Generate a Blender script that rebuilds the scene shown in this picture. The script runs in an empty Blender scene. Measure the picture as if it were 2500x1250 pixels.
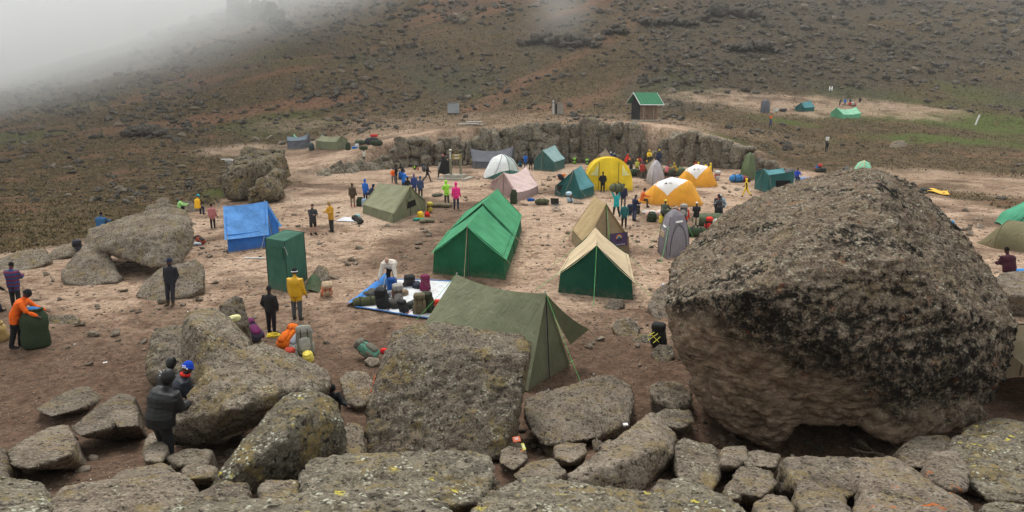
import bpy, bmesh, math, random
import numpy as np
from mathutils import Vector, Matrix

# ------------------------------------------------------------------ camera, sky, sun, exposure
SC = bpy.context.scene
COL = SC.collection
CAM_H = 6.75
F_PX = 1600.0
PITCH = math.atan(355.0 / F_PX)
cam_d = bpy.data.cameras.new('camera')
cam_d.sensor_width = 36.0
cam_d.lens = 36.0 * F_PX / 2500.0
cam_d.clip_start = 0.1
cam_d.clip_end = 3000
cam = bpy.data.objects.new('camera', cam_d)
COL.objects.link(cam)
cam.location = (0, 0, CAM_H)
cam.rotation_euler = (math.pi / 2 - PITCH, 0, 0)
SC.camera = cam

SUN_EL, SUN_AZ = math.radians(58), math.radians(-18)     # azimuth from +Y (away from the camera) towards +X
W = bpy.data.worlds.new('World'); SC.world = W; W.use_nodes = True
wn, wl = W.node_tree.nodes, W.node_tree.links
bg = wn['Background']
sky = wn.new('ShaderNodeTexSky'); sky.sky_type = 'NISHITA'; sky.sun_disc = False
sky.sun_elevation = SUN_EL; sky.sun_rotation = SUN_AZ
sky.dust_density = 4.0; sky.air_density = 1.0; sky.altitude = 4600
hs = wn.new('ShaderNodeHueSaturation'); hs.inputs['Saturation'].default_value = 0.08
mixw = wn.new('ShaderNodeMix'); mixw.data_type = 'RGBA'
mixw.inputs[0].default_value = 0.86
mixw.inputs[7].default_value = (5.9, 6.15, 6.1, 1)            # flat overcast cloud
wl.new(sky.outputs[0], hs.inputs['Color']); wl.new(hs.outputs[0], mixw.inputs[6])
wl.new(mixw.outputs[2], bg.inputs['Color'])
bg.inputs['Strength'].default_value = 0.10

sun_d = bpy.data.lights.new('sun', 'SUN'); sun_d.energy = 1.5; sun_d.angle = math.radians(24)
sun_d.color = (1.0, 0.965, 0.91)
sun = bpy.data.objects.new('sun', sun_d); COL.objects.link(sun)
sdir = Vector((math.sin(SUN_AZ) * math.cos(SUN_EL), math.cos(SUN_AZ) * math.cos(SUN_EL), math.sin(SUN_EL)))
sun.rotation_euler = (-sdir).to_track_quat('-Z', 'Y').to_euler()

SC.view_settings.view_transform = 'Standard'; SC.view_settings.look = 'None'
SC.view_settings.exposure = 0.98; SC.view_settings.gamma = 1.0
SC.view_settings.use_curve_mapping = False
SC.render.engine = 'CYCLES'
cy = SC.cycles
cy.use_denoising = True
cy.max_bounces = 22; cy.diffuse_bounces = 3; cy.glossy_bounces = 2; cy.transmission_bounces = 3
cy.transparent_max_bounces = 8; cy.volume_bounces = 20
cy.volume_step_rate = 1.0; cy.volume_max_steps = 256
cy.sample_clamp_indirect = 4.0

# ------------------------------------------------------------------ small helpers
rng = random.Random(7)
nrs = np.random.RandomState(11)
CP, SP = math.cos(PITCH), math.sin(PITCH)

def sm(a, b, x):
    t = np.clip((x - a) / (b - a), 0, 1)
    return t * t * (3 - 2 * t)

def _hash(ix, iy, iz, k):
    h = (ix * 374761393 + iy * 668265263 + iz * 2147483647 + k * 1274126177) & 0xffffffff
    h = ((h ^ (h >> 13)) * 1274126177) & 0xffffffff
    return ((h ^ (h >> 16)) & 0xffff) / 32767.5 - 1.0

def noise3(p):
    p = np.asarray(p, float)
    pi = np.floor(p).astype(np.int64); f = p - pi
    w = f * f * f * (f * (f * 6 - 15) + 10)
    out = np.zeros(len(p))
    for dx in (0, 1):
        for dy in (0, 1):
            for dz in (0, 1):
                a, b, c = pi[:, 0] + dx, pi[:, 1] + dy, pi[:, 2] + dz
                g = (_hash(a, b, c, 1) * (f[:, 0] - dx) + _hash(a, b, c, 2) * (f[:, 1] - dy) + _hash(a, b, c, 3) * (f[:, 2] - dz))
                out += g * (w[:, 0] if dx else 1 - w[:, 0]) * (w[:, 1] if dy else 1 - w[:, 1]) * (w[:, 2] if dz else 1 - w[:, 2])
    return out

def fbm(p, scale=1.0, octv=4, gain=0.5, ridged=False):
    p = np.asarray(p, float) * scale
    s, a = np.zeros(len(p)), 1.0
    for i in range(octv):
        n = noise3(p + 17.3 * i)
        s += a * ((0.5 - np.abs(n)) if ridged else n)
        p = p * 2.03; a *= gain
    return s

def fbm2(x, y, scale, octv=4, gain=0.5, z=0.0):
    x = np.atleast_1d(np.asarray(x, float)); y = np.atleast_1d(np.asarray(y, float))
    return fbm(np.stack([x.ravel(), y.ravel(), np.full(x.size, z)], 1), scale, octv, gain).reshape(x.shape)

# ------------------------------------------------------------------ terrain heights
_D = np.array([0, 60, 72, 80, 100, 125, 150, 200, 300, 450.0])
_U = np.array([-1.2, -.78, -.55, -.34, -.25, -.18, -.1, 0, .15, .25, .31, .39, .44, .6, .8, 1.2])
_Z = np.array([
    [0, .0, .1, .2, .6, 1.2, 2.0, 3.5, 6, 8],
    [0, .0, .2, .4, 1.3, 3.0, 5.5, 11, 19, 27],
    [0, .1, .3, .8, 2.0, 4.6, 9, 18, 36, 53],
    [0, .0, .3, .7, 1.6, 5.2, 11.5, 26, 55, 88],
    [1.2, 1.2, 1.3, 1.5, 3.0, 5.2, 10, 25, 57, 95],
    [3.0, 3.0, 3.0, 3.1, 4.1, 5.4, 8.5, 23.5, 57, 100],
    [4.0, 4.0, 4.0, 4.1, 4.9, 5.6, 7.8, 23, 59, 108],
    [4.5, 4.5, 4.5, 4.6, 5.2, 5.9, 8.8, 25, 62, 112],
    [4.9, 4.9, 4.9, 4.9, 5.5, 6.6, 11, 27, 65, 115],
    [4.1, 4.1, 4.1, 4.2, 5.1, 6.8, 11.5, 27, 65, 115],
    [3.2, 3.2, 3.2, 3.3, 4.3, 6.5, 11.3, 26.5, 64, 113],
    [1.4, 1.4, 1.4, 1.6, 3.0, 6.0, 10.8, 25.5, 62, 110],
    [0, 0, .1, .3, 1.7, 5.4, 10.3, 24.5, 60, 106],
    [0, 0, 0, .1, 1.0, 4.6, 9.2, 22, 54, 97],
    [0, 0, 0, 0, .6, 3.2, 7.2, 17.5, 46, 84],
    [0, 0, 0, 0, .3, 2, 5, 13, 36, 70]])
_uf = np.linspace(-1.2, 1.2, 241); _df = np.linspace(0, 450, 451)
_T = np.stack([np.interp(_df, _D, r) for r in _Z])
_T = np.stack([np.interp(_uf, _U, _T[:, j]) for j in range(len(_df))], 1)

def _smooth(a, n, axis):
    k = np.hanning(2 * n + 3)[1:-1]; k /= k.sum()
    pad = [(0, 0), (0, 0)]; pad[axis] = (n, n)
    b = np.pad(a, pad, mode='edge')
    return np.apply_along_axis(lambda r: np.convolve(r, k, 'valid'), axis, b)
_T = _smooth(_smooth(_T, 10, 1), 4, 0)
# line of the rock wall in plan: u -> y
_WU = np.array([-.36, -.30, -.25, -.18, -.10, 0, .1, .2, .25, .32, .38, .42, .46])
_WY = np.array([66, 69, 74, 80.5, 84.5, 87, 88.5, 87.5, 83.5, 79.5, 76.5, 74.5, 73.0])

def table(u, d):
    fu = np.clip((u + 1.2) / 2.4 * 240, 0, 239.999); fd = np.clip(d, 0, 449.999)
    iu, idd = fu.astype(int), fd.astype(int); a, b = fu - iu, fd - idd
    return (_T[iu, idd] * (1 - a) * (1 - b) + _T[iu + 1, idd] * a * (1 - b) + _T[iu, idd + 1] * (1 - a) * b + _T[iu + 1, idd + 1] * a * b)

def wall_y(u):
    return np.interp(u, _WU, _WY)

def hgt_raw(x, y, fine=True):
    x = np.atleast_1d(np.asarray(x, float)); y = np.atleast_1d(np.asarray(y, float))
    u = x / np.maximum(y, 5.0)
    t = table(u, y)
    inwall = sm(-.37, -.30, u) * (1 - sm(.42, .47, u))
    step = sm(0.3, 2.0, y - wall_y(u))
    z = t * (1 - inwall * (1 - step)) * sm(50, 62, y)
    z = z + 0.285 * np.maximum(13.4 - np.maximum(y, -14), 0) * sm(13.6, 11.5, y)
    z = z - 1.1 * np.exp(-((x - 5.9) / 1.5) ** 2 - ((y - 12.2) / 1.1) ** 2)      # hollow scoured out below the giant boulder
    if fine:
        far = sm(75, 150, y)
        z = z + 0.10 * fbm2(x, y, 0.16, 3) * (1 - inwall * sm(60, 66, y) * (1 - far)) + far * (1.6 * fbm2(x, y, 0.035, 4) + 0.5 * fbm2(x, y, 0.2, 2))
        z = z + 0.03 * fbm2(x, y, 1.1, 2) * sm(90, 60, y)
    return z

# the heights are sampled once on the grid that the ground mesh uses
G_NU, G_ND = 620, 660
_us = np.linspace(-1.25, 1.25, G_NU); _k = np.linspace(0, 1, G_ND); _ds = -18 + 22 * _k + (470 - 4) * _k ** 2.35
_GX = _us[None, :] * (_ds[:, None] + 24); _GY = np.repeat(_ds[:, None], G_NU, 1)
_GZ = hgt_raw(_GX.ravel(), _GY.ravel()).reshape(G_ND, G_NU)

def hgt(x, y, fine=True):
    x = np.atleast_1d(np.asarray(x, float)); y = np.atleast_1d(np.asarray(y, float))
    yc = np.clip(y, _ds[0], _ds[-1] - 1e-6)
    j = np.clip(np.searchsorted(_ds, yc, side='right') - 1, 0, G_ND - 2); b = (yc - _ds[j]) / (_ds[j + 1] - _ds[j])
    fu = np.clip((x / (yc + 24) + 1.25) / 2.5 * (G_NU - 1), 0, G_NU - 1.001); i = fu.astype(int); a = fu - i
    return _GZ[j, i] * (1 - a) * (1 - b) + _GZ[j, i + 1] * a * (1 - b) + _GZ[j + 1, i] * (1 - a) * b + _GZ[j + 1, i + 1] * a * b

def ray(px, py):
    u, v = (px - 1250) / F_PX, -(py - 625) / F_PX
    return np.array([u, CP + v * SP, -SP + v * CP])

def P(px, py, y):
    d = ray(px, py); t = y / d[1]
    return np.array([d[0] * t, y, CAM_H + d[2] * t])

_ys = np.concatenate([np.arange(4, 20, .25), np.arange(20, 100, .7), np.arange(100, 449, 2.0)])
def G(px, py):
    """point of the ground seen at that place of the photograph"""
    d = ray(px, py); ys = _ys
    for step in range(3):
        t = ys / d[1]
        f = CAM_H + d[2] * t - hgt(d[0] * t, ys)
        i = np.nonzero(f <= 0)[0]
        i = i[0] if len(i) else len(ys) - 1
        if i == 0: break
        ys = np.linspace(ys[i - 1], ys[i], 9)
    y = float(ys[min(i, len(ys) - 1)]) if i == 0 else float((ys[0] + ys[-1]) / 2)
    x = d[0] * y / d[1]
    return np.array([x, y, float(hgt(x, y)[0])])

def scale_at(p):
    """photograph pixels for one metre at a world point"""
    return F_PX / (p[1] * CP - (p[2] - CAM_H) * SP)

def on_ground(x, y):
    return np.array([x, y, float(hgt(x, y)[0])])

# ------------------------------------------------------------------ objects
def tag(o, label=None, cat=None, group=None, kind=None):
    if label: o['label'] = label
    if cat: o['category'] = cat
    if group: o['group'] = group
    if kind: o['kind'] = kind
    return o

def link(o, parent=None):
    COL.objects.link(o)
    if parent is not None: o.parent = parent
    return o

def empty(name, loc=(0, 0, 0), rz=0.0):
    o = bpy.data.objects.new(name, None); o.empty_display_size = 0.2
    o.location = Vector(loc); o.rotation_euler = (0, 0, rz)
    return link(o)

def mesh_from(name, verts, faces, mats=(), midx=None, smooth=True):
    me = bpy.data.meshes.new(name)
    me.from_pydata([tuple(map(float, v)) for v in verts], [], [tuple(f) for f in faces])
    for m in mats: me.materials.append(m)
    if midx is not None: me.polygons.foreach_set('material_index', np.asarray(midx, dtype=np.int32))
    if smooth: me.polygons.foreach_set('use_smooth', np.ones(len(me.polygons), dtype=bool))
    me.update()
    return me

def obj(name, me, parent=None, loc=(0, 0, 0)):
    o = bpy.data.objects.new(name, me); o.location = Vector(loc)
    return link(o, parent)

class MB:
    """collects simple shapes into one mesh"""
    def __init__(s): s.v, s.f, s.m = [], [], []
    def add(s, vs, fs, m=0):
        b = len(s.v); s.v += [tuple(map(float, q)) for q in vs]; s.f += [tuple(b + i for i in f) for f in fs]; s.m += [m] * len(fs)
    def box(s, c, sz, R=None, m=0, taper=1.0):
        hx, hy, hz = sz[0] / 2, sz[1] / 2, sz[2] / 2
        vs = [Vector((sx * hx * (taper if sz_ > 0 else 1), sy * hy * (taper if sz_ > 0 else 1), sz_ * hz)) for sz_ in (-1, 1) for sy in (-1, 1) for sx in (-1, 1)]
        if R is not None: vs = [R @ q for q in vs]
        vs = [q + Vector(c) for q in vs]
        s.add(vs, [(0, 2, 3, 1), (4, 5, 7, 6), (0, 1, 5, 4), (2, 6, 7, 3), (0, 4, 6, 2), (1, 3, 7, 5)], m)
    def tube(s, pts, r, n=6, m=0, flat=1.0, cap=True):
        pts = [Vector(q) for q in pts]
        rs = r if isinstance(r, (list, tuple)) else [r] * len(pts)
        rings = []; up = None
        for i, q in enumerate(pts):
            t = (pts[min(i + 1, len(pts) - 1)] - pts[max(i - 1, 0)])
            t = t.normalized() if t.length > 1e-9 else Vector((0, 0, 1))
            a = up if up is not None else (Vector((0, 0, 1)) if abs(t.z) < .9 else Vector((1, 0, 0)))
            x = a.cross(t)
            if x.length < 1e-6: x = Vector((1, 0, 0)).cross(t)
            x.normalize(); yv = t.cross(x); up = yv
            rings.append([q + (x * math.cos(k * 2 * math.pi / n) + yv * flat * math.sin(k * 2 * math.pi / n)) * rs[i] for k in range(n)])
        vs = [q for rg in rings for q in rg]
        fs = [(i * n + k, i * n + (k + 1) % n, (i + 1) * n + (k + 1) % n, (i + 1) * n + k) for i in range(len(pts) - 1) for k in range(n)]
        if cap:
            fs.append(tuple(range(n - 1, -1, -1))); fs.append(tuple((len(pts) - 1) * n + k for k in range(n)))
        s.add(vs, fs, m)
    def ball(s, c, r, R=None, nu=10, nv=6, m=0, p=1.0):
        """ellipsoid; p < 1 makes it boxier"""
        rx, ry, rz = r if isinstance(r, (list, tuple)) else (r, r, r)
        f = lambda q: math.copysign(abs(q) ** p, q)
        vs = [Vector((0, 0, -rz))]
        for j in range(1, nv):
            a = -math.pi / 2 + math.pi * j / nv
            for k in range(nu):
                b = 2 * math.pi * k / nu
                vs.append(Vector((rx * f(math.cos(a)) * f(math.cos(b)), ry * f(math.cos(a)) * f(math.sin(b)), rz * f(math.sin(a)))))
        vs.append(Vector((0, 0, rz)))
        if R is not None: vs = [R @ q for q in vs]
        vs = [q + Vector(c) for q in vs]
        fs = [(0, 1 + (k + 1) % nu, 1 + k) for k in range(nu)]
        for j in range(nv - 2):
            for k in range(nu):
                a, b = 1 + j * nu + k, 1 + j * nu + (k + 1) % nu
                fs.append((a, b, b + nu, a + nu))
        L = len(vs) - 1; q = 1 + (nv - 2) * nu
        fs += [(q + k, q + (k + 1) % nu, L) for k in range(nu)]
        s.add(vs, fs, m)
    def build(s, name, mats, parent=None, smooth=False, loc=(0, 0, 0), jit=0.0, jscale=3.0):
        if not isinstance(mats, (list, tuple)): mats = [mats]
        v = np.array(s.v)
        if jit: v = v + jit * np.stack([fbm(v + 31 * k, jscale, 2) for k in (1, 2, 3)], 1)
        return obj(name, mesh_from(name, v, s.f, mats, s.m, smooth), parent, loc)

def rotz(a): return Matrix.Rotation(a, 3, 'Z')

# scratch scene for evaluating modifiers
TMP = bpy.data.scenes.new('scratch')
def remesh(verts, faces, voxel):
    me = bpy.data.meshes.new('scratch'); me.from_pydata([tuple(map(float, v)) for v in verts], [], [tuple(f) for f in faces])
    o = bpy.data.objects.new('scratch', me); TMP.collection.objects.link(o)
    md = o.modifiers.new('r', 'REMESH'); md.mode = 'VOXEL'; md.voxel_size = voxel
    vl = TMP.view_layers[0]; vl.update()
    dg = vl.depsgraph; dg.update()
    ev = o.evaluated_get(dg).data
    n = len(ev.vertices); co = np.empty(n * 3); ev.vertices.foreach_get('co', co); co = co.reshape(-1, 3)
    nl = len(ev.loops); li = np.empty(nl, dtype=np.int32); ev.loops.foreach_get('vertex_index', li)
    npol = len(ev.polygons); ls = np.empty(npol, dtype=np.int32); ev.polygons.foreach_get('loop_start', ls)
    if nl == npol * 4: fs = li.reshape(-1, 4)
    else:
        lt = np.empty(npol, dtype=np.int32); ev.polygons.foreach_get('loop_total', lt)
        fs = [li[a:a + b] for a, b in zip(ls, lt)]
    bpy.data.objects.remove(o); bpy.data.meshes.remove(me)
    return co.copy(), fs

def hull(points):
    bm = bmesh.new()
    for p in points: bm.verts.new(tuple(map(float, p)))
    bmesh.ops.convex_hull(bm, input=bm.verts, use_existing_faces=False)
    for v in [v for v in bm.verts if not v.link_faces]: bm.verts.remove(v)
    bmesh.ops.recalc_face_normals(bm, faces=bm.faces)
    bm.verts.index_update()
    vs = np.array([v.co[:] for v in bm.verts]); fs = [tuple(v.index for v in f.verts) for f in bm.faces]
    bm.free()
    return vs, fs

def quads(fs): return np.array([f if len(f) == 4 else (f[0], f[1], f[2], f[2]) for f in fs])

def relax(v, F, it, k=0.5):
    n = len(v); a = F[:, [0, 1, 2, 3]].ravel(); b = F[:, [1, 2, 3, 0]].ravel()
    deg = np.bincount(a, minlength=n) + np.bincount(b, minlength=n)
    deg = np.maximum(deg, 1)
    for _ in range(it):
        s = np.stack([np.bincount(a, v[b, c], n) + np.bincount(b, v[a, c], n) for c in range(3)], 1)
        v = v + k * (s / deg[:, None] - v)
    return v

def normals(v, F):
    nn = np.cross(v[F[:, 2]] - v[F[:, 0]], v[F[:, 3]] - v[F[:, 1]])
    out = np.zeros_like(v)
    for c in range(4):
        for k in range(3): out[:, k] += np.bincount(F[:, c], nn[:, k], len(v))
    return out / np.maximum(np.linalg.norm(out, axis=1), 1e-9)[:, None]
# ------------------------------------------------------------------ materials
class NT:
    def __init__(s, name):
        s.m = bpy.data.materials.new(name); s.m.use_nodes = True
        s.n = s.m.node_tree.nodes; s.l = s.m.node_tree.links
        s.b = s.n['Principled BSDF']; s.out = s.n['Material Output']
    def new(s, t, **k):
        q = s.n.new(t)
        for a, b in k.items(): setattr(q, a, b)
        return q
    def set(s, sock, v):
        if isinstance(v, bpy.types.NodeSocket): s.l.new(v, sock)
        else: sock.default_value = v
    def noise(s, vec, scale, det=4, rough=.55, dist=0.0):
        q = s.new('ShaderNodeTexNoise'); s.l.new(vec, q.inputs['Vector'])
        q.inputs['Scale'].default_value = scale; q.inputs['Detail'].default_value = det
        q.inputs['Roughness'].default_value = rough; q.inputs['Distortion'].default_value = dist
        return q.outputs[0]
    def voro(s, vec, scale, feature='F1', out=0, rnd=1.0):
        q = s.new('ShaderNodeTexVoronoi', feature=feature); s.l.new(vec, q.inputs['Vector'])
        q.inputs['Scale'].default_value = scale; q.inputs['Randomness'].default_value = rnd
        return q.outputs[out]
    def ramp(s, v, a, b, lo=0.0, hi=1.0):
        q = s.new('ShaderNodeMapRange', interpolation_type='SMOOTHSTEP'); s.l.new(v, q.inputs[0])
        for i, k in zip((1, 2, 3, 4), (a, b, lo, hi)): q.inputs[i].default_value = k
        return q.outputs[0]
    def math(s, op, a, b=0.0):
        q = s.new('ShaderNodeMath', operation=op); s.set(q.inputs[0], a); s.set(q.inputs[1], b)
        return q.outputs[0]
    def mix(s, f, a, b, mode='MIX'):
        q = s.new('ShaderNodeMix', data_type='RGBA', blend_type=mode)
        s.set(q.inputs[0], f)
        for i, c in ((6, a), (7, b)):
            s.set(q.inputs[i], (*c, 1) if isinstance(c, tuple) and len(c) == 3 else c)
        return q.outputs[2]
    def objvec(s, stretch=None, rand=True):
        tc = s.new('ShaderNodeTexCoord'); v = tc.outputs['Object']
        if rand:
            oi = s.new('ShaderNodeObjectInfo'); q = s.new('ShaderNodeVectorMath', operation='SCALE')
            cx = s.new('ShaderNodeCombineXYZ')
            for i in range(3): s.l.new(oi.outputs['Random'], cx.inputs[i])
            s.l.new(cx.outputs[0], q.inputs[0]); q.inputs['Scale'].default_value = 37.0
            a = s.new('ShaderNodeVectorMath', operation='ADD'); s.l.new(v, a.inputs[0]); s.l.new(q.outputs[0], a.inputs[1]); v = a.outputs[0]
        if stretch:
            mp = s.new('ShaderNodeMapping'); s.l.new(v, mp.inputs[0])
            mp.inputs['Scale'].default_value = stretch[0]; mp.inputs['Rotation'].default_value = stretch[1]; v = mp.outputs[0]
        return v
    def bump(s, h, strength=.5, dist=.02, prev=None):
        q = s.new('ShaderNodeBump'); s.l.new(h, q.inputs['Height'])
        q.inputs['Strength'].default_value = strength; q.inputs['Distance'].default_value = dist
        if prev is not None: s.l.new(prev, q.inputs['Normal'])
        return q.outputs[0]
    def done(s, col=None, rough=.9, nrm=None, spec=.2):
        if col is not None: s.set(s.b.inputs['Base Color'], (*col, 1) if isinstance(col, tuple) and len(col) == 3 else col)
        s.set(s.b.inputs['Roughness'], rough); s.b.inputs['Specular IOR Level'].default_value = spec
        if nrm is not None: s.l.new(nrm, s.b.inputs['Normal'])
        return s.m

def rock_mat(name, lo, hi, lichen=.5, black=.3, ochre=.3, yellow=0.0, strata=False, fine=1.0, orange=0.0, crust=False):
    t = NT(name); v = t.objvec()
    n1 = t.noise(v, .9, 6, .62); n2 = t.noise(v, 4.5 * fine, 6, .68); n3 = t.noise(v, 30 * fine, 3, .6); n4 = t.noise(v, 13 * fine, 4, .7)
    c = t.mix(t.ramp(n1, .36, .62), lo, hi)
    c = t.mix(t.ramp(n2, .50, .36, 0, .62), c, (lo[0] * .42, lo[1] * .40, lo[2] * .37))
    c = t.mix(t.ramp(n2, .54, .70, 0, .55), c, (min(1, hi[0] * 1.32), min(1, hi[1] * 1.30), min(1, hi[2] * 1.24)))
    c = t.mix(t.ramp(n3, .53, .64, 0, .6), c, (min(1, hi[0] * 1.5), min(1, hi[1] * 1.48), min(1, hi[2] * 1.42)))
    c = t.mix(t.ramp(n3, .46, .34, 0, .50), c, (lo[0] * .3, lo[1] * .29, lo[2] * .27))
    c = t.mix(t.ramp(n4, .455, .37, 0, .9), c, (lo[0] * .2, lo[1] * .19, lo[2] * .18))
    oi = t.new('ShaderNodeObjectInfo'); tint = t.ramp(oi.outputs['Random'], 0, 1, .80, 1.10)
    tn = t.new('ShaderNodeCombineXYZ')
    for k_ in range(3): t.l.new(tint, tn.inputs[k_])
    c = t.mix(1.0, c, tn.outputs[0], 'MULTIPLY')
    tc = t.new('ShaderNodeNewGeometry'); sx = t.new('ShaderNodeSeparateXYZ'); t.l.new(tc.outputs['Normal'], sx.inputs[0])
    upw = t.ramp(sx.outputs['Z'], -.2, .75, .25, 1.0)
    if ochre:
        o1 = t.math('MULTIPLY', t.ramp(t.noise(v, 1.6, 5, .65), .50, .62), t.ramp(n4, .40, .56))
        c = t.mix(t.math('MULTIPLY', o1, ochre), c, (.21, .15, .05))
    if black:
        b1 = t.math('MULTIPLY', t.ramp(t.noise(v, .9, 5, .6), .48, .60), t.ramp(t.noise(v, 7 * fine, 6, .75), .44, .54))
        c = t.mix(t.math('MULTIPLY', b1, black), c, (.013, .012, .010))
        if crust:                                   # black lichen crust on the steep sides, broken by pale spots
            oz = t.new('ShaderNodeSeparateXYZ'); t.l.new(t.new('ShaderNodeTexCoord').outputs['Object'], oz.inputs[0])
            band = t.math('ADD', oz.outputs['Z'], t.math('MULTIPLY', oz.outputs['X'], .40))
            band = t.math('ADD', band, t.math('MULTIPLY', t.noise(v, .8, 4, .6), 2.2))
            bare = t.math('MULTIPLY', t.ramp(sx.outputs['Z'], .45, .1), t.ramp(band, 3.7, 2.9))
            c = t.mix(t.math('MULTIPLY', bare, .7), c, t.mix(t.ramp(n2, .38, .62), (.20, .138, .092), (.37, .262, .18)))
            k1 = t.math('MULTIPLY', t.ramp(sx.outputs['Z'], .55, .15), t.ramp(band, 3.0, 3.9))
            k1 = t.math('MULTIPLY', k1, t.ramp(t.noise(v, 6.0, 6, .75),   .44, .60, 1.0, .12))
            c = t.mix(k1, c, (.014, .012, .010))
    if lichen:
        vor = t.voro(t.objvec(rand=True), 15 * fine)
        l1 = t.math('MULTIPLY', t.ramp(vor, .42, .22), t.ramp(t.noise(v, 2.2, 5, .65), .47, .60))
        l1 = t.math('MULTIPLY', t.math('MULTIPLY', l1, t.ramp(n3, .36, .52)), upw)
        c = t.mix(t.math('MULTIPLY', l1, lichen), c, (.46, .46, .36))
    if yellow:
        y1 = t.math('MULTIPLY', t.ramp(t.voro(v, 5.5 * fine), .30, .16), t.ramp(t.noise(v, 2.7, 3, .5), .54, .62))
        y1 = t.math('MULTIPLY', t.math('MULTIPLY', y1, t.ramp(n3, .40, .52)), upw)
        c = t.mix(t.math('MULTIPLY', y1, yellow), c, (.50, .42, .06))
    if orange:
        y1 = t.math('MULTIPLY', t.ramp(t.noise(v, 3.1, 4, .6), .63, .68), t.ramp(n2, .40, .52))
        c = t.mix(t.math('MULTIPLY', y1, orange), c, (.42, .11, .02))
    if strata:
        vs = t.objvec(((1.0, 1.0, 7.0), (0.15, -0.62, 0.1)))
        s1 = t.noise(vs, 2.2, 6, .65, .6)
        c = t.mix(t.ramp(s1, .44, .33, 0, .75), c, (lo[0] * .25, lo[1] * .24, lo[2] * .22))
        b = t.bump(s1, .9, .06)
    else: b = None
    b = t.bump(n2, .85, .09, b); b = t.bump(n4, .7, .035, b); b = t.bump(n3, .6, .012, b)
    if fine > .6: b = t.bump(t.noise(v, 110, 2, .6), .35, .006, b)
    return t.done(c, .95, b, .12)

R_GREY = rock_mat('rock_grey_brown', (0.129, 0.104, 0.080), (0.242, 0.201, 0.156), .6, .45, .7)
R_LICH = rock_mat('rock_lichen', (0.117, 0.101, 0.075), (0.215, 0.187, 0.144), 1.0, .5, .8, .9, False, .9)
R_PALE = rock_mat('rock_pale', (0.128, 0.103, 0.079), (0.234, 0.194, 0.153), .35, .15, .5)
R_GIANT = rock_mat('rock_giant', (0.128, 0.096, 0.071), (0.248, 0.196, 0.146), .6, 1.0, .25, 0, True, .8, .2, True)
R_WALL = rock_mat('rock_wall', (0.125, 0.106, 0.083), (0.251, 0.216, 0.170), .45, .75, .5, 0, False, .4)
R_CRAG = rock_mat('rock_outcrop', (.092, .074, .053), (.21, .172, .125), .35, .9, .8, 0, False, .5)
R_DARK = rock_mat('rock_dark', (.058, .050, .043), (.115, .100, .084), .25, .5, .1, 0, False, .35)
R_STONE = rock_mat('rock_stone', (0.169, 0.137, 0.106), (0.331, 0.272, 0.214), .2, .2, .2, 0, False, 1.0)
R_ORNG = rock_mat('rock_orange_lichen', (0.122, 0.097, 0.075), (0.225, 0.186, 0.148), .3, .2, .5, .2, False, 1.0, 1.0)

def ground_mat():
    t = NT('ground_dirt_heath'); geo = t.new('ShaderNodeNewGeometry'); v = geo.outputs['Position']
    def attr(n):
        a = t.new('ShaderNodeAttribute'); a.attribute_name = n; return a.outputs['Fac']
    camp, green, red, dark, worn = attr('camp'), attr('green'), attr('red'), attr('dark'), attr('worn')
    scree = attr('scree')
    nL = t.noise(v, .22, 5, .6); nM = t.noise(v, 1.4, 5, .62); nF = t.noise(v, 9, 4, .65); nX = t.noise(v, 38, 2, .6)
    dirt = t.mix(t.ramp(nL, .36, .64), (.250, .164, .112), (.415, .294, .210))
    dirt = t.mix(t.ramp(nM, .42, .66, 0, .55), dirt, (.40, .29, .21))
    dirt = t.mix(t.ramp(nM, .48, .34, 0, .75), dirt, (.125, .075, .050))
    dirt = t.mix(t.ramp(nF, .47, .34, 0, .65), dirt, (.14, .09, .062))
    dirt = t.mix(t.ramp(nX, .60, .74, 0, .55), dirt, (.52, .42, .33))
    dirt = t.mix(t.math('MULTIPLY', worn, .8), dirt, (.44, .325, .24))
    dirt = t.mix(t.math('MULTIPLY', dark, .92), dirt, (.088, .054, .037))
    def vary(c_, n_, a_, b_, lo_, hi_):
        r_ = t.ramp(n_, a_, b_, lo_, hi_); cx_ = t.new('ShaderNodeCombineXYZ')
        for k_ in range(3): t.l.new(r_, cx_.inputs[k_])
        return t.mix(1.0, c_, cx_.outputs[0], 'MULTIPLY')
    nS = t.noise(v, 3.4, 5, .7); nP = t.voro(v, 14.0)
    dirt = vary(dirt, nS, .36, .64, .74, 1.22); dirt = vary(dirt, nF, .36, .62, .82, 1.14)
    dirt = t.mix(t.math('MULTIPLY', t.ramp(nP, .22, .12), t.ramp(nM, .44, .58, .0, .75)), dirt, (.40, .33, .26))
    gv = t.noise(v, .6, 5, .7)
    nT = t.noise(v, 2.3, 4, .7)
    heath = t.mix(t.ramp(gv, .42, .58), (.050, .035, .020), (.100, .071, .040))
    heath = t.mix(t.ramp(nT, .52, .62, 0, .7), heath, (.150, .112, .060))
    heath = t.mix(t.ramp(nT, .47, .38, 0, .8), heath, (.022, .017, .012))
    heath = t.mix(t.ramp(nM, .45, .36, 0, .8), heath, (.024, .019, .015))
    soil = t.mix(t.ramp(nM, .4, .65), (.110, .058, .035), (.175, .098, .061))
    heath = t.mix(red, heath, soil)
    grass = t.mix(t.ramp(nM, .36, .62), (.045, .068, .016), (.082, .095, .026))
    heath = t.mix(t.math('MULTIPLY', green, t.ramp(nF, .28, .5, .55, 1)), heath, grass)
    heath = t.mix(t.math('MULTIPLY', scree, t.ramp(nT, .40, .56, 1.0, .25)), heath, t.mix(t.ramp(nM, .42, .6), (.026, .023, .020), (.068, .060, .050)))
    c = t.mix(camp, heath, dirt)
    b = t.bump(nM, .6, .16); b = t.bump(nF, .7, .05, b); b = t.bump(nX, .4, .008, b)
    return t.done(c, 1.0, b, .05)

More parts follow.
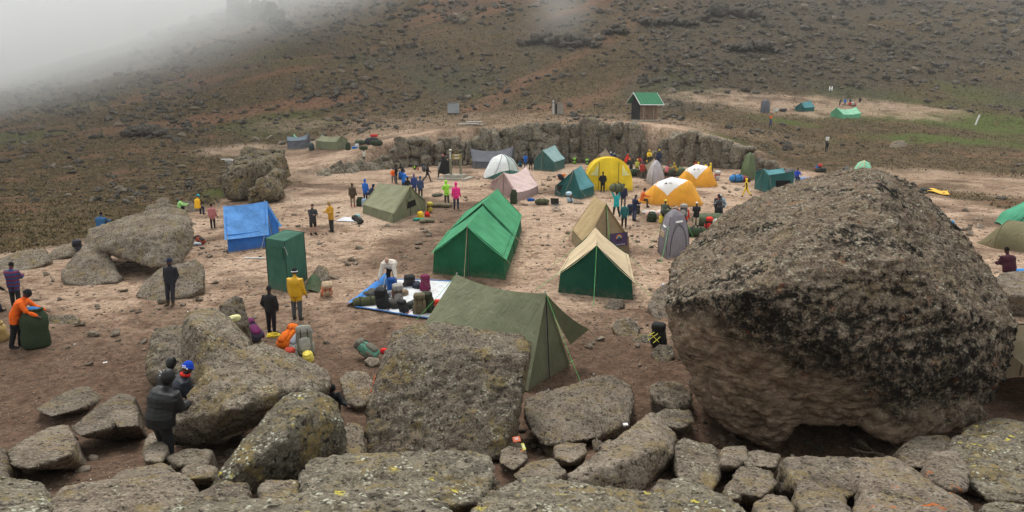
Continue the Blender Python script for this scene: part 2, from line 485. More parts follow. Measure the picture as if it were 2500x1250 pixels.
def plain(name, col, rough=.8, spec=.3, var=.18, scale=6.0, bump=0.0, metal=0.0):
    t = NT(name); v = t.objvec()
    n = t.noise(v, scale, 4, .6)
    c = t.mix(t.ramp(n, .3, .7), tuple(q * (1 - var) for q in col), tuple(min(1, q * (1 + var)) for q in col))
    t.b.inputs['Metallic'].default_value = metal
    return t.done(c, rough, t.bump(n, bump, .02) if bump else None, spec)

def cloth(name, col, trans=.22, rough=.75, dirt=.25, weave=True, fade=.12, spec=.15):
    """tent and tarp fabric: slight fading, dusty hem, soft creases, lets some light through"""
    t = NT(name); v = t.objvec()
    n1 = t.noise(v, 1.1, 4, .6); n2 = t.noise(v, 5.0, 4, .6, .8)
    c = t.mix(t.ramp(n1, .3, .7), tuple(q * (1 - fade) for q in col), tuple(min(1, q * (1 + fade) + .008) for q in col))
    sx = t.new('ShaderNodeSeparateXYZ'); t.l.new(t.new('ShaderNodeTexCoord').outputs['Object'], sx.inputs[0])
    d = t.math('MULTIPLY', t.ramp(sx.outputs['Z'], .45, .0), t.ramp(n2, .35, .65))
    c = t.mix(t.math('MULTIPLY', d, dirt * 1.6), c, (.24, .165, .12))
    cr = t.noise(t.objvec(((1.0, 1.0, .35), (0.2, .5, .3))), 3.2, 3, .5, 1.2)
    b = t.bump(cr, .7, .09); b = t.bump(n2, .35, .03, b)
    t.done(c, rough, b, spec)
    if trans:
        tr = t.new('ShaderNodeBsdfTranslucent'); t.l.new(c, tr.inputs['Color']); t.l.new(b, tr.inputs['Normal'])
        mx = t.new('ShaderNodeMixShader'); mx.inputs[0].default_value = trans
        t.l.new(t.b.outputs[0], mx.inputs[1]); t.l.new(tr.outputs[0], mx.inputs[2]); t.l.new(mx.outputs[0], t.out.inputs[0])
    return t.m
# ------------------------------------------------------------------ ground
def build_ground():
    nu, nd = G_NU, G_ND
    x, y, z = _GX.ravel(), _GY.ravel(), _GZ.ravel()
    u = x / np.maximum(y, 5)
    idx = np.arange(nu * nd).reshape(nd, nu)
    F = np.stack([idx[:-1, :-1], idx[:-1, 1:], idx[1:, 1:], idx[1:, :-1]], 2).reshape(-1, 4)
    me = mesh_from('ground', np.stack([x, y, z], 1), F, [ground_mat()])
    # where the bare trampled dirt of the camp is, where grass, red soil and darkened dirt are
    n = fbm2(x, y, .07, 4); n2 = fbm2(x, y, .3, 3)
    left_edge = np.interp(y, [0, 18, 26, 33, 45, 52, 60, 70, 80, 100], [-60, -24, -27, -23.5, -22, -21.5, -20, -22, -35, -40])
    right_edge = np.interp(y, [0, 20, 40, 60, 72, 80, 100], [60, 40, 33, 33, 34, 30, 20])
    camp = sm(-1.2, 1.2, x - left_edge + 3 * n + 1.2 * n2) * sm(-1.5, 1.5, right_edge - x + 4 * n + 1.5 * n2) * sm(92, 86, y + 3 * n)
    # terrace behind the wall, strip by the far-left tents, the far clearing on the right
    def blob(cx, cy, rx, ry, soft=.35):
        q = np.sqrt(((x - cx) / rx) ** 2 + ((y - cy) / ry) ** 2) + .35 * n + .2 * n2
        return sm(1 + soft, 1 - soft, q)
    c2 = np.maximum.reduce([blob(6, 99, 34, 10) * .42, blob(-28, 92, 16, 7) * .7, blob(62, 137, 27, 13) * .7, blob(18, 91, 9, 5), blob(46, 62, 10, 14) * .7, blob(-19, 72, 8, 9) * .6, blob(-14, 118, 30, 12) * .35])
    camp = np.maximum(camp, c2)
    gx = [(83, 128, 30, 7.5), (95, 122, 20, 5), (-23.5, 57, 2.5, 5), (23, 88, 5, 4), (25, 84, 4, 3), (48, 118, 6, 3), (70, 108, 14, 4)]
    green = np.maximum.reduce([blob(*a, .6) for a in gx]) * sm(-.25, .15, n2 + .2)
    green = np.maximum(green, .45 * sm(.12, .4, fbm2(x, y, .03, 3, z=7.)) * sm(60, 90, y) * sm(230, 150, y))
    fall = x * .76 - y * .64                                      # streaks that follow the fall line
    red = sm(.05, .32, fbm(np.stack([fall * .07, (x * .64 + y * .76) * .012, np.full(x.size, 3.)], 1), 1, 4)) * sm(95, 130, y) * sm(.42, -.05, u)
    red = np.maximum(red, .8 * sm(.22, .4, n2 + .5 * n) * sm(140, 90, y))
    dark = sm(.06, .40, fbm2(x, y, .11, 4, z=9.)) * .8 * sm(18, 30, y) + sm(25, 16, y + 4 * n2) * 1.0 + .6 * sm(.12, .4, n2) + .5 * sm(-16, -26, x) * sm(40, 20, y)  # dark patches, damp near boulders; lens vignette also painted into near and left dirt
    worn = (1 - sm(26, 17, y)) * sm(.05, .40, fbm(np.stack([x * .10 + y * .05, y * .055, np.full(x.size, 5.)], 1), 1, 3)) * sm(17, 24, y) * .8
    scree = sm(.0, .30, fbm2(x, y, .030, 4, z=21.) + .42 * sm(.16, .30, u) * sm(128, 165, y) * sm(.75, .5, u) - .04) * sm(95, 125, y)
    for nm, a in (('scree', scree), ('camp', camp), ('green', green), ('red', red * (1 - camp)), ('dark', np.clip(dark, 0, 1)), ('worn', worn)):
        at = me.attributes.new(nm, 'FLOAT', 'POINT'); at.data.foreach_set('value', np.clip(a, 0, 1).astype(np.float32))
    o = obj('ground', me); o['kind'] = 'structure'
    return x, y, camp, green, red
GX, GY, GCAMP, GGREEN, GRED = build_ground()
_gc = None
def heath_at(x, y):
    """1 on heath, 0 on bare dirt (nearest ground vertex)"""
    nu, nd, ds = G_NU, G_ND, _ds
    j = np.clip(np.searchsorted(ds, y), 0, nd - 1); uu = x / (ds[j] + 24)
    i = np.clip(((uu + 1.25) / 2.5 * (nu - 1)).astype(int), 0, nu - 1)
    return 1 - GCAMP[j * nu + i], GGREEN[j * nu + i], GRED[j * nu + i]

# ------------------------------------------------------------------ boulders
def rock_mesh(hulls, voxel, amp, soft=3, seed=0.0, ridge=0.5, freq=1.0, lump=1.0):
    V, Fs = [], []
    for h in hulls:
        v, f = hull(h); b = sum(len(q) for q in V); V.append(v); Fs += [tuple(b + i for i in t) for t in f]
    co, fs = remesh(np.concatenate(V), Fs, voxel)
    F = quads(fs)
    co = relax(co, F, soft) if soft else relax(co, F, 1, .35)
    n = normals(co, F)
    q = co + seed * 13.7
    size = max(np.ptp(co, axis=0))
    d = amp * (lump * .55 * fbm(q, 1.1 * freq, 3) + ridge * (fbm(q, 2.6 * freq, 4, .6, True) - .5) * 1.3 + .5 * fbm(q, 6 * freq, 3, .65))
    # broken ledges: quantised steps of a slow field
    s = fbm(q * np.array([1, 1, 2.2]), .9 * freq, 3); d += amp * 1.3 * (np.floor(s * 5) / 5 - s)
    co = co + n * d[:, None]
    return co, F

ROCKS = []
def boulder(label, mat, hulls_px, voxel=.06, amp=.06, thick=1.2, name='boulder', soft=0, drop=.5, ridge=.6, freq=1.0, group=None, sink=0.0, cat='boulder', back=.82, lump=1.0, stand=1.0):
    """hulls_px: lists of (px, py, y): corners seen in the photograph, each at its own distance; the unseen back follows from the thickness"""
    hulls = []
    for hp in hulls_px:
        y0_ = min(q[2] for q in hp); pts = [P(q[0], q[1], y0_ + (q[2] - y0_) * stand) for q in hp]; c = np.mean(pts, 0)
        extra = []; dv = (c - np.array([0, 0, CAM_H])) / c[1]          # the hidden back slopes away below the skyline of the rock
        for q in pts:
            extra.append(c + (q - c) * back + dv * thick); extra.append(c + (q - c) * .93 + dv * thick * .5)
        low = min(q[2] for q in pts)
        for q in pts:
            if q[2] < c[2]:
                gz = float(hgt(q[0], q[1] + thick * .3, False)[0]) - .12
                extra.append(np.array([c[0] + (q[0] - c[0]) * .92, q[1] + thick * .35, min(q[2] - drop, gz) if drop else q[2] - .05]))
        hulls.append(pts + extra)
    co, F = rock_mesh(hulls, voxel, amp, soft, len(ROCKS) + 1, ridge, freq, lump)
    base = np.array([co[:, 0].mean(), co[:, 1].mean(), co[:, 2].min()])
    o = obj(name, mesh_from(name, co - base, F, [mat]), None, base)
    tag(o, label, cat, group)
    ROCKS.append(o)
    return o
# ------------------------------------------------------------------ foreground boulders
boulder('giant dark overhanging boulder filling the right of the camp', R_GIANT, [[
    (1642, 640, 15.6), (1626, 735, 13.3), (1648, 850, 13.0), (1720, 965, 12.9), (1900, 1030, 12.4),
    (1990, 1036, 12.2), (2120, 1036, 12.0), (2300, 1020, 12.1), (2410, 985, 12.4), (2455, 915, 12.6), (2484, 800, 13.4), (2446, 705, 14.6), (2362, 585, 15.8), (2262, 482, 17.0),
    (2205, 438, 17.6), (2130, 410, 18.2), (2050, 418, 18.6), (1900, 458, 18.0), (1780, 512, 17.2), (1700, 588, 16.4),
    (1830, 712, 11.3), (1910, 640, 11.9), (1990, 578, 12.6), (2150, 448, 15.2), (2210, 640, 12.0), (2330, 760, 11.7), (2350, 900, 11.6), (1850, 860, 11.6), (2120, 880, 11.3), (2200, 960, 11.5)],
    [(1680, 930, 13.0), (1730, 1010, 12.9), (1790, 1055, 12.7), (1890, 1095, 12.3), (1925, 1060, 12.3), (1960, 1010, 12.1), (1850, 900, 11.8)],
    [(2110, 1050, 11.9), (2190, 1084, 11.7), (2240, 1076, 11.7), (2330, 1045, 11.9), (2408, 1012, 12.3), (2330, 940, 11.8), (2180, 970, 11.6)]],
    voxel=.06, amp=.105, thick=2.6, soft=0, drop=.0, ridge=1.1, freq=1.1, back=.75, lump=.3)
boulder('flat-topped block boulder in the middle of the foreground', R_GREY, [[
    (958, 812, 12.7), (1000, 796, 12.9), (1060, 788, 13.0), (1130, 812, 12.9), (1275, 818, 12.6), (1295, 840, 12.0), (1285, 880, 11.3),
    (950, 880, 11.6), (915, 960, 11.0), (895, 1000, 10.75), (893, 1062, 10.4), (905, 1118, 10.15), (1060, 1125, 9.9), (1215, 1118, 10.0), (1225, 1075, 10.2), (1262, 1010, 10.6), (1280, 930, 11.1),
    (1262, 872, 11.3), (1100, 862, 11.4), (968, 866, 11.5)]],
    voxel=.045, amp=.075, thick=1.0, drop=.3, ridge=.9, freq=1.3)
boulder('broad slanting slab boulder propped above a dark hollow', R_GREY, [[
    (402, 1088, 10.3), (412, 1035, 10.2), (500, 905, 11.0), (545, 866, 11.7), (640, 834, 12.6), (705, 862, 12.7), (800, 922, 12.3), (808, 945, 12.0), (790, 985, 11.8),
    (700, 1015, 11.3), (600, 1045, 10.9), (475, 1092, 10.3), (560, 1000, 10.0), (690, 955, 10.9), (640, 945, 10.9)]],
    voxel=.045, amp=.07, thick=1.1, drop=.0, ridge=.8, freq=1.2)
boulder('tall leaning grey block behind the slab boulder', R_GREY, [[
    (445, 790, 13.9), (460, 760, 14.2), (520, 752, 14.6), (560, 775, 14.6), (610, 830, 14.0), (600, 850, 13.2), (545, 880, 12.6), (500, 930, 12.2), (455, 920, 12.6), (442, 850, 13.2), (480, 800, 13.0)]],
    voxel=.045, amp=.06, thick=1.2, drop=.9, ridge=.7, freq=1.3)
boulder('small square-topped boulder behind the tall block', R_PALE, [[
    (535, 745, 17.6), (575, 720, 18.2), (592, 726, 18.0), (608, 790, 17.2), (600, 800, 16.8), (560, 790, 16.8), (540, 772, 17.2)]], voxel=.045, amp=.05, thick=.9, stand=.35, drop=.6)
boulder('dark low boulder left of the tall grey block', R_GREY, [[
    (372, 815, 15.6), (400, 800, 16.0), (445, 795, 16.0), (452, 850, 15.0), (445, 905, 14.2), (420, 918, 14.2), (362, 915, 14.4), (356, 880, 14.8), (385, 850, 15.0)]], voxel=.05, amp=.09, thick=.9, drop=.4, ridge=1.0)
boulder('rounded tall boulder leaning against the slanting slab', R_LICH, [[
    (505, 1200, 7.7), (545, 1140, 8.1), (600, 1075, 8.6), (660, 1000, 9.2), (705, 962, 9.7), (765, 950, 10.0), (818, 978, 10.0), (840, 1030, 9.6), (832, 1085, 9.4), (765, 1130, 9.0), (650, 1175, 8.4), (540, 1205, 7.8),
    (740, 1010, 9.0), (680, 1080, 8.4)]], voxel=.04, amp=.055, thick=1.1, drop=.5, ridge=.9, freq=1.4)
boulder('rough upright rock between rounded boulder and central block', R_GREY, [[
    (838, 1060, 10.0), (850, 1030, 10.4), (885, 1040, 10.4), (892, 1100, 9.9), (880, 1130, 9.4), (810, 1140, 9.2), (790, 1125, 9.4)]], voxel=.04, amp=.06, thick=.8, drop=.3)
boulder('dark stubby boulder beside the orange-jacketed seated person', R_GREY, [[
    (828, 925, 15.0), (850, 906, 15.4), (895, 908, 15.4), (912, 935, 15.0), (905, 975, 14.2), (880, 995, 13.9), (848, 985, 14.0), (835, 955, 14.4)]], voxel=.04, amp=.05, thick=.9, drop=.5)
boulder('long low boulder across the front of the central block', R_LICH, [[
    (728, 1165, 7.4), (760, 1122, 8.0), (870, 1112, 8.3), (1000, 1108, 8.4), (1120, 1100, 8.5), (1200, 1112, 8.3), (1208, 1170, 7.6), (1180, 1225, 6.9), (960, 1260, 6.3), (780, 1255, 6.4), (730, 1225, 6.8), (960, 1150, 7.4)]],
    voxel=.04, amp=.06, thick=.8, drop=.5, ridge=.9, freq=1.4)
boulder('lichen-crusted rock at the very bottom centre of the picture', R_LICH, [[
    (345, 1270, 4.3), (470, 1232, 4.8), (640, 1226, 5.0), (780, 1216, 5.1), (860, 1196, 5.2), (960, 1194, 5.2), (1080, 1228, 5.0), (1125, 1275, 4.4), (800, 1290, 4.1), (500, 1290, 4.1)]],
    voxel=.03, amp=.05, thick=.6, drop=.5, ridge=.9, freq=1.8)
boulder('wedge-shaped boulder in front of the near olive tent', R_PALE, [[
    (1283, 972, 13.6), (1400, 948, 14.0), (1470, 918, 14.4), (1500, 922, 14.5), (1540, 942, 14.2), (1548, 985, 13.2), (1535, 1035, 11.9), (1440, 1072, 10.9), (1330, 1088, 10.4), (1295, 1050, 10.9), (1282, 1010, 12.0), (1400, 1000, 12.0)]],
    voxel=.045, amp=.08, thick=1.0, drop=.5, ridge=.9, freq=1.2)
boulder('tilted flat slab boulder right of the fire ring', R_PALE, [[
    (1380, 1165, 8.2), (1430, 1128, 8.7), (1520, 1060, 9.9), (1592, 1005, 11.0), (1625, 1030, 10.9), (1652, 1062, 10.4), (1645, 1110, 9.4), (1600, 1165, 9.0), (1555, 1205, 8.4), (1470, 1208, 8.2), (1395, 1190, 8.1), (1520, 1128, 8.5), (1620, 1090, 9.3)]],
    voxel=.04, amp=.05, thick=.7, drop=.3, ridge=.7, freq=1.3)
boulder('upright square boulder right of the tilted slab', R_GREY, [[
    (1648, 1085, 9.6), (1668, 1066, 9.9), (1740, 1088, 9.8), (1760, 1108, 9.5), (1765, 1160, 8.7), (1735, 1205, 8.0), (1690, 1195, 8.0), (1655, 1165, 8.5)]], voxel=.04, amp=.05, thick=.8, drop=.4)
boulder('flat layered rock by the left foot of the giant boulder', R_PALE, [[
    (1584, 945, 15.0), (1610, 930, 15.4), (1660, 932, 15.4), (1692, 960, 14.6), (1690, 985, 14.0), (1640, 1000, 13.6), (1595, 975, 14.2)]], voxel=.045, amp=.06, thick=.7, stand=.35, drop=.3)
boulder('hollow-sided rock below the flat layered rock', R_GREY, [[
    (1600, 1010, 12.6), (1625, 998, 13.0), (1688, 1003, 13.0), (1696, 1030, 12.0), (1660, 1046, 11.4), (1615, 1040, 11.6)]], voxel=.04, amp=.06, thick=.7, drop=.3)
boulder('gravelly low rock at bottom centre right', R_LICH, [[
    (1130, 1270, 5.0), (1190, 1205, 6.0), (1290, 1168, 6.7), (1400, 1185, 6.6), (1440, 1205, 6.3), (1520, 1205, 6.4), (1640, 1212, 6.3), (1650, 1275, 5.2), (1400, 1285, 4.9)]], voxel=.035, amp=.06, thick=.6, drop=.5, ridge=.9, freq=1.8)
boulder('mossy lichen rock at bottom right of centre', R_LICH, [[
    (1622, 1200, 6.3), (1640, 1165, 6.8), (1690, 1172, 6.8), (1790, 1225, 6.2), (1850, 1270, 5.4), (1640, 1280, 5.2)]], voxel=.035, amp=.06, thick=.6, drop=.5, freq=1.8)
boulder('cracked rock slab under the dark hollow of the giant boulder', R_PALE, [[
    (1910, 1125, 8.2), (1960, 1112, 8.6), (2060, 1118, 8.6), (2115, 1145, 8.2), (2118, 1190, 7.4), (2060, 1222, 6.9), (1950, 1190, 7.2)]], voxel=.04, amp=.07, thick=.8, drop=.4)
boulder('pointed low rock at the bottom edge below the cracked slab', R_PALE, [[
    (1945, 1180, 6.9), (1975, 1174, 7.0), (2060, 1215, 6.5), (2090, 1270, 5.3), (1990, 1285, 5.1), (1940, 1225, 6.1)]], voxel=.035, amp=.05, thick=.6, drop=.4, freq=1.4)
boulder('long sloping slab at the bottom right corner', R_ORNG, [[
    (2070, 1122, 8.8), (2180, 1118, 9.0), (2290, 1180, 8.0), (2380, 1240, 7.0), (2400, 1290, 5.5), (2150, 1290, 5.3), (2110, 1200, 7.0)]], voxel=.04, amp=.07, thick=.7, drop=.4, freq=1.2)
boulder('orange-stained rock standing on the sloping slab', R_ORNG, [[
    (2262, 1125, 8.6), (2275, 1105, 8.9), (2335, 1094, 9.0), (2370, 1150, 8.2), (2365, 1195, 7.6), (2320, 1198, 7.4), (2265, 1165, 7.9)]], voxel=.035, amp=.04, thick=.7, drop=.2)
boulder('big lichen-covered boulder at the lower right edge', R_LICH, [[
    (2320, 1080, 10.2), (2370, 1040, 10.9), (2440, 1022, 11.2), (2560, 1040, 10.8), (2600, 1150, 9.0), (2560, 1235, 7.6), (2420, 1225, 7.6), (2370, 1180, 8.2), (2330, 1130, 9.2)]], voxel=.045, amp=.08, thick=1.0, drop=.5, ridge=.9)
boulder('grey rock wedged under the right end of the giant boulder', R_GREY, [[
    (2190, 1100, 10.3), (2230, 1065, 11.0), (2310, 1060, 11.0), (2345, 1100, 10.2), (2300, 1150, 9.2), (2220, 1140, 9.4)]], voxel=.045, amp=.05, thick=.8, drop=.5)
boulder('knobbly rock in rubble left of the dark hollow', R_PALE, [[
    (1790, 1165, 7.9), (1810, 1140, 8.3), (1885, 1150, 8.2), (1895, 1185, 7.6), (1860, 1215, 7.0), (1810, 1205, 7.2)]], voxel=.035, amp=.05, thick=.6, drop=.3, freq=1.5)
boulder('blocky stone at the top of the rubble left of the hollow', R_PALE, [[
    (1758, 1105, 9.4), (1770, 1088, 9.7), (1822, 1090, 9.7), (1830, 1120, 9.0), (1800, 1140, 8.5), (1762, 1135, 8.6)]], voxel=.035, amp=.04, thick=.5, drop=.3)
boulder('long dark rounded boulder along the bottom left', R_GREY, [[
    (118, 1230, 6.3), (150, 1190, 6.9), (250, 1185, 7.1), (330, 1200, 6.9), (440, 1155, 7.6), (478, 1192, 7.0), (480, 1235, 6.3), (350, 1285, 5.3), (130, 1285, 5.3)]], voxel=.04, amp=.06, thick=.8, drop=.5, ridge=.9, freq=1.3)
boulder('pale smooth slab above the long dark boulder', R_PALE, [[
    (262, 1172, 7.6), (300, 1148, 8.1), (395, 1130, 8.5), (425, 1145, 8.2), (430, 1165, 7.8), (300, 1205, 7.1)]], voxel=.04, amp=.03, thick=.5, drop=.3)
boulder('mossy dark boulder in the bottom left corner', R_LICH, [[
    (-60, 1190, 6.8), (0, 1160, 7.3), (100, 1180, 7.0), (125, 1225, 6.3), (110, 1285, 5.3), (-60, 1290, 5.2)]], voxel=.04, amp=.06, thick=.7, drop=.5)
boulder('tall dark boulder cut off by the left edge', R_GREY, [[
    (-90, 1060, 9.8), (-20, 1075, 9.6), (12, 1095, 9.3), (20, 1150, 8.2), (10, 1180, 7.6), (-90, 1190, 7.4)]], voxel=.045, amp=.06, thick=.7, drop=.5)
boulder('striated sloping slab at lower left', R_PALE, [[
    (15, 1105, 9.0), (60, 1070, 9.8), (120, 1045, 10.6), (165, 1038, 10.9), (186, 1075, 9.8), (170, 1110, 8.9), (70, 1145, 8.2), (25, 1135, 8.3)]], voxel=.04, amp=.05, thick=.6, drop=.3)
boulder('flat rock at the edge of the dirt, lower left', R_PALE, [[
    (82, 1000, 13.4), (150, 960, 15.0), (222, 930, 16.0), (255, 968, 14.8), (190, 1000, 13.4), (120, 1018, 12.9)]], voxel=.045, amp=.05, thick=.5, drop=.4)
boulder('long pale slab beside the flat rock, lower left', R_PALE, [[
    (172, 1045, 10.7), (240, 990, 12.4), (295, 958, 13.6), (332, 968, 13.4), (320, 1000, 12.2), (260, 1045, 10.6), (190, 1065, 10.1)]], voxel=.045, amp=.04, thick=.6, drop=.4)
boulder('loaf-shaped stone beside the crouched black jackets', R_PALE, [[
    (254, 1005, 11.9), (275, 985, 12.4), (335, 988, 12.4), (338, 1040, 10.9), (290, 1042, 10.8), (265, 1025, 11.2)]], voxel=.035, amp=.04, thick=.6, drop=.3)
boulder('small rounded boulder under the lower corner of the slab', R_PALE, [[
    (346, 1105, 9.4), (362, 1060, 10.0), (400, 1048, 10.3), (412, 1100, 9.2), (395, 1128, 8.7), (352, 1125, 8.8)]], voxel=.035, amp=.03, thick=.6, drop=.3)
boulder('broken flat stone in the hollow below the slab', R_GREY, [[
    (402, 1118, 9.0), (450, 1095, 9.4), (520, 1098, 9.4), (505, 1135, 8.6), (430, 1135, 8.6)]], voxel=.035, amp=.04, thick=.5, drop=.3)
boulder('lumpy rock at the foot of the rounded tall boulder', R_GREY, [[
    (515, 1200, 6.9), (545, 1175, 7.3), (605, 1180, 7.3), (612, 1225, 6.5), (560, 1250, 6.0), (500, 1245, 6.0), (420, 1238, 6.1)]], voxel=.035, amp=.05, thick=.5, drop=.3, freq=1.5)
boulder('dark split rock between the rounded boulder and the lichen rock', R_GREY, [[
    (628, 1195, 6.9), (650, 1172, 7.3), (725, 1178, 7.3), (730, 1225, 6.4), (680, 1245, 6.0), (635, 1235, 6.1)]], voxel=.035, amp=.06, thick=.5, drop=.3, freq=1.5)
boulder('rust-stained rock at the edge of the fire ring', R_ORNG, [[
    (1222, 1095, 10.2), (1245, 1078, 10.6), (1280, 1085, 10.5), (1290, 1120, 9.5), (1255, 1150, 8.7), (1220, 1130, 9.2)]], voxel=.035, amp=.04, thick=.5, drop=.3)
boulder('lumpy stone bordering the fire ring below the wedge boulder', R_PALE, [[
    (1352, 1090, 9.9), (1380, 1078, 10.2), (1430, 1085, 10.0), (1432, 1105, 9.5), (1395, 1130, 8.9), (1355, 1118, 9.2)]], voxel=.035, amp=.04, thick=.5, drop=.3)
boulder('pale triangular slab in front of the fire ring', R_PALE, [[
    (1252, 1160, 8.0), (1290, 1130, 8.6), (1350, 1118, 8.9), (1385, 1150, 8.2), (1330, 1185, 7.5), (1265, 1180, 7.6)]], voxel=.035, amp=.03, thick=.4, drop=.3)
# mid-ground boulders
boulder('anvil-shaped overhanging boulder on the left of the camp', R_PALE, [
    [(205, 600, 27.6), (215, 562, 28.6), (300, 535, 29.6), (345, 520, 30.0), (400, 505, 30.2), (450, 512, 30.2), (470, 540, 29.6), (466, 600, 28.2), (434, 648, 26.4), (370, 652, 25.7), (300, 628, 26.2), (245, 606, 26.8), (330, 575, 26.6), (420, 575, 27.0)],
    [(145, 672, 25.7), (160, 655, 26.2), (205, 600, 27.4), (245, 590, 27.6), (252, 640, 27.0), (288, 690, 25.2), (215, 702, 24.8), (165, 695, 25.0)],
    [(300, 640, 29.0), (440, 640, 29.0), (420, 670, 28.2), (320, 675, 28.0)]], voxel=.085, amp=.13, thick=1.6, drop=.0, soft=1, ridge=.9, freq=.9)
boulder('low pale boulder that the man in black leans on', R_PALE, [[
    (330, 722, 23.6), (350, 690, 24.6), (390, 655, 25.6), (480, 632, 26.2), (498, 650, 25.8), (496, 702, 24.3), (465, 722, 23.4), (372, 740, 22.8)]], voxel=.07, amp=.06, thick=1.0, stand=.55, drop=.3)
boulder('low grassy outcrop at the left edge beyond the camp', R_GREY, [[
    (-40, 650, 29.0), (0, 632, 30.5), (60, 612, 32.0), (112, 608, 32.5), (118, 640, 30.0), (60, 665, 27.8), (-40, 680, 27.0)]], voxel=.08, amp=.10, thick=1.6, stand=.4, drop=.3)
boulder('broken pale outcrop left of the anvil boulder', R_PALE, [[
    (112, 630, 30.0), (130, 608, 31.5), (180, 592, 32.8), (188, 600, 32.4), (170, 625, 30.2), (125, 640, 29.4)]], voxel=.08, amp=.08, thick=1.3, stand=.4, drop=.3)
boulder('long half-buried rock behind the green sack', R_GREY, [[
    (100, 785, 20.7), (115, 770, 21.4), (180, 768, 21.5), (198, 780, 20.9), (185, 795, 20.2), (110, 800, 20.0)]], voxel=.05, amp=.04, thick=.6, stand=.35, drop=.2)
boulder('squarish boulder on the ridge above the anvil boulder', R_PALE, [[
    (352, 520, 43.0), (358, 500, 44.0), (405, 495, 44.5), (438, 505, 44.0), (435, 528, 42.5), (370, 530, 42.0)]], voxel=.09, amp=.08, thick=1.5, stand=.4, drop=.5)
boulder('loaf-shaped rock lying on the ridge boulders', R_PALE, [[
    (378, 492, 45.0), (392, 482, 45.5), (412, 484, 45.5), (412, 494, 45.0), (385, 498, 44.6)]], voxel=.07, amp=.05, thick=1.0, drop=.1)
boulder('rock beside the person in pale green', R_PALE, [[
    (428, 512, 45.0), (440, 495, 46.0), (462, 490, 46.5), (482, 500, 46.0), (475, 518, 44.5), (440, 520, 44.0)]], voxel=.08, amp=.08, thick=1.4, stand=.4, drop=.3)
boulder('pointed rock behind the green toilet tent corner', R_GREY, [[
    (750, 690, 25.6), (768, 662, 26.6), (778, 646, 27.2), (800, 655, 26.8), (806, 680, 25.6), (785, 700, 24.8), (755, 704, 24.6)]], voxel=.05, amp=.04, thick=.7, stand=.35, drop=.2)
boulder('grey boulder near the giant one, topmost of the row', R_GREY, [[
    (1492, 800, 20.2), (1505, 780, 21.0), (1540, 776, 21.2), (1565, 802, 20.4), (1555, 826, 19.2), (1515, 828, 19.0)]], voxel=.05, amp=.05, thick=.7, stand=.35, drop=.2)
boulder('flat grey boulder in front of the yellow-netted backpack', R_GREY, [[
    (1543, 830, 19.2), (1560, 815, 19.7), (1600, 818, 19.6), (1606, 835, 18.9), (1590, 852, 18.3), (1550, 848, 18.4)]], voxel=.045, amp=.04, thick=.6, stand=.35, drop=.2)
boulder('round grey boulder below the yellow-netted backpack', R_GREY, [[
    (1590, 862, 18.0), (1605, 842, 18.6), (1640, 842, 18.6), (1648, 870, 17.6), (1630, 890, 17.0), (1600, 886, 17.1)]], voxel=.045, amp=.04, thick=.6, stand=.35, drop=.2)
boulder('stone at the front corner of the cream and green tent', R_PALE, [[
    (1476, 745, 22.6), (1490, 730, 23.2), (1522, 730, 23.2), (1526, 748, 22.4), (1505, 760, 21.8), (1480, 757, 22.0)]], voxel=.045, amp=.03, thick=.5, stand=.35, drop=.2)
boulder('pinkish boulder half hidden by the giant boulder edge', R_STONE, [[
    (1582, 745, 22.8), (1600, 705, 24.4), (1650, 680, 25.6), (1680, 740, 23.6), (1660, 790, 21.0), (1600, 785, 20.8)]], voxel=.06, amp=.05, thick=.8, stand=.35, drop=.2)
boulder('grey rock under the green backpack', R_STONE, [[
    (888, 882, 17.0), (900, 872, 17.4), (925, 874, 17.3), (928, 886, 16.9), (905, 895, 16.6)]], voxel=.03, amp=.02, thick=.4, stand=.35, drop=.1)
boulder('weathered boulder on the heath right of the far path', R_GREY, [[
    (2168, 362, 100.0), (2180, 345, 101.0), (2205, 342, 101.0), (2218, 356, 100.5), (2212, 368, 99.5), (2180, 368, 99.5)]], voxel=.16, amp=.15, thick=2.2, drop=.6)
boulder('flat-topped rocks beside the dark maroon jacketed person', R_PALE, [[
    (2420, 690, 22.0), (2440, 668, 23.0), (2520, 660, 23.5), (2560, 690, 22.5), (2560, 730, 20.5), (2470, 720, 20.8)]], voxel=.06, amp=.08, thick=1.2, drop=1.2)

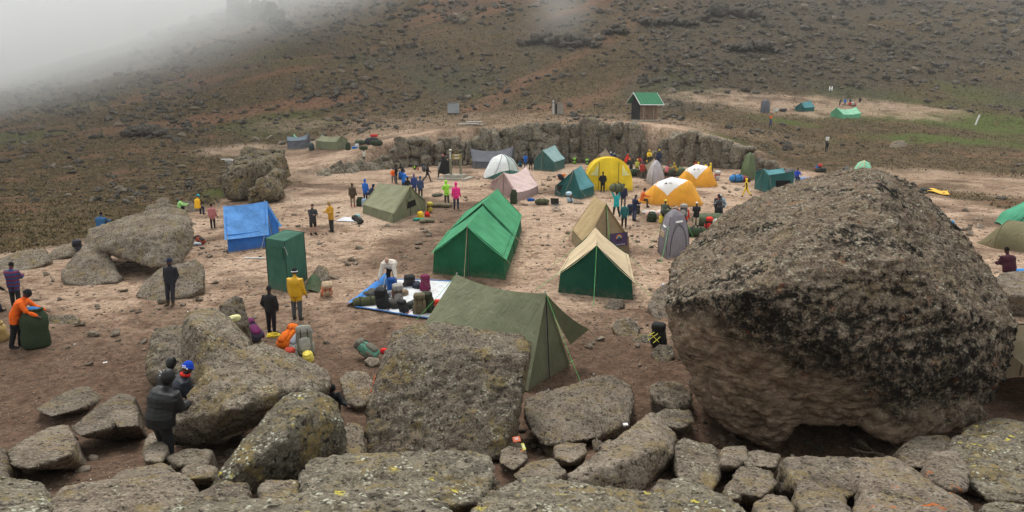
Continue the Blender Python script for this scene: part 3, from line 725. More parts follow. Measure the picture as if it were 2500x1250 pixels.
for k_, (lb, hp) in enumerate((('small angular block in the rubble below the square boulder', [(1770, 1190, 7.4), (1785, 1172, 7.7), (1815, 1185, 7.6), (1812, 1215, 7.0), (1780, 1222, 6.8)]),
    ('low rock at the bottom edge right of the mossy rock', [(1840, 1235, 6.1), (1870, 1205, 6.7), (1925, 1212, 6.6), (1950, 1262, 5.5), (1870, 1280, 5.2)]),
    ('flat stone in front of the dark hollow', [(1800, 1110, 9.3), (1850, 1098, 9.8), (1905, 1112, 9.4), (1895, 1140, 8.6), (1820, 1138, 8.6)]),
    ('narrow rock at the lower right corner below the big lichen boulder', [(2400, 1238, 6.6), (2440, 1222, 7.0), (2520, 1235, 6.7), (2520, 1290, 5.4), (2420, 1290, 5.4)]),
    ('split rock beside the pointed low rock', [(2085, 1235, 6.2), (2110, 1205, 6.9), (2150, 1228, 6.4), (2165, 1285, 5.3), (2100, 1285, 5.2)]),
    ('dark stone wedged left of the upright square boulder', [(1590, 1195, 7.3), (1610, 1168, 7.8), (1650, 1180, 7.6), (1640, 1212, 6.8), (1600, 1215, 6.7)]),
    ('brown stone between the wedge boulder and the tilted slab', [(1460, 1090, 9.6), (1490, 1075, 10.0), (1520, 1082, 9.8), (1500, 1105, 9.2)]),
    ('small grey rock below the broken flat stone', [(440, 1145, 8.2), (470, 1128, 8.6), (530, 1140, 8.4), (515, 1165, 7.7), (455, 1170, 7.6)]))):
    boulder(lb, (R_GREY, R_PALE, R_PALE, R_LICH, R_ORNG, R_GREY, R_GREY, R_GREY)[k_], [hp], voxel=.035, amp=.05, thick=.5, drop=.3, freq=1.5)
# ------------------------------------------------------------------ rock walls built of jointed blocks
def block_mesh(c, sz, rot, seed, voxel, amp, mat, soft=2):
    r = random.Random(seed)
    pts = []
    for sx in (-1, 1):
        for sy in (-1, 1):
            for sz_ in (-1, 1):
                if r.random() < .8: pts.append(Vector((sx * sz[0] / 2 * r.uniform(.55, 1.0), sy * sz[1] / 2 * r.uniform(.6, 1.05), sz_ * sz[2] / 2 * r.uniform(.65, 1.0))))
    for _ in range(11):
        q = Vector((r.gauss(0, 1), r.gauss(0, 1), r.gauss(0, 1))).normalized()
        pts.append(Vector((q.x * sz[0] * .58, q.y * sz[1] * .58, q.z * sz[2] * .58)))
    M = Matrix.Rotation(rot[2], 3, 'Z') @ Matrix.Rotation(rot[0], 3, 'X') @ Matrix.Rotation(rot[1], 3, 'Y')
    pts = [np.array(M @ q) for q in pts]
    co, F = rock_mesh([pts], voxel, amp, soft, seed * .37, .8, 1.0)
    return mesh_from('rock_block', co, F, [mat])

def wall_of(label, cols, seed, lean=0.0, mat=R_WALL, name='rock_wall', rows=(1, 3)):
    """cols: (px left, px right, top py) ; the foot stands on the wall line"""
    r = random.Random(seed)
    u0 = (cols[0][0] - 1250) / F_PX; y0 = float(wall_y(u0))
    root = empty(name, (u0 * y0, y0, 0)); tag(root, label, 'rock wall', kind='thing')
    o0 = np.array(root.location)
    for (a, b, top) in cols:
        u = ((a + b) / 2 - 1250) / F_PX; y = float(wall_y(u)); x = u * y
        zt = P((a + b) / 2, top + 7, y - .6)[2] + r.uniform(-.35, .25)
        zb = float(hgt(x, y - 1.0)[0]) - .3
        w = (b - a) / F_PX * y
        n = (1 if r.random() < .12 else r.randint(2, 3)) if zt - zb > 2.4 else (2 if zt - zb > 1.4 else 1)
        cuts = [0] + sorted(r.uniform(.2, .85) for _ in range(n - 1)) + [1]
        cuts = [0] + [(k / n) + r.uniform(-.22, .22) / n * 1.5 for k in range(1, n)] + [1]
        yo = r.uniform(-.8, .5)
        for k in range(n):
            z0, z1 = zb + (zt - zb) * cuts[k], zb + (zt - zb) * cuts[k + 1]
            split = w > 1.7 and r.random() < .35
            for xs in ((-.25, .25) if split else (0,)):
                ww = w * (.75 if split else 1.32)
                me = block_mesh((0, 0, 0), (ww, r.uniform(2.3, 2.9), (z1 - z0) * 1.30), (r.uniform(-.15, .15), lean + r.uniform(-.22, .22), r.uniform(-.4, .4)), r.randint(1, 9999), .14, .20, mat)
                obj('rock_block', me, root, np.array([x + xs * w + r.uniform(-.08, .08), y + yo + r.uniform(-.2, .2) + .25 * k, (z0 + z1) / 2]) - o0)
    return root

def cols_from(px_top, seed, wmin=12, wmax=44):
    r = random.Random(seed); xs = [q[0] for q in px_top]; ts = [q[1] for q in px_top]
    out, a = [], xs[0]
    while a < xs[-1]:
        b = min(a + r.uniform(wmin, wmax), xs[-1])
        if xs[-1] - b < 8: b = xs[-1]
        out.append((a, b, float(np.interp((a + b) / 2, xs, ts)) + r.uniform(-7, 8))); a = b
    return out

wall_of('jointed grey rock wall behind the tents, below the green-roofed hut', cols_from([(1135, 332), (1165, 330), (1200, 318), (1250, 310), (1300, 303), (1340, 300), (1430, 296), (1480, 294), (1530, 302), (1562, 316)], 3), 31)
wall_of('rock wall behind the signpost, left of the long wall', cols_from([(1062, 338), (1095, 322), (1125, 328), (1136, 345)], 5, 14, 24), 32)
wall_of('pair of rock towers left of the signpost wall', cols_from([(938, 382), (960, 350), (985, 328), (1048, 334)], 8, 18, 30), 33)
wall_of('long rock wall at the right behind the orange dome tents', cols_from([(1606, 352), (1625, 332), (1645, 320), (1700, 325), (1745, 334), (1790, 352), (1840, 370), (1880, 388), (1900, 402), (1928, 414)], 9, 18, 36), 34)
wall_of('rubble filling the notch between the two rock walls', cols_from([(1560, 352), (1580, 375), (1608, 360)], 12, 12, 18), 35, rows=(1, 2))

def pile(label, items, mat, name='rock_outcrop', seed=1, voxel=.14, amp=.12, cat='rock outcrop', depth=2.0):
    """items: (px, py centre, y, width px, height px, tilt)"""
    r = random.Random(seed)
    c0 = P(*items[0][:3]); root = empty(name, (c0[0], c0[1], 0)); tag(root, label, cat, kind='thing')
    o0 = np.array(root.location)
    for (px, py, y, w, h, tl) in items:
        p = P(px, py, y); s = scale_at(p)
        me = block_mesh((0, 0, 0), (w / s, depth * r.uniform(.8, 1.2), h / s), (r.uniform(-.1, .1), tl, r.uniform(-.3, .3)), r.randint(1, 9999), voxel, amp, mat)
        obj('rock_block', me, root, p - o0)
    return root

r_ = random.Random(4); it = []
for k in range(24):                                     # craggy outcrop beyond the blue tent
    f = r_.random(); px = 560 + 120 * r_.random(); top = np.interp(px, [550, 600, 640, 692], [455, 385, 368, 372]); bot = np.interp(px, [550, 610, 660, 692], [492, 488, 470, 455])
    py = top + 12 + (bot - top - 14) * f
    it.append((px, py, 58 - 9.5 * f, r_.uniform(22, 44), r_.uniform(36, 70), r_.uniform(-.45, .1)))
it += [(572, 455, 50, 40, 76, -.2), (600, 445, 50.5, 40, 88, -.2), (630, 436, 51.5, 42, 92, -.15), (660, 425, 53, 44, 84, -.1), (640, 390, 57, 60, 46, -.1), (675, 372, 60, 40, 18, 0), (600, 410, 55, 60, 50, -.2)]
pile('craggy dark rock outcrop beyond the blue tent', it, R_CRAG, seed=5, depth=3.0)
it = []
for k in range(30):                                     # tilted ribs left of the towers
    px = 765 + 185 * (k / 29) + r_.uniform(-8, 8); top = np.interp(px, [745, 800, 850, 900, 950], [452, 412, 400, 392, 372]); bot = np.interp(px, [745, 850, 950], [462, 452, 432])
    f = r_.random(); py = top + 8 + (bot - top - 10) * f
    it.append((px, py, float(wall_y((px - 1250) / F_PX)) + 1.5 - 3.5 * f, r_.uniform(26, 48), r_.uniform(20, 38), r_.uniform(-.75, -.35)))
pile('tilted grey rock ribs left of the rock towers', it, R_WALL, seed=6, depth=2.4)
# dark crags high on the slope
def crag(label, x0, x1, yt, yb, n, seed):
    r = random.Random(seed); it = []
    for k in range(n * 3):
        f = (k + .5) / (n * 3); px = x0 + (x1 - x0) * f + r.uniform(-8, 8); e = math.sin(math.pi * min(1, f * 1.1 + .02)) ** .5
        h = (yb - yt) * r.uniform(.25, .75) * (.45 + .55 * e); py = yb - h / 2 - (yb - yt) * r.uniform(0, .45) * e
        g = G(px, py + h * .4)
        it.append((px, py, g[1] - r.uniform(.2, 2.0), (x1 - x0) / n * r.uniform(.5, 1.25), h, r.uniform(-.5, .5)))
    pile(label, it, R_DARK, 'crag', seed, .4, .55, 'crag', 6.0)
crag('long dark crag in the middle of the mountain slope', 1270, 1460, 78, 114, 8, 21)
crag('largest dark crag at the top right of the slope', 1716, 1862, 4, 46, 6, 22)
crag('stepped dark crag below the largest one', 1766, 1896, 98, 124, 7, 23)
crag('small dark crag right of the long one', 1486, 1530, 60, 84, 3, 24)
crag('broken crag left of the largest one', 1570, 1700, 40, 62, 6, 25)
crag('dark rock knot on the left slope above the far tents', 308, 402, 300, 330, 5, 26)
crag('crag rising out of the fog on the ridge', 560, 700, -20, 66, 6, 27)

# ------------------------------------------------------------------ loose rocks on the slopes
def small_rock_mesh(seed, n=18, jag=.35):
    r = np.random.RandomState(seed); p = r.normal(size=(n, 3)); p /= np.linalg.norm(p, axis=1)[:, None]
    p *= (1 - jag * r.rand(n))[:, None] * np.array([1, .85, .68]) * .5
    v, f = hull(p)
    bm = bmesh.new(); vv = [bm.verts.new(q) for q in v]
    for q in f: bm.faces.new([vv[i] for i in q])
    bmesh.ops.bevel(bm, geom=bm.edges[:], offset=.045, segments=1, affect='EDGES')
    bmesh.ops.triangulate(bm, faces=bm.faces)
    vs = np.array([q.co[:] for q in bm.verts]); bm.verts.index_update(); fs = [tuple(q.index for q in t.verts) for t in bm.faces]; bm.free()
    return vs, fs
LIB = [small_rock_mesh(k) for k in range(10)]
def lib_meshes(mat, nm):
    return [mesh_from(nm, v, f, [mat], smooth=False) for v, f in LIB]
L_DARK = lib_meshes(R_DARK, 'slope_rock'); L_PALE = lib_meshes(R_PALE, 'slope_rock'); L_STONE = lib_meshes(R_STONE, 'stone')

cand = []
rs = np.random.RandomState(5)
NC = 30000
px = rs.uniform(-20, 2520, NC); py = 4 + 496 * rs.rand(NC) ** 1.1
dn = fbm(np.stack([px / 260, py / 110, np.full(NC, 2.)], 1), 1, 4)
for i in range(NC):
    x_, y_ = px[i], py[i]
    dens = .35 + 1.5 * dn[i] + (.75 if 1560 < x_ < 2400 and y_ < 215 else 0) + (.2 if 150 < x_ < 1000 else 0)
    if x_ > 1950 and y_ > 200: dens -= .35
    if rs.rand() < dens: cand.append((x_, y_))
# ground points for all of them at once: march along the rays
cand = np.array(cand)
def G_many(pp):
    U_, V_ = (pp[:, 0] - 1250) / F_PX, -(pp[:, 1] - 625) / F_PX
    dy, dz = CP + V_ * SP, -SP + V_ * CP
    ys = np.concatenate([np.arange(4, 16, .4), np.arange(16, 120, 1.2), np.arange(120, 449, 3)]); out = np.full(len(pp), -1.0); done = np.zeros(len(pp), bool)
    pf = np.ones(len(pp)); py_ = np.full(len(pp), ys[0])
    for y in ys:
        act = np.nonzero(~done)[0]; t = y / dy[act]; f_ = CAM_H + dz[act] * t - hgt(U_[act] * t, np.full(len(act), y), False)
        h_ = f_ <= 0; k_ = act[h_]
        out[k_] = py_[k_] + (y - py_[k_]) * pf[k_] / np.maximum(pf[k_] - f_[h_], 1e-6); done[k_] = True
        pf[act] = f_; py_[act] = y
    x = U_ * out / dy
    return x, out, done
cx, cyy, ok = G_many(cand)
hh, gg, rr = heath_at(cx, np.maximum(cyy, 0))
keep = ok & (hh > .55) & (gg < .5) & (cyy > 30)
uu_ = cx / np.maximum(cyy, 5)
keep &= ~((np.abs(cyy - wall_y(uu_)) < 4) & (uu_ > -.37) & (uu_ < .46))
cx, cyy = cx[keep], cyy[keep]; cz = hgt(cx, cyy)
size_px = 3 + 26 * rs.rand(len(cx)) ** 5
size = size_px / (F_PX / cyy)
order = np.argsort(-size_px)
for j, i in enumerate(order[:260]):
    me = (L_DARK if rs.rand() < .8 else L_PALE)[rs.randint(10)]
    o = bpy.data.objects.new('slope_rock', me); COL.objects.link(o)
    o.location = (cx[i], cyy[i], cz[i] + size[i] * .10); o.rotation_euler = (rs.uniform(-.3, .3), rs.uniform(-.3, .3), rs.uniform(0, 6.3))
    s_ = size[i] * 1.15; o.scale = (s_, s_, s_ * rs.uniform(.7, 1.15))
    x_, y_ = 1250 + F_PX * cx[i] / cyy[i], cyy[i]
    where = ('the misty left slope' if x_ < 520 else 'the slope above the far left tents' if x_ < 950 else 'the slope above the sheds' if x_ < 1480 else 'the rocky slope above the green-roofed hut' if x_ < 1880 else 'the slope above the far clearing' if x_ < 2150 else 'the slope at the far right') if y_ > 118 else ('the heath left of the camp' if x_ < 800 else 'the terrace behind the rock wall' if x_ < 1700 else 'the heath right of the camp')
    lb = ('largest ' if j < 45 else 'big ' if j < 120 else 'medium-sized ' if j < 190 else 'small ') + ('dark' if me in L_DARK else 'pale') + ' rock ' + ('lying high on ' if y_ > 190 else 'lying on ') + where
    tag(o, lb, 'rock', 'rocks on ' + where)
def joined(name, mat, xs, ys, zs, sizes, label, cat, seed=3, lift=.1, lib=None, parent=None):
    r = np.random.RandomState(seed); V, T = [], []; b = 0
    lib = lib or [(v, np.array(f)) for v, f in LIB]
    for x, y, z, s in zip(xs, ys, zs, sizes):
        v, f = lib[r.randint(len(lib))]; a = r.uniform(0, 6.3); c_, s_ = math.cos(a), math.sin(a)
        q = v * s * np.array([1, 1, r.uniform(.7, 1.1)]); q = np.stack([q[:, 0] * c_ - q[:, 1] * s_ + x, q[:, 0] * s_ + q[:, 1] * c_ + y, q[:, 2] + z + s * lift], 1)
        V.append(q); T.append(np.asarray(f) + b); b += len(q)
    V, T = np.concatenate(V), np.concatenate(T)
    me = bpy.data.meshes.new(name); me.vertices.add(len(V)); me.vertices.foreach_set('co', V.ravel())
    k = T.shape[1]; me.loops.add(T.size); me.loops.foreach_set('vertex_index', T.ravel().astype(np.int32))
    me.polygons.add(len(T)); me.polygons.foreach_set('loop_start', (np.arange(len(T)) * k).astype(np.int32))
    me.materials.append(mat); me.update(calc_edges=True); me.validate()
    return tag(obj(name, me), label, cat, kind='stuff')
LOW = []
for k in range(8):
    r = np.random.RandomState(100 + k); p = r.normal(size=(9, 3)); p /= np.linalg.norm(p, axis=1)[:, None]
    p *= (1 - .4 * r.rand(9))[:, None] * np.array([1, .85, .65]) * .5
    v, f = hull(p); LOW.append((v, np.array(f)))
rest = order[260:]
joined('scree', R_DARK, cx[rest], cyy[rest], cz[rest], size[rest] * 1.1, 'countless small dark rocks strewn over the mountain slopes', 'scree', lib=LOW)

# ------------------------------------------------------------------ tussock grass and heath
def tussock_lib():
    out = []
    for k in range(6):
        r = random.Random(k); V, T = [], []
        for j in range(7):
            a = r.uniform(0, 6.28); w = r.uniform(.05, .10); l = r.uniform(.6, 1.0); o = r.uniform(.05, .5)
            d = Vector((math.cos(a), math.sin(a), 0)); s = Vector((-d.y, d.x, 0))
            p0 = d * r.uniform(0, .15); p1 = p0 + d * o * .5 + Vector((0, 0, l * .62)); p2 = p0 + d * o * 1.15 + Vector((0, 0, l * r.uniform(.7, .95)))
            b = len(V); V += [p0 - s * w, p0 + s * w, p1 + s * w * .9, p1 - s * w * .9, p2]; T += [(b, b + 1, b + 2), (b, b + 2, b + 3), (b + 3, b + 2, b + 4)]
        out.append((np.array([q[:] for q in V]), np.array(T)))
    return out
TUS = tussock_lib()
def tus_mat(name, a, b):
    t = NT(name); v = t.new('ShaderNodeNewGeometry').outputs['Position']
    return t.done(t.mix(t.ramp(t.noise(v, .9, 4, .7), .35, .65), a, b), 1.0, None, .05)
M_TUS = tus_mat('tussock_straw', (.135, .098, .052), (.30, .23, .125))
M_TUSD = tus_mat('tussock_dark', (.062, .053, .028), (.135, .112, .056))
M_TUSG = tus_mat('tussock_green', (.045, .070, .016), (.095, .11, .03))
rs = np.random.RandomState(8); N = 110000
px = rs.uniform(-40, 2540, N); py = 60 + 560 * rs.rand(N) ** .8
tx, ty, ok = G_many(np.stack([px, py], 1))
hh, gg, rr = heath_at(tx, np.maximum(ty, 0))
tu = tx / np.maximum(ty, 5)
ok &= ~((np.abs(ty - wall_y(tu)) < 3.0) & (tu > -.37) & (tu < .46))
ok &= (ty > 25) & (ty < 330)
patch = fbm2(tx, ty, .25, 3)
p_ = np.where(hh > .5, .62 + .6 * patch - .35 * rr, (.10 + .35 * np.clip(patch + .1, 0, 1)) * (ty > 90)) * np.where(gg > .45, .5, 1)
ok &= rs.rand(N) < p_
tx, ty, gg = tx[ok], ty[ok], gg[ok]; tz = hgt(tx, ty)
kind = np.where((gg > .4), 2, np.where(rs.rand(len(tx)) < .28, 1, 0))
tsz = rs.uniform(.13, .30, len(tx)) * (1 + np.clip((ty - 60) / 110, 0, 1.6))
for k, (m, nm, lb) in enumerate(((M_TUS, 'straw_tussocks', 'straw-coloured tussock grass covering the slopes'), (M_TUSD, 'heath_tussocks', 'dark heath clumps dotted among the straw grass'), (M_TUSG, 'meadow_grass', 'fresh green grass on the damp meadow'))):
    q = kind == k
    joined(nm, m, tx[q], ty[q], tz[q] - .03, tsz[q] * (.7 if k == 2 else 1), lb, 'grass', seed=20 + k, lift=0.0, lib=TUS)
# ------------------------------------------------------------------ tents
def lerp(a, b, t): return a + (b - a) * t
C_ = {}
def fabric(key, col, **k):
    if key not in C_: C_[key] = cloth('fabric_' + key, col, **k)
    return C_[key]
M_POLE = plain('tent_pole_metal', (.35, .34, .32), .45, .5, .1)
M_ZIP = plain('zip_black', (.02, .02, .02), .6)
M_LINE_G = plain('guy_line_green', (.12, .55, .16), .7)
M_LINE_T = plain('guy_line_tan', (.42, .34, .20), .8)
M_LINE_W = plain('guy_line_white', (.7, .68, .62), .8)
M_WOOD = plain('weathered_wood', (.30, .24, .17), .9, .1, .3, 9, .3)
M_PLANK = plain('grey_planks', (.26, .235, .20), .9, .1, .35, 7, .3)

def grid_mesh(fn, na, nb, amp=0.0, freq=1.6, seed=0.0, amp2=0.0):
    A, B = np.meshgrid(np.linspace(0, 1, na), np.linspace(0, 1, nb), indexing='ij')
    V = np.array([fn(a, b) for a, b in zip(A.ravel(), B.ravel())])
    idx = np.arange(na * nb).reshape(na, nb)
    F = np.stack([idx[:-1, :-1], idx[1:, :-1], idx[1:, 1:], idx[:-1, 1:]], 2).reshape(-1, 4)
    if amp:
        n = normals(V, F); edge = (np.sin(np.pi * A.ravel()) * np.sin(np.pi * B.ravel())) ** .35
        q = V + seed
        V = V + n * (amp * edge * (fbm(q, freq, 3) + .45 * (fbm(q * np.array([1, 1, .3]), freq * 3.5, 2, .5, True) - .5)))[:, None]
    return V, F

def sheet(name, fn, na, nb, mat, parent, off, amp=.03, freq=1.5, seed=0.0):
    V, F = grid_mesh(fn, na, nb, amp, freq, seed)
    return obj(name, mesh_from(name, V - off, F, [mat]), parent)

def guy(parent, off, a, b, mat, r=.008, name='guy_line', sag=.03):
    a, b = Vector(a), Vector(b); m = MB()
    pts = [a.lerp(b, t) - Vector((0, 0, sag * 4 * t * (1 - t))) - Vector(off) for t in (0, .25, .5, .75, 1)]
    m.tube(pts, r, 4); return m.build(name, mat, parent)

def ridge_tent(label, corners, rf, rb, he, roof, wall, sag=.05, ov=.06, inset=.06, amp=.055, door=True, lines=M_LINE_T, wall_front=None, open_front=False, split=True, seed=1.0, lift=0.0, lat=.07, front_ov=.12, nlines=4):
    g = [G(*c) for c in corners]; fl, fr, br, bl = g
    mf, mb_ = (fl + fr) / 2, (br + bl) / 2
    Rf, Rb = P(rf[0], rf[1], mf[1]), P(rb[0], rb[1], mb_[1])
    off = (fl + fr + br + bl) / 4; off[2] = min(q[2] for q in g)
    root = empty('tent', off); tag(root, label, 'tent')
    up = np.array([0, 0, 1.0])
    L = np.linalg.norm(mf - mb_); Wd = np.linalg.norm(fl - fr)
    ns = max(8, int(L * 7)); ax = (mf - mb_) / max(L, .01)
    gl = lambda s: lerp(fl, bl, s); gr = lambda s: lerp(fr, br, s)
    rd = lambda s: lerp(Rf, Rb, s) - up * sag * 4 * s * (1 - s)
    def ev(s, side):
        g0 = gl(s) if side < 0 else gr(s); m = (gl(s) + gr(s)) / 2
        return g0 + (m - g0) * inset + up * he - up * sag * .35 * 4 * s * (1 - s)
    def roof_pt(side):
        def f(a, b):
            e = ev(a, side); r = rd(a)
            q = r + (e - r) * (b * (1 + ov)) - up * lat * 4 * b * (1 - b)
            return q + ax * front_ov * (1 - 2 * a)
        return f
    nt = max(7, int(np.linalg.norm(ev(.5, 1) - rd(.5)) * 7))
    for sd, k in ((-1, 0), (1, 5)):
        sheet('roof_panel', roof_pt(sd), ns, nt, roof, root, off, amp, 1.4, seed + k)
    if he > .15:
        for sd, k in ((-1, 2), (1, 7)):
            sheet('side_wall', lambda a, b, sd=sd: lerp(ev(a, sd), (gl(a) if sd < 0 else gr(a)) - up * .04, b), ns, max(4, int(he * 7)), wall, root, off, amp * .8, 2.0, seed + k)
    def gable(s, half):
        def f(a, b):
            # a: from the outer side to the centre, b: from top to the ground
            sd = -1 if half == 0 else 1
            o, c = (gl(s) if sd < 0 else gr(s)), (gl(s) + gr(s)) / 2
            e, r = ev(s, sd), rd(s) - up * .03
            g0 = lerp(o, c, a)
            t = a
            top = e + (r - e) * t
            if a < inset and inset > 0: top = lerp(o + up * .02, e, 1.0)
            base = np.array([g0[0], g0[1], lerp(o[2], c[2], a) - .04])
            return lerp(top, base, b) - (0)
        return f
    wf = wall_front or wall
    for s, front in ((0.0, True), (1.0, False)):
        if front and open_front: continue
        for half in (0, 1):
            nm = 'door_flap' if (front and door) else 'end_wall'
            sheet(nm, gable(s, half), 10, 12, wf, root, off, amp * 1.1, 1.8, seed + 11 + half + s)
    if door and not open_front:
        c = (fl + fr) / 2; m = MB(); top = rd(0) - up * .06
        pts = [lerp(top, c, t) + ax * .03 - off for t in np.linspace(0, 1, 7)]
        m.tube(pts, .014, 4); m.build('door_zip', M_ZIP, root)
    for q, a0 in ((Rf, mf), (Rb, mb_)):
        m = MB(); m.tube([a0 - off, q + up * .06 - off], .02, 6); m.build('pole', M_POLE, root)
    if lines is not None:
        ends = [(Rf + up * .03, mf + ax * (1.0 + .5 * Wd * .3)), (Rb + up * .03, mb_ - ax * 1.4)]
        for s in (0.02, .98):
            for sd in (-1, 1):
                e = ev(s, sd); g0 = gl(s) if sd < 0 else gr(s); m = (gl(s) + gr(s)) / 2; d = (g0 - m) / max(np.linalg.norm(g0 - m), .01)
                ends.append((e, g0 + d * .9))
        for a, b in ends[:2 + nlines]:
            b = on_ground(b[0], b[1]); guy(root, off, a, b, lines)
    return root, dict(off=off, fl=fl, fr=fr, br=br, bl=bl, Rf=Rf, Rb=Rb, ax=ax, ev=ev, rd=rd, up=up)

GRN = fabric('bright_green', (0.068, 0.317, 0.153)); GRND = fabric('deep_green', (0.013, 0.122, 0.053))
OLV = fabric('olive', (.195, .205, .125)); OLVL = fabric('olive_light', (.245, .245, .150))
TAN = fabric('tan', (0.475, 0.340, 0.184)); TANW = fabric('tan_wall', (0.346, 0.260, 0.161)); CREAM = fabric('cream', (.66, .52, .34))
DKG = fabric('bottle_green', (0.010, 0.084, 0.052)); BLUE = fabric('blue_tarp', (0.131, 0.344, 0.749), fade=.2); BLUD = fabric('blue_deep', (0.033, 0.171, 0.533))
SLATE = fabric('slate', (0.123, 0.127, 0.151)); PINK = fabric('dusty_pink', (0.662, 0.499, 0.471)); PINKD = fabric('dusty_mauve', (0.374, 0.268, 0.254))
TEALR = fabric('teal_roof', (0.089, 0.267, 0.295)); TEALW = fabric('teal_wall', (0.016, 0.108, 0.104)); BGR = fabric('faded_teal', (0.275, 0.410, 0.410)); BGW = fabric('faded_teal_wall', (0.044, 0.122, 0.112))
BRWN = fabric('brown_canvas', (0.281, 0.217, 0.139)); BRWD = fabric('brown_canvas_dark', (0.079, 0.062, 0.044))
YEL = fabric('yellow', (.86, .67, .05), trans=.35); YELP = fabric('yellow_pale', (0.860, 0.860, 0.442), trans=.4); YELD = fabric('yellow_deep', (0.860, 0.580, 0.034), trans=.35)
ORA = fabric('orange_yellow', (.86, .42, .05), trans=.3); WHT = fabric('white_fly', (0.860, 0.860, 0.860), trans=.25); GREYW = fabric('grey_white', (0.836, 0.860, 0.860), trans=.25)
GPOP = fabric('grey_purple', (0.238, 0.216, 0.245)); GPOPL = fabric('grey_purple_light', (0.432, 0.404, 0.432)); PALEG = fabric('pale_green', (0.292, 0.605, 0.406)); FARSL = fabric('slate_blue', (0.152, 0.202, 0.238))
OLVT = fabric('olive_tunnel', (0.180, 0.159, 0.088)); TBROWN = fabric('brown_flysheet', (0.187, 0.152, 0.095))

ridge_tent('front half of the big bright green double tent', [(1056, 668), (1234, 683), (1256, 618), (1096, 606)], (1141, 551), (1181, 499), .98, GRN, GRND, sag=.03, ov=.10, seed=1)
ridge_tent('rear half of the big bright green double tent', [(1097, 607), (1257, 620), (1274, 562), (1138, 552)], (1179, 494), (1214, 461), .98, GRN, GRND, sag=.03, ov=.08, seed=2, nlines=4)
_, near = ridge_tent('nearest olive green ridge tent, behind the central boulder', [(1285, 957), (1389, 893), (1135, 772), (1002, 852)], (1331, 715), (1116, 670), .04, OLV, OLV, sag=.16, ov=.0, inset=.0, lat=.0, amp=.05, lines=M_LINE_G, seed=3, front_ov=.05)
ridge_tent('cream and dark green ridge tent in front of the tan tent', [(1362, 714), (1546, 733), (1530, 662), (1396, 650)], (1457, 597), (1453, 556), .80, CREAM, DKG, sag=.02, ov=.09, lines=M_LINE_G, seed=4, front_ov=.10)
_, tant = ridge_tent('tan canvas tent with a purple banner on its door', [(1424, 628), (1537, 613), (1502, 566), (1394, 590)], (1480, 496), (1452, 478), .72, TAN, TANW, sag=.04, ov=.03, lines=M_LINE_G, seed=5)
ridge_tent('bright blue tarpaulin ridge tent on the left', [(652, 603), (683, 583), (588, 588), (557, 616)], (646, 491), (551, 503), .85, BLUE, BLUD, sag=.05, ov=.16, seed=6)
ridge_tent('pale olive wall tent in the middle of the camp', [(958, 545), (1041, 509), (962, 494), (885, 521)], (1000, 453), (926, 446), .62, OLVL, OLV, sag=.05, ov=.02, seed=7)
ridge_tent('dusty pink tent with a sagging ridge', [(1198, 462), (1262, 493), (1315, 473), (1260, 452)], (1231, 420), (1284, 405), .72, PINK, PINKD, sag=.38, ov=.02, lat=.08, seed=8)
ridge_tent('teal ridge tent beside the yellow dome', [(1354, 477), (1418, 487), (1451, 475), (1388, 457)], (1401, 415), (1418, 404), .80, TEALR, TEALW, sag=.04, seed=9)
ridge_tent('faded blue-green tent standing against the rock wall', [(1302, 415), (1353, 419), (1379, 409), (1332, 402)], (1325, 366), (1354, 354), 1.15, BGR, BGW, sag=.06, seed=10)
ridge_tent('dark grey tarpaulin tent under the rock wall', [(1244, 408), (1254, 401), (1152, 403), (1156, 412)], (1251, 358), (1151, 362), .95, SLATE, SLATE, sag=.45, seed=12)
ridge_tent('tan tent peeping out behind the yellow dome', [(1438, 412), (1484, 412), (1502, 405), (1455, 404)], (1463, 376), (1478, 362), .6, BRWN, TANW, sag=.12, seed=13)
ridge_tent('brown canvas tent with a dark open front', [(1554, 432), (1584, 438), (1622, 425), (1592, 418)], (1575, 402), (1596, 386), .6, BRWN, BRWD, sag=.15, seed=14)
ridge_tent('teal frame tent with a black open side', [(1841, 461), (1874, 472), (1936, 462), (1908, 452)], (1866, 412), (1916, 422), 1.55, TEALR, TEALW, sag=.05, ov=.06, inset=.02, seed=15)
ridge_tent('teal tent in the far clearing', [(1940, 270), (1964, 273), (1988, 271), (1966, 264)], (1957, 250), (1978, 245), .8, TEALR, TEALW, seed=16, lines=None)
ridge_tent('pale green sagging tent in the far clearing', [(2027, 285), (2058, 291), (2101, 288), (2076, 279)], (2043, 262), (2090, 261), .9, PALEG, fabric('mid_green', (0.133, 0.389, 0.218)), sag=.45, seed=17, lines=None)
ridge_tent('slate blue tent far left below the slope', [(748, 362), (758, 353), (707, 353), (702, 364)], (752, 326), (703, 333), 1.2, FARSL, SLATE, sag=.35, seed=18, lines=None)
ridge_tent('olive tent far left beside the slate blue one', [(822, 367), (851, 361), (800, 353), (771, 362)], (833, 330), (786, 329), 1.1, OLVL, OLV, sag=.3, seed=19, lines=None)
ridge_tent('pale green tent tip behind the slate blue tent', [(708, 352), (728, 353), (730, 347), (712, 346)], (716, 328), (718, 327), .5, PALEG, PALEG, seed=20, lines=None)

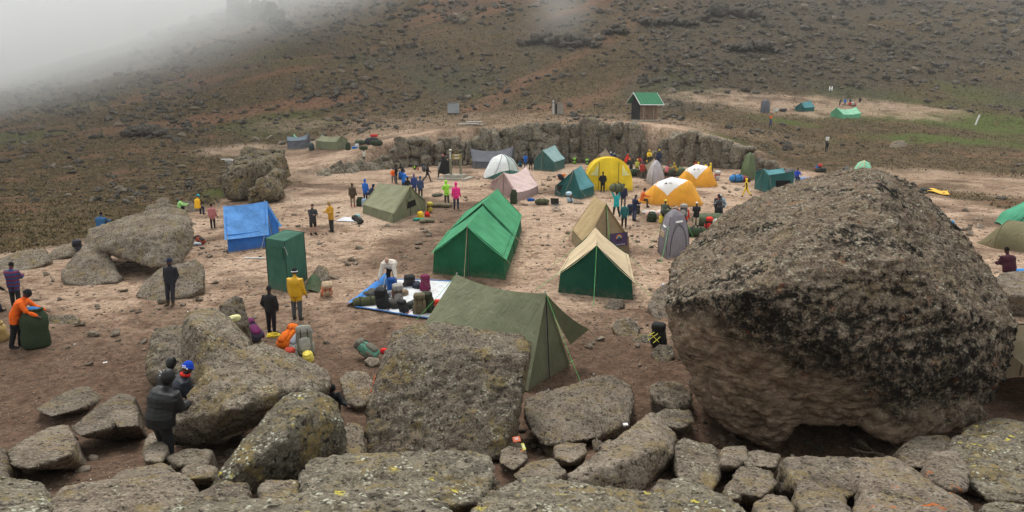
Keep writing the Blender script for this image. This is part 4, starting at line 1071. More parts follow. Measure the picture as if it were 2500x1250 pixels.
# black panel for the shade in the frame tent's opening, window of the wall tent, bunched valance of the pink tent
def patch(name, mat, pts, parent, off, thick=.02):
    """a small quad panel standing slightly proud of the fabric"""
    p = [Vector(q) - Vector(off) for q in pts]; n = (p[1] - p[0]).cross(p[3] - p[0]).normalized()
    if n.y > 0: n = -n
    m = MB(); a = [q + n * thick for q in p]; b = [q + n * (thick * .3) for q in p]
    m.add(a + b, [(0, 1, 2, 3), (7, 6, 5, 4), (0, 4, 5, 1), (1, 5, 6, 2), (2, 6, 7, 3), (3, 7, 4, 0)])
    return m.build(name, mat, parent)
M_BLACK = plain('opening_shade', (.012, .012, .012), .95, .05)  # flat black panels painted for the shade inside openings
def tent_named(lbl): return next(o for o in COL.objects if o.get('label') == lbl)
def info(lbl): return tent_named(lbl), np.array(tent_named(lbl).location)
t, off = info('teal frame tent with a black open side')
yy = off[1] - 2.2
patch('open_side_shade', M_BLACK, [P(1882, 470, yy), P(1930, 462, yy), P(1930, 440, yy), P(1884, 441, yy)], t, off, .03)
t, off = info('pale olive wall tent in the middle of the camp')
def on_gable(T, a, b):
    """point on the front gable: a across (0 left, 1 right), b height fraction of the ridge"""
    q = lerp(T['fl'], T['fr'], a); h = T['rd'](0)[2] - q[2]; return q + np.array([0, 0, h * b]) + T['ax'] * .05
def gable_info(lbl, c, rf):
    fl, fr, br, bl = [G(*q) for q in c]; mf, mb_ = (fl + fr) / 2, (br + bl) / 2
    return dict(fl=fl, fr=fr, ax=(mf - mb_) / np.linalg.norm(mf - mb_), rd=lambda s: P(rf[0], rf[1], mf[1]))
T = gable_info('', [(958, 545), (1041, 509), (962, 494), (885, 521)], (1000, 453))
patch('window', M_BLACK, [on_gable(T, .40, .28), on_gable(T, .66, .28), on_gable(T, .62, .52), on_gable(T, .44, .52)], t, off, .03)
patch('window_flap', OLV, [on_gable(T, .39, .50), on_gable(T, .67, .50), on_gable(T, .63, .58), on_gable(T, .42, .58)], t, off, .07)

# banner with an emblem hanging on the tan tent
t, off = info('tan canvas tent with a purple banner on its door')
M_PURP = plain('banner_purple', (.075, .045, .115), .7); M_WHITE = plain('white_print', (.8, .8, .78), .6, var=.03)
b0, b1, b2, b3 = on_gable(tant, .55, .14), on_gable(tant, .93, .14), on_gable(tant, .93, .40), on_gable(tant, .55, .40)
ban = empty('banner', (b0 + b1) / 2); tag(ban, 'purple banner with round rainbow emblem on the tan tent', 'banner')
bo = np.array(ban.location); nrm = np.cross(b1 - b0, b3 - b0); nrm /= np.linalg.norm(nrm)
if nrm[1] > 0: nrm = -nrm
patch('cloth', M_PURP, [b0, b1, b2, b3], ban, bo, .03)
M_ARC = [plain('emblem_red', (.55, .10, .06), .6), plain('emblem_gold', (.75, .42, .08), .6), plain('emblem_blue', (.06, .22, .50), .6), plain('emblem_green', (.05, .25, .12), .6)]
cc = lerp(lerp(b0, b1, .5), lerp(b3, b2, .5), .60) + nrm * .034; ex = (b1 - b0) / np.linalg.norm(b1 - b0); ez = (b3 - b0) / np.linalg.norm(b3 - b0); R0 = .30 * np.linalg.norm(b3 - b0)
for k, m_ in enumerate(M_ARC):
    mm = MB(); ro, ri = R0 * (1 - .2 * k), R0 * (.8 - .2 * k); n_ = 16; a0, a1 = -.15, math.pi + .15
    vs = [cc - bo + nrm * .002 * k + (ex * math.cos(a0 + (a1 - a0) * j / n_) + ez * math.sin(a0 + (a1 - a0) * j / n_)) * r_ for r_ in (ro, max(ri, .001)) for j in range(n_ + 1)]
    mm.add(vs, [(j, j + 1, n_ + 2 + j, n_ + 1 + j) for j in range(n_)]); mm.build('emblem_arc', m_, ban)
mm = MB(); w_ = R0
pts_ = [(-1.15, -.25), (-.5, -.42), (.1, -.38), (.55, -.02), (.95, .12), (1.25, .02), (.9, -.12), (.5, -.45), (-.2, -.62), (-.8, -.55)]
mm.add([cc - bo + nrm * .012 + ex * a * w_ + ez * b * w_ for a, b in pts_], [tuple(range(len(pts_)))]); mm.build('emblem_bird', M_ZIP, ban)

def text_mesh(name, txt, mat, parent, org, ex, ey, h, centre=True):
    cu = bpy.data.curves.new('txt', 'FONT'); cu.body = txt; cu.size = 1.0; cu.align_x = 'CENTER' if centre else 'LEFT'; cu.resolution_u = 2; cu.extrude = .01
    o = bpy.data.objects.new('txt', cu); TMP.collection.objects.link(o); TMP.view_layers[0].update(); dg = TMP.view_layers[0].depsgraph
    me = o.evaluated_get(dg).to_mesh(); V = np.array([v.co[:] for v in me.vertices]); F = [tuple(p.vertices) for p in me.polygons]
    ez_ = np.cross(ex, ey)
    W_ = org + np.outer(V[:, 0] * h, ex) + np.outer(V[:, 1] * h, ey) + np.outer(V[:, 2] * h, ez_)
    o.evaluated_get(dg).to_mesh_clear(); bpy.data.objects.remove(o); bpy.data.curves.remove(cu)
    return obj(name, mesh_from(name, W_, F, [mat], smooth=False), parent)
text_mesh('lettering', 'Wilderness Travel', M_WHITE, ban, lerp(b0, b1, .5) - bo + ez * .06 * np.linalg.norm(b3 - b0) + nrm * .036, ex, ez, .16 * np.linalg.norm(b3 - b0))

# ---- pop-up shelters with upright sides
def popup(label, corners, h, mat, top=.72, peak=.25, bulge=.06, seed=1.0, flap=None, lines=None, hump=2.2):
    g = [G(*c) for c in corners]; c0 = sum(g) / 4; c0[2] = min(q[2] for q in g)
    root = empty('toilet_tent', c0); tag(root, label, 'toilet tent')
    up = np.array([0, 0, 1.0])
    def ring(z):                       # scale of the plan at height fraction z
        return 1 - (1 - top) * z ** hump
    for k in range(4):
        a, b = g[k] - c0, g[(k + 1) % 4] - c0
        def f(s, z, a=a, b=b):
            q = lerp(a, b, s) * ring(z); m = (a + b) / 2; n = m / max(np.linalg.norm(m), .01)
            return q + n * bulge * math.sin(math.pi * s) * math.sin(math.pi * min(z * 1.0, 1)) + up * (h * z - (.03 if z == 0 else 0))
        V, F = grid_mesh(f, 9, 20, .022, 2.4, seed + k); obj('wall', mesh_from('wall', V, F, [mat]), root)
    def roof(s, t):
        p = lerp(lerp(g[0], g[1], s), lerp(g[3], g[2], s), t) - c0; p[2] = 0
        e = max(abs(2 * s - 1), abs(2 * t - 1)); return p * ring(1.0) * 1.02 + up * (h + peak * (1 - e ** 1.6) - .015)
    V, F = grid_mesh(roof, 11, 11, .015, 2, seed); obj('roof', mesh_from('roof', V, F, [mat]), root)
    m = MB()
    for k in range(4): m = MB(); q = g[k] - c0; m.tube([q * ring(z) * 1.01 + up * h * z for z in np.linspace(0, 1, 8)], .013, 5); m.build('corner_pole', M_ZIP, root)
    if lines is not None:
        for k in range(4):
            q = g[k] - c0; e = on_ground(*(g[k] + q * .8)[:2]); guy(root, c0, q * ring(1) + up * h * .95 + c0, e, lines)
    return root, g, c0
pt, g, c0 = popup('tall green box toilet tent near the yellow-jacketed man', [(657, 703), (704, 714), (750, 682), (705, 674)], 1.98, fabric('toilet_green', (.050, .150, .105)), top=.98, peak=.10, bulge=.03, seed=3)
w0, w1 = g[0] - c0, g[1] - c0; up = np.array([0, 0, 1.0]); nn = np.array([-.35, -.94, 0])
patch('window_flap', fabric('toilet_green'), [lerp(w0, w1, .18) + up * 1.30, lerp(w0, w1, .88) + up * 1.25, lerp(w0, w1, .88) + up * 1.72, lerp(w0, w1, .18) + up * 1.74], pt, (0, 0, 0), .04) if False else None
m = MB(); m.tube([w1 * .99 + up * 1.75 + nn * .03, lerp(w1, g[2] - c0, .22) + up * 1.15 + nn * .05], .016, 5); m.build('door_cord', M_LINE_W, pt)
M_TG2 = fabric('toilet_green_flap', (.042, .130, .090))
patch('window_flap', M_TG2, [lerp(w0, w1, .25) + up * 1.32, lerp(w0, w1, .92) + up * 1.27, lerp(w0, w1, .92) + up * 1.70, lerp(w0, w1, .25) + up * 1.74], pt, (0, 0, 0), .05)
pt, g, c0 = popup('grey pop-up toilet tent beside the giant boulder', [(1606, 617), (1626, 633), (1681, 620), (1650, 606)], 1.9, GPOP, top=.60, peak=.30, bulge=.10, seed=4, lines=M_LINE_G, hump=2.6)
w1, w2 = g[1] - c0, g[2] - c0; w0 = g[0] - c0
def popw(a, b, s, z, top=.60, hump=2.6, h=1.9): return lerp(a, b, s) * (1 - (1 - top) * z ** hump) * 1.0 + up * h * z
patch('white_tag', M_WHITE, [popw(w1, w2, .32, .84), popw(w1, w2, .68, .84), popw(w1, w2, .68, .88), popw(w1, w2, .32, .88)], pt, (0, 0, 0), .11)
patch('white_tag', M_WHITE, [popw(w0, w1, .45, .74), popw(w0, w1, .75, .72), popw(w0, w1, .75, .75), popw(w0, w1, .45, .77)], pt, (0, 0, 0), .09)
patch('window', fabric('mesh_tan', (0.475, 0.376, 0.248)), [popw(w0, w1, .25, .50), popw(w0, w1, .75, .49), popw(w0, w1, .75, .63), popw(w0, w1, .25, .64)], pt, (0, 0, 0), .10)
def arch_strip(a, b, z0, z1, s0, s1):
    m = MB(); pts = []
    for k in range(15):
        q = k / 14; s = lerp(s0, s1, .5 - .5 * math.cos(math.pi * q)); z = z0 + (z1 - z0) * math.sin(math.pi * q) ** .6
        n = (a + b) / 2; n = n / np.linalg.norm(n); pts.append(popw(a, b, s, z) + n * (.045 + .10 * math.sin(math.pi * z) * math.sin(math.pi * s)))
    m.tube(pts, .014, 4); return m
arch_strip(w1, w2, .06, .80, .14, .86).build('door_zip', M_ZIP, pt)
popup('small pale grey pop-up tent behind the front orange dome', [(1577, 446), (1592, 454), (1622, 449), (1606, 440)], 1.85, GPOPL, top=.5, peak=.4, bulge=.12, seed=5)
popup('tall green pop-up tent against the right rock wall', [(1806, 437), (1828, 441), (1845, 437), (1826, 432)], 2.35, fabric('popup_olive', (0.108, 0.144, 0.066)), top=.45, peak=.35, bulge=.12, seed=6)
popup('dark grey pop-up tent in the far clearing', [(1856, 274), (1868, 277), (1879, 274), (1868, 270)], 2.2, SLATE, top=.7, peak=.4, seed=7)

# ---- tents stretched over hoops
def hoop_tent(label, a_px, b_px, prof, mats, pick, e=1.0, poles=(), front_wall=None, seed=1.0, nphi=49, nt=101, amp=.02, cat='tent', polemat=None):
    """prof: (t, height, half width); pick(t, phi) chooses the fabric panel"""
    A, B = G(*a_px), G(*b_px); c0 = (A + B) / 2; c0[2] = min(A[2], B[2])
    root = empty('dome_tent', c0); tag(root, label, cat)
    ax = B - A; L = np.linalg.norm(ax[:2]); d = np.array([ax[0], ax[1], 0]) / L; sd = np.array([-d[1], d[0], 0]); up = np.array([0, 0, 1.0])
    ts = [q[0] for q in prof]; 
    def smooth_interp(t, col):
        v = [q[col] for q in prof]; return float(np.interp(t, np.linspace(0, 1, 201), SM[col][:]))
    SM = {}
    for col in (1, 2):
        raw = np.interp(np.linspace(0, 1, 201), ts, [q[col] for q in prof]); k = np.hanning(25); k /= k.sum()
        SM[col] = np.convolve(np.pad(raw, 12, mode='edge'), k, 'valid')
    def pt(t, f):
        ph = math.pi * f; h, w = smooth_interp(t, 1), smooth_interp(t, 2)
        x = -w * math.copysign(abs(math.cos(ph)) ** e, math.cos(ph)); z = h * abs(math.sin(ph)) ** e
        g = A - c0 + (B - A) * t
        return g + sd * x + up * z
    V, F = grid_mesh(pt, nt, nphi, amp, 1.6, seed)
    tt = (np.arange(len(F)) // (nphi - 1) + .5) / (nt - 1); ff = (np.arange(len(F)) % (nphi - 1) + .5) / (nphi - 1)
    midx = np.array([pick(a, b) for a, b in zip(tt, ff)])
    for k, mt in enumerate(mats):                       # every colour panel of the fly is a part
        sel = F[midx == k]
        if len(sel) == 0: continue
        u_, inv = np.unique(sel, return_inverse=True)
        obj('fly_panel', mesh_from('fly_panel', V[u_], inv.reshape(sel.shape), [mt]), root)
    for p in poles:
        m = MB()
        if isinstance(p, tuple):
            pts = [pt(lerp(p[0], p[1], q), q) * 1.0 for q in np.linspace(.0, 1, 25)]
        else: pts = [pt(p, q) for q in np.linspace(0, 1, 25)]
        pts = [q + (q - (np.array([0, 0, 0]))) * .004 + up * .012 for q in pts]
        m.tube(pts, .022, 5); m.build('pole_sleeve', polemat or M_ZIP, root)
    if front_wall:
        for (t, mt, nm) in front_wall:
            cen = A - c0 + (B - A) * t
            sgn = -1 if t < .5 else 1
            def fw(q, r, t=t):
                p = pt(t, q); b = cen + sd * np.dot(p - cen, sd); return lerp(b + up * (-.03), p, r) + d * sgn * .05 * math.sin(math.pi * q) * math.sin(math.pi * r)
            for h0, h1 in ((0, .5), (.5, 1)):
                V, F = grid_mesh(lambda a, b: fw(lerp(h0, h1, a), b), 14, 14, .03, 1.8, seed + h0); obj(nm, mesh_from(nm, V, F, [mt]), root)
    return root, pt, c0, d, sd

def logo(root, pt, t, f, size, flip):
    o = pt(t, f); ex = pt(t + .02, f) - o; ex /= np.linalg.norm(ex); ey = pt(t, f + .02) - o; ey /= np.linalg.norm(ey)
    if ey[2] < 0: ey = -ey
    if ex[0] < 0: ex = -ex
    n = np.cross(ex, ey); o = o + n * .03
    m = MB(); pts = [(-1.55, .0), (-1.2, .75), (-1.0, .40), (-.8, .95), (-.45, .0)]
    m.add([o + (ex * a + ey * b) * size for a, b in pts], [(0, 1, 2), (0, 2, 4), (2, 3, 4)]); m.build('printed_emblem', M_ZIP, root)
    text_mesh('printed_mark', 'REI', M_ZIP, root, o + ex * .75 * size, ex, ey, size * .95)
def pk_orange(t, f):
    # white diamond over the crown, orange-yellow elsewhere
    z = math.sin(math.pi * f)
    return 1 if abs(t - .50) < .25 * (z - .30) / .70 else 0
pr = [(0, .05, .12), (.10, .62, .75), (.28, 1.5, 1.35), (.50, 1.95, 1.55), (.70, 1.80, 1.45), (.80, 1.70, 1.35), (.90, .95, .85), (1, .05, .1)]
r1, pt1, *_ = hoop_tent('front orange dome tent with white crown', (1556, 492), (1716, 500), pr, [ORA, WHT], pk_orange, .8, poles=(.78, .30), seed=2, polemat=ORA)
logo(r1, pt1, .50, .27, .19, 1)
r2, pt2, *_ = hoop_tent('rear orange dome tent with white crown', (1643, 452), (1752, 454), pr, [ORA, WHT], pk_orange, .8, poles=(.78, .30), seed=3, polemat=ORA)
logo(r2, pt2, .50, .27, .19, 1)
pk_w = lambda t, f: 1 if (f < .10 or f > .93) else (2 if (.50 < t < .86 and f < .43) else 0)
prw = [(0, .05, .2), (.08, .75, .9), (.3, 2.1, 1.75), (.52, 2.45, 1.95), (.75, 2.0, 1.75), (.93, .8, .9), (1, .05, .2)]
hoop_tent('white dome tent with dark green hem behind the pink tent', (1182, 436), (1268, 432), prw, [GREYW, fabric('dome_green', (0.059, 0.173, 0.144)), fabric('mesh_grey', (0.519, 0.590, 0.576))], pk_w, .85, poles=(.50, (.08, .92), (.92, .08)), seed=4)
pk_y = lambda t, f: 1 if (t > .42 and t < .47) or t > .93 else 0
pry = [(0, 2.75, 1.98), (.25, 2.72, 1.95), (.5, 2.45, 1.8), (.8, 1.6, 1.4), (1, .2, .6)]
ry, pty, cy0, dy, sy = hoop_tent('big yellow dome tent with a broad arched front', (1488, 465), (1462, 434), pry, [YEL, YELD], pk_y, .82, poles=(.02, .22, .5), front_wall=[(0.0, YEL, 'front_wall')], seed=5, polemat=YELD)
A_ = G(1488, 465) - cy0
def yf(x, z): return A_ + sy * x + np.array([0, 0, z]) - dy * .10
sgy = 1 if sy[0] > 0 else -1
for x0, x1 in ((-1.72, -1.02), (1.72, 1.02)):
    patch('pale_window', YELP, [yf(x0 * sgy, 1.35), yf(x1 * sgy, 1.25), yf(x1 * sgy, 2.25), yf((x0 * .8) * sgy, 1.65)], ry, (0, 0, 0), .03)
for x in (-.95, .72):
    m = MB(); m.tube([yf(x * sgy, z) for z in (.05, .8, 1.6, 2.45)], .022, 4); m.build('door_zip', M_ZIP, ry)
patch('door_gap_shade', M_BLACK, [yf(.55 * sgy, .0), yf(.95 * sgy, .0), yf(.74 * sgy, .75), yf(.72 * sgy, .75)], ry, (0, 0, 0), .05)
pk_one = lambda t, f: 0
hoop_tent('olive tunnel tent at the right edge', (2392, 592), (2640, 628), [(0, .05, .3), (.06, .3, .6), (.27, 1.35, 1.2), (.6, 1.3, 1.2), (1, 1.2, 1.1)], [OLVT], pk_one, .9, poles=(.27, .6), seed=6, polemat=OLVT)
hoop_tent('green dome tent behind the olive tunnel at the right edge', (2436, 548), (2600, 556), [(0, .05, .5), (.1, .8, 1.1), (.45, 1.55, 1.5), (.8, 1.3, 1.3), (1, .1, .5)], [fabric('dome_bright_green', (0.091, 0.389, 0.233), trans=.3)], pk_one, .9, poles=(.42, (.1, .9)), seed=7)
hoop_tent('pale green dome with orange poles peeping over the giant boulder', (2078, 424), (2134, 426), [(0, .1, .6), (.25, 1.2, 1.2), (.5, 1.5, 1.4), (.75, 1.2, 1.2), (1, .1, .6)], [PALEG], pk_one, .9, poles=(.5, (.08, .92)), seed=8, polemat=plain('orange_pole', (.7, .22, .05), .6))
hoop_tent('brown flysheet tent behind the right end of the giant boulder', (2440, 985), (2720, 960), [(0, 1.2, .9), (.2, 1.9, 1.2), (.6, 1.9, 1.3), (1, 1.6, 1.2)], [TBROWN], pk_one, .95, poles=(.2, .6), seed=9, polemat=TBROWN)

t, off = info('nearest olive green ridge tent, behind the central boulder')
a_, b_, c_ = near['Rf'], near['fr'] + np.array([.55, .25, .95]), near['fr'] + np.array([.05, .15, .55])
def wing(p, q): return lerp(lerp(a_, a_ - np.array([0, 0, .02]), q), lerp(b_, c_, q), p) - np.array([0, 0, .10 * math.sin(math.pi * p)])
V, F = grid_mesh(wing, 12, 6, .03, 2, 5.); obj('door_wing', mesh_from('door_wing', V - off, F, [fabric('olive_wing', (.10, .105, .06))]), t)
guy(t, off, b_, G(1460, 828), M_LINE_G)
# ------------------------------------------------------------------ people
PM = {}
def pmat(c, rough=.85):
    if c not in PM: PM[c] = plain('garment_%d' % len(PM), c, rough, .2, .16, 14.0, .25)
    return PM[c]
def striped(name, cols, pitch):
    t = NT(name); sx = t.new('ShaderNodeSeparateXYZ'); t.l.new(t.new('ShaderNodeTexCoord').outputs['Object'], sx.inputs[0])
    f = t.math('FRACT', t.math('MULTIPLY', sx.outputs['Z'], 1 / (pitch * 2))); return t.done(t.mix(t.math('GREATER_THAN', f, .5), cols[0], cols[1]), .9)
def puffy(name, col):
    t = NT(name); sx = t.new('ShaderNodeSeparateXYZ'); t.l.new(t.new('ShaderNodeTexCoord').outputs['Object'], sx.inputs[0])
    w = t.math('ABSOLUTE', t.math('SINE', t.math('MULTIPLY', sx.outputs['Z'], 48.0)))
    n = t.noise(t.objvec(), 16, 3); h = t.math('ADD', w, t.math('MULTIPLY', n, .8))
    return t.done(t.mix(t.ramp(n, .3, .7), tuple(q * .85 for q in col), col), .5, t.bump(h, .22, .012), .3)
SKIN = plain('skin_dark', (.075, .040, .026), .6, .3, .1, 20); SKINL = plain('skin_light', (.42, .25, .18), .6, .3, .1, 20)
HAIR = plain('hair_black', (.012, .010, .009), .9, .1)
EYE = plain('eye', (.02, .015, .012), .3)
BLACK, DGREY, NAVY, GREYP, KHAKI, BROWN = (.016, .016, .018), (.045, .045, .048), (.018, .026, .060), (.085, .085, .088), (.21, .17, .11), (.070, .048, .030)

def loft(mb, cs, rx, ry, X, n=12):
    """closed loft through centres with elliptical rings; X is the wide axis"""
    rings = []
    cs = [Vector(c) for c in cs]
    for i, c in enumerate(cs):
        t = (cs[min(i + 1, len(cs) - 1)] - cs[max(i - 1, 0)]).normalized()
        x = (Vector(X) - t * Vector(X).dot(t)).normalized(); y = t.cross(x)
        rings.append([c + x * rx[i] * math.cos(k * 2 * math.pi / n) + y * ry[i] * math.sin(k * 2 * math.pi / n) for k in range(n)])
    vs = [q for r in rings for q in r] + [cs[0], cs[-1]]; b = len(vs)
    fs = [(i * n + k, i * n + (k + 1) % n, (i + 1) * n + (k + 1) % n, (i + 1) * n + k) for i in range(len(cs) - 1) for k in range(n)]
    fs += [(b - 2, (k + 1) % n, k) for k in range(n)]; q = (len(cs) - 1) * n; fs += [(b - 1, q + k, q + (k + 1) % n) for k in range(n)]
    mb.add(vs, fs)

POSES = dict(
    stand=dict(), relax=dict(sf=(6, 4), ef=(14, 18), ab=(9, 9)),
    hands=dict(sf=(28, 30), ef=(70, 72), ab=(8, 8), hin=.5, nod=25),
    pockets=dict(sf=(-8, -8), ef=(40, 40), ab=(22, 22), hin=.55),
    walk=dict(hip=(24, -20), knee=(10, 28), sf=(-18, 22), ef=(20, 25), ab=(8, 8), lean=5),
    lean=dict(lean=-10, hip=(14, 8), knee=(4, 4), sf=(-4, -6), ef=(35, 35), ab=(14, 14), hin=.5, nod=5, hturn=-35),
    bend=dict(lean=78, hip=(-4, 2), knee=(12, 10), sf=(20, 14), ef=(10, 10), ab=(14, 14), nod=-10),
    stoop=dict(lean=32, hip=(4, -6), knee=(14, 10), sf=(38, 30), ef=(25, 30), ab=(10, 10), nod=18, hin=.2),
    huddle=dict(lean=20, hip=(10, 4), knee=(16, 12), sf=(16, 14), ef=(70, 74), ab=(10, 10), hin=.6, nod=12),
    crouch=dict(lean=34, hip=(55, 48), knee=(70, 62), sf=(48, 44), ef=(40, 45), ab=(12, 12), nod=5),
    sit=dict(lean=12, hip=(82, 78), knee=(86, 82), sf=(40, 36), ef=(45, 50), ab=(10, 10), hin=.4, nod=18),
    sitlow=dict(lean=18, hip=(125, 118), knee=(140, 130), sf=(52, 48), ef=(40, 45), ab=(12, 12), nod=20),
    carry=dict(sf=(160, 8), ef=(20, 10), ab=(10, 8), hip=(14, -12), knee=(6, 16)),
    carry2=dict(sf=(150, 150), ef=(30, 30), ab=(14, 14), hip=(14, -12), knee=(6, 16)))

PEOPLE = {}
def person(label, foot, hpx, face, pose='stand', jacket=BLACK, pants=BLACK, skin=SKIN, hat=('hair',), boots=BLACK, bulk=1.0, sleeves=None, legs_bare=False, at=None, gloves=False, H=None, voxel=None, seat=0.0, jmat=None, coat=0.0, collar=None, turn=0.0):
    g = G(*foot) if at is None else np.array(at, float)
    sc = scale_at(g + np.array([0, 0, .9]))
    H = H or max(1.35, min(2.05, hpx / sc)); S = H / 1.76
    q = dict(lean=0, hip=(2, -2), knee=(3, 3), sf=(2, 4), ef=(10, 12), ab=(8, 8), hin=0.0, nod=4, hturn=0); q.update(POSES[pose])
    R = math.radians
    X = Vector((1, 0, 0)); ln = R(q['lean']); up = Vector((0, math.sin(ln), math.cos(ln))); fw = Vector((0, math.cos(ln), -math.sin(ln)))
    J = {'pel': Vector((0, 0, 0))}
    J['chest'] = up * .36; J['neck'] = up * .50
    nd = ln * .55 + R(q['nod']); hup = Vector((0, math.sin(nd), math.cos(nd))); hfw = Vector((0, math.cos(nd), -math.sin(nd)))
    if q['hturn']: M_ = Matrix.Rotation(R(q['hturn']), 3, hup); hfw = M_ @ hfw
    J['head'] = J['neck'] + hup * .185
    segs = []      # (p0, p1, r0, r1, tag)
    mb = MB(); b = bulk * 1.16
    # torso with jacket hem
    hem = -.13 - coat
    cs = [up * 0 + Vector((0, 0, hem)) if q['lean'] < 50 else up * -.10, up * .02, up * .17, up * .33, up * .43, up * .505]
    loft(mb, cs, [.165 * b, .168 * b, .160 * b, .190 * b, .175 * b, .07], [.118 * b, .122 * b, .118 * b, .130 * b, .110 * b, .065], X, 14)
    segs += [(cs[0], cs[2], .145 * b, .145 * b, 0), (cs[2], cs[4], .155 * b, .14 * b, 0), (J['neck'] + up * .01, J['neck'] + up * .02, .07, .06, 0)]
    for sgn in (-.09, .09): segs.append((cs[0] + X * sgn, cs[4] + X * sgn * 1.2, .12 * b, .11 * b, 0))
    loft(mb, [J['neck'] - up * .03, J['neck'] + hup * .05, J['neck'] + hup * .10], [.062, .055, .055], [.062, .055, .055], X, 10)
    segs.append((J['neck'] + up * .04, J['neck'] + hup * .09, .055, .055, 2))
    # head
    hc = J['head']; side = hfw.cross(hup).normalized(); RH = Matrix((side, hfw, hup)).transposed()
    mb.ball(hc, (.076, .096, .118), RH, 14, 10)
    segs.append((hc - hup * .03, hc + hup * .03, .085, .085, 2))
    mb.ball(hc + hfw * .098 - hup * .012, (.014, .022, .026), RH, 8, 6); mb.ball(hc + hfw * .070 - hup * .085, (.036, .030, .026), RH, 8, 6)
    for sgn in (-1, 1): mb.ball(hc + side * sgn * .078 - hup * .005, (.012, .022, .032), RH, 8, 6)
    kind = hat[0]
    if kind == 'hood':
        mb.ball(hc - hfw * .022 + hup * .012, (.108, .118, .142), RH, 14, 10); segs.append((hc - hfw * .03, hc - hfw * .03 + hup * .02, .125, .125, 0)); segs.append((hc + hfw * .085 - hup * .02, hc + hfw * .09 - hup * .03, .062, .062, 2))
    # arms
    hands = []
    for i, sgn in ((0, -1), (1, 1)):
        sh = J['neck'] - up * .065 + X * sgn * .175 * (.85 + .15 * b)
        a, f, e = R(q['ab'][i]), R(q['sf'][i]), R(q['ef'][i])
        d = Vector((sgn * math.sin(a), math.sin(f) * math.cos(a), -math.cos(f) * math.cos(a))).normalized()
        el = sh + d * .30
        d2 = Vector((sgn * math.sin(a) * (1 - q['hin']) - sgn * q['hin'] * .9, math.sin(f + e), -math.cos(f + e))).normalized()
        wr = el + d2 * .25
        rs_ = [.070 * b, .062 * b, .056 * b, .052 * b, .044 * b]
        loft(mb, [sh - d * .02, sh + d * .12, el, el + d2 * .10, wr], rs_, rs_, fw if abs(d.dot(fw)) < .9 else X, 10)
        segs += [(sh, el, .066 * b, .055 * b, 4), (el, wr, .055 * b, .045 * b, 4)]
        hands.append((wr, d2, sgn))
        loft(mb, [wr - d2 * .01, wr + d2 * .05, wr + d2 * .095], [.028, .042, .030], [.022, .022, .018], X if abs(d2.x) < .8 else up, 8)
        segs.append((wr + d2 * .03, wr + d2 * .12, .035, .03, 5 if gloves else 2))
    # legs
    feet = []
    for i, sgn in ((0, -1), (1, 1)):
        hp = Vector((sgn * .092, 0, -.03)); f, k = R(q['hip'][i]), R(q['knee'][i]); sp = .05 * sgn
        d = Vector((sp, math.sin(f), -math.cos(f))).normalized(); kn = hp + d * .43
        d2 = Vector((sp * .4, math.sin(f - k), -math.cos(f - k))).normalized(); an = kn + d2 * .41
        lo = 1.0 if not legs_bare else .9
        rr = [.106, .102, .082, .076 * lo, .064 * lo, .060 * lo]
        loft(mb, [hp + Vector((0, 0, .06)), hp + d * .12, kn - d * .02, kn + d2 * .12, an - d2 * .06, an + d2 * .01], rr, rr, X, 10)
        segs += [(hp, kn, .095, .072, 1), (kn, an - d2 * .07, .068, .055, 2 if legs_bare else 1)]
        if legs_bare: segs.append((hp, kn - d * .02, .105, .085, 1))
        fd = Vector((sgn * .18, 1, 0)); fd = fd.normalized() if q['hip'][i] < 95 else fd.normalized()
        heel = an + Vector((0, 0, -.045)) - fd * .05
        loft(mb, [heel, heel + fd * .09, heel + fd * .18, heel + fd * .25], [.040, .045, .048, .034], [.042, .046, .034, .024], X, 10)
        loft(mb, [an + Vector((0, 0, .06)), an + Vector((0, 0, -.05))], [.052, .05], [.052, .05], X, 10)
        segs += [(heel, heel + fd * .24, .046, .04, 3), (an + Vector((0, 0, .05)), an, .056, .052, 3)]
        feet.append(min(heel.z - .045, an.z - .09))
    low = min(feet) if not pose.startswith('sitlow') else min(min(feet), -.16)
    near = sc * S > 34
    vx = voxel or (.021 if near else .034)
    co, fs = remesh(mb.v, mb.f, vx); F = quads(fs); co = relax(co, F, 1, .4)
    cen = co[F].mean(1); best = np.full(len(F), 1e9); tg = np.zeros(len(F), int)
    for p0, p1, r0, r1, t in segs:
        p0, p1 = np.array(p0), np.array(p1); dd = p1 - p0; L2 = max(dd @ dd, 1e-9)
        s = np.clip(((cen - p0) @ dd) / L2, 0, 1); dist = np.linalg.norm(cen - p0 - s[:, None] * dd, axis=1) - (r0 + (r1 - r0) * s)
        m = dist < best; best[m] = dist[m]; tg[m] = t
    V = list(map(tuple, co)); FF = [tuple(f) for f in F]; T = list(tg)
    if near:                                                     # separate, bent fingers and a thumb
        for wr, d2, sgn in hands:
            fb = MB(); sd = d2.cross(Vector((0, 0, 1))) if abs(d2.z) < .9 else Vector((0, 1, 0)); sd.normalize(); cu = d2.cross(sd).normalized()
            for j, (o, l) in enumerate(((-.028, .062), (-.010, .072), (.010, .068), (.027, .054))):
                p = wr + d2 * .085 + sd * o; fb.tube([p, p + d2 * l * .5 + cu * .006, p + d2 * l * .85 + cu * .025], [.0095, .009, .007], 5)
            p = wr + d2 * .035 + sd * .032; fb.tube([p, p + sd * .022 + d2 * .03 + cu * .01, p + sd * .026 + d2 * .06 + cu * .02], [.011, .010, .008], 5)
            o_ = len(V); V += fb.v; FF += [tuple(o_ + i for i in f) for f in fb.f]; T += [5 if gloves else 2] * len(fb.f)
    V = (np.array(V) - np.array([0, 0, low])) * S
    jm = jmat or pmat(jacket)
    mats = [jm, pmat(pants), skin, pmat(boots), pmat(sleeves) if sleeves else jm, pmat(BLACK)]
    root = obj('person', mesh_from('person', V, FF, mats, T), None, g + np.array([0, 0, seat]))
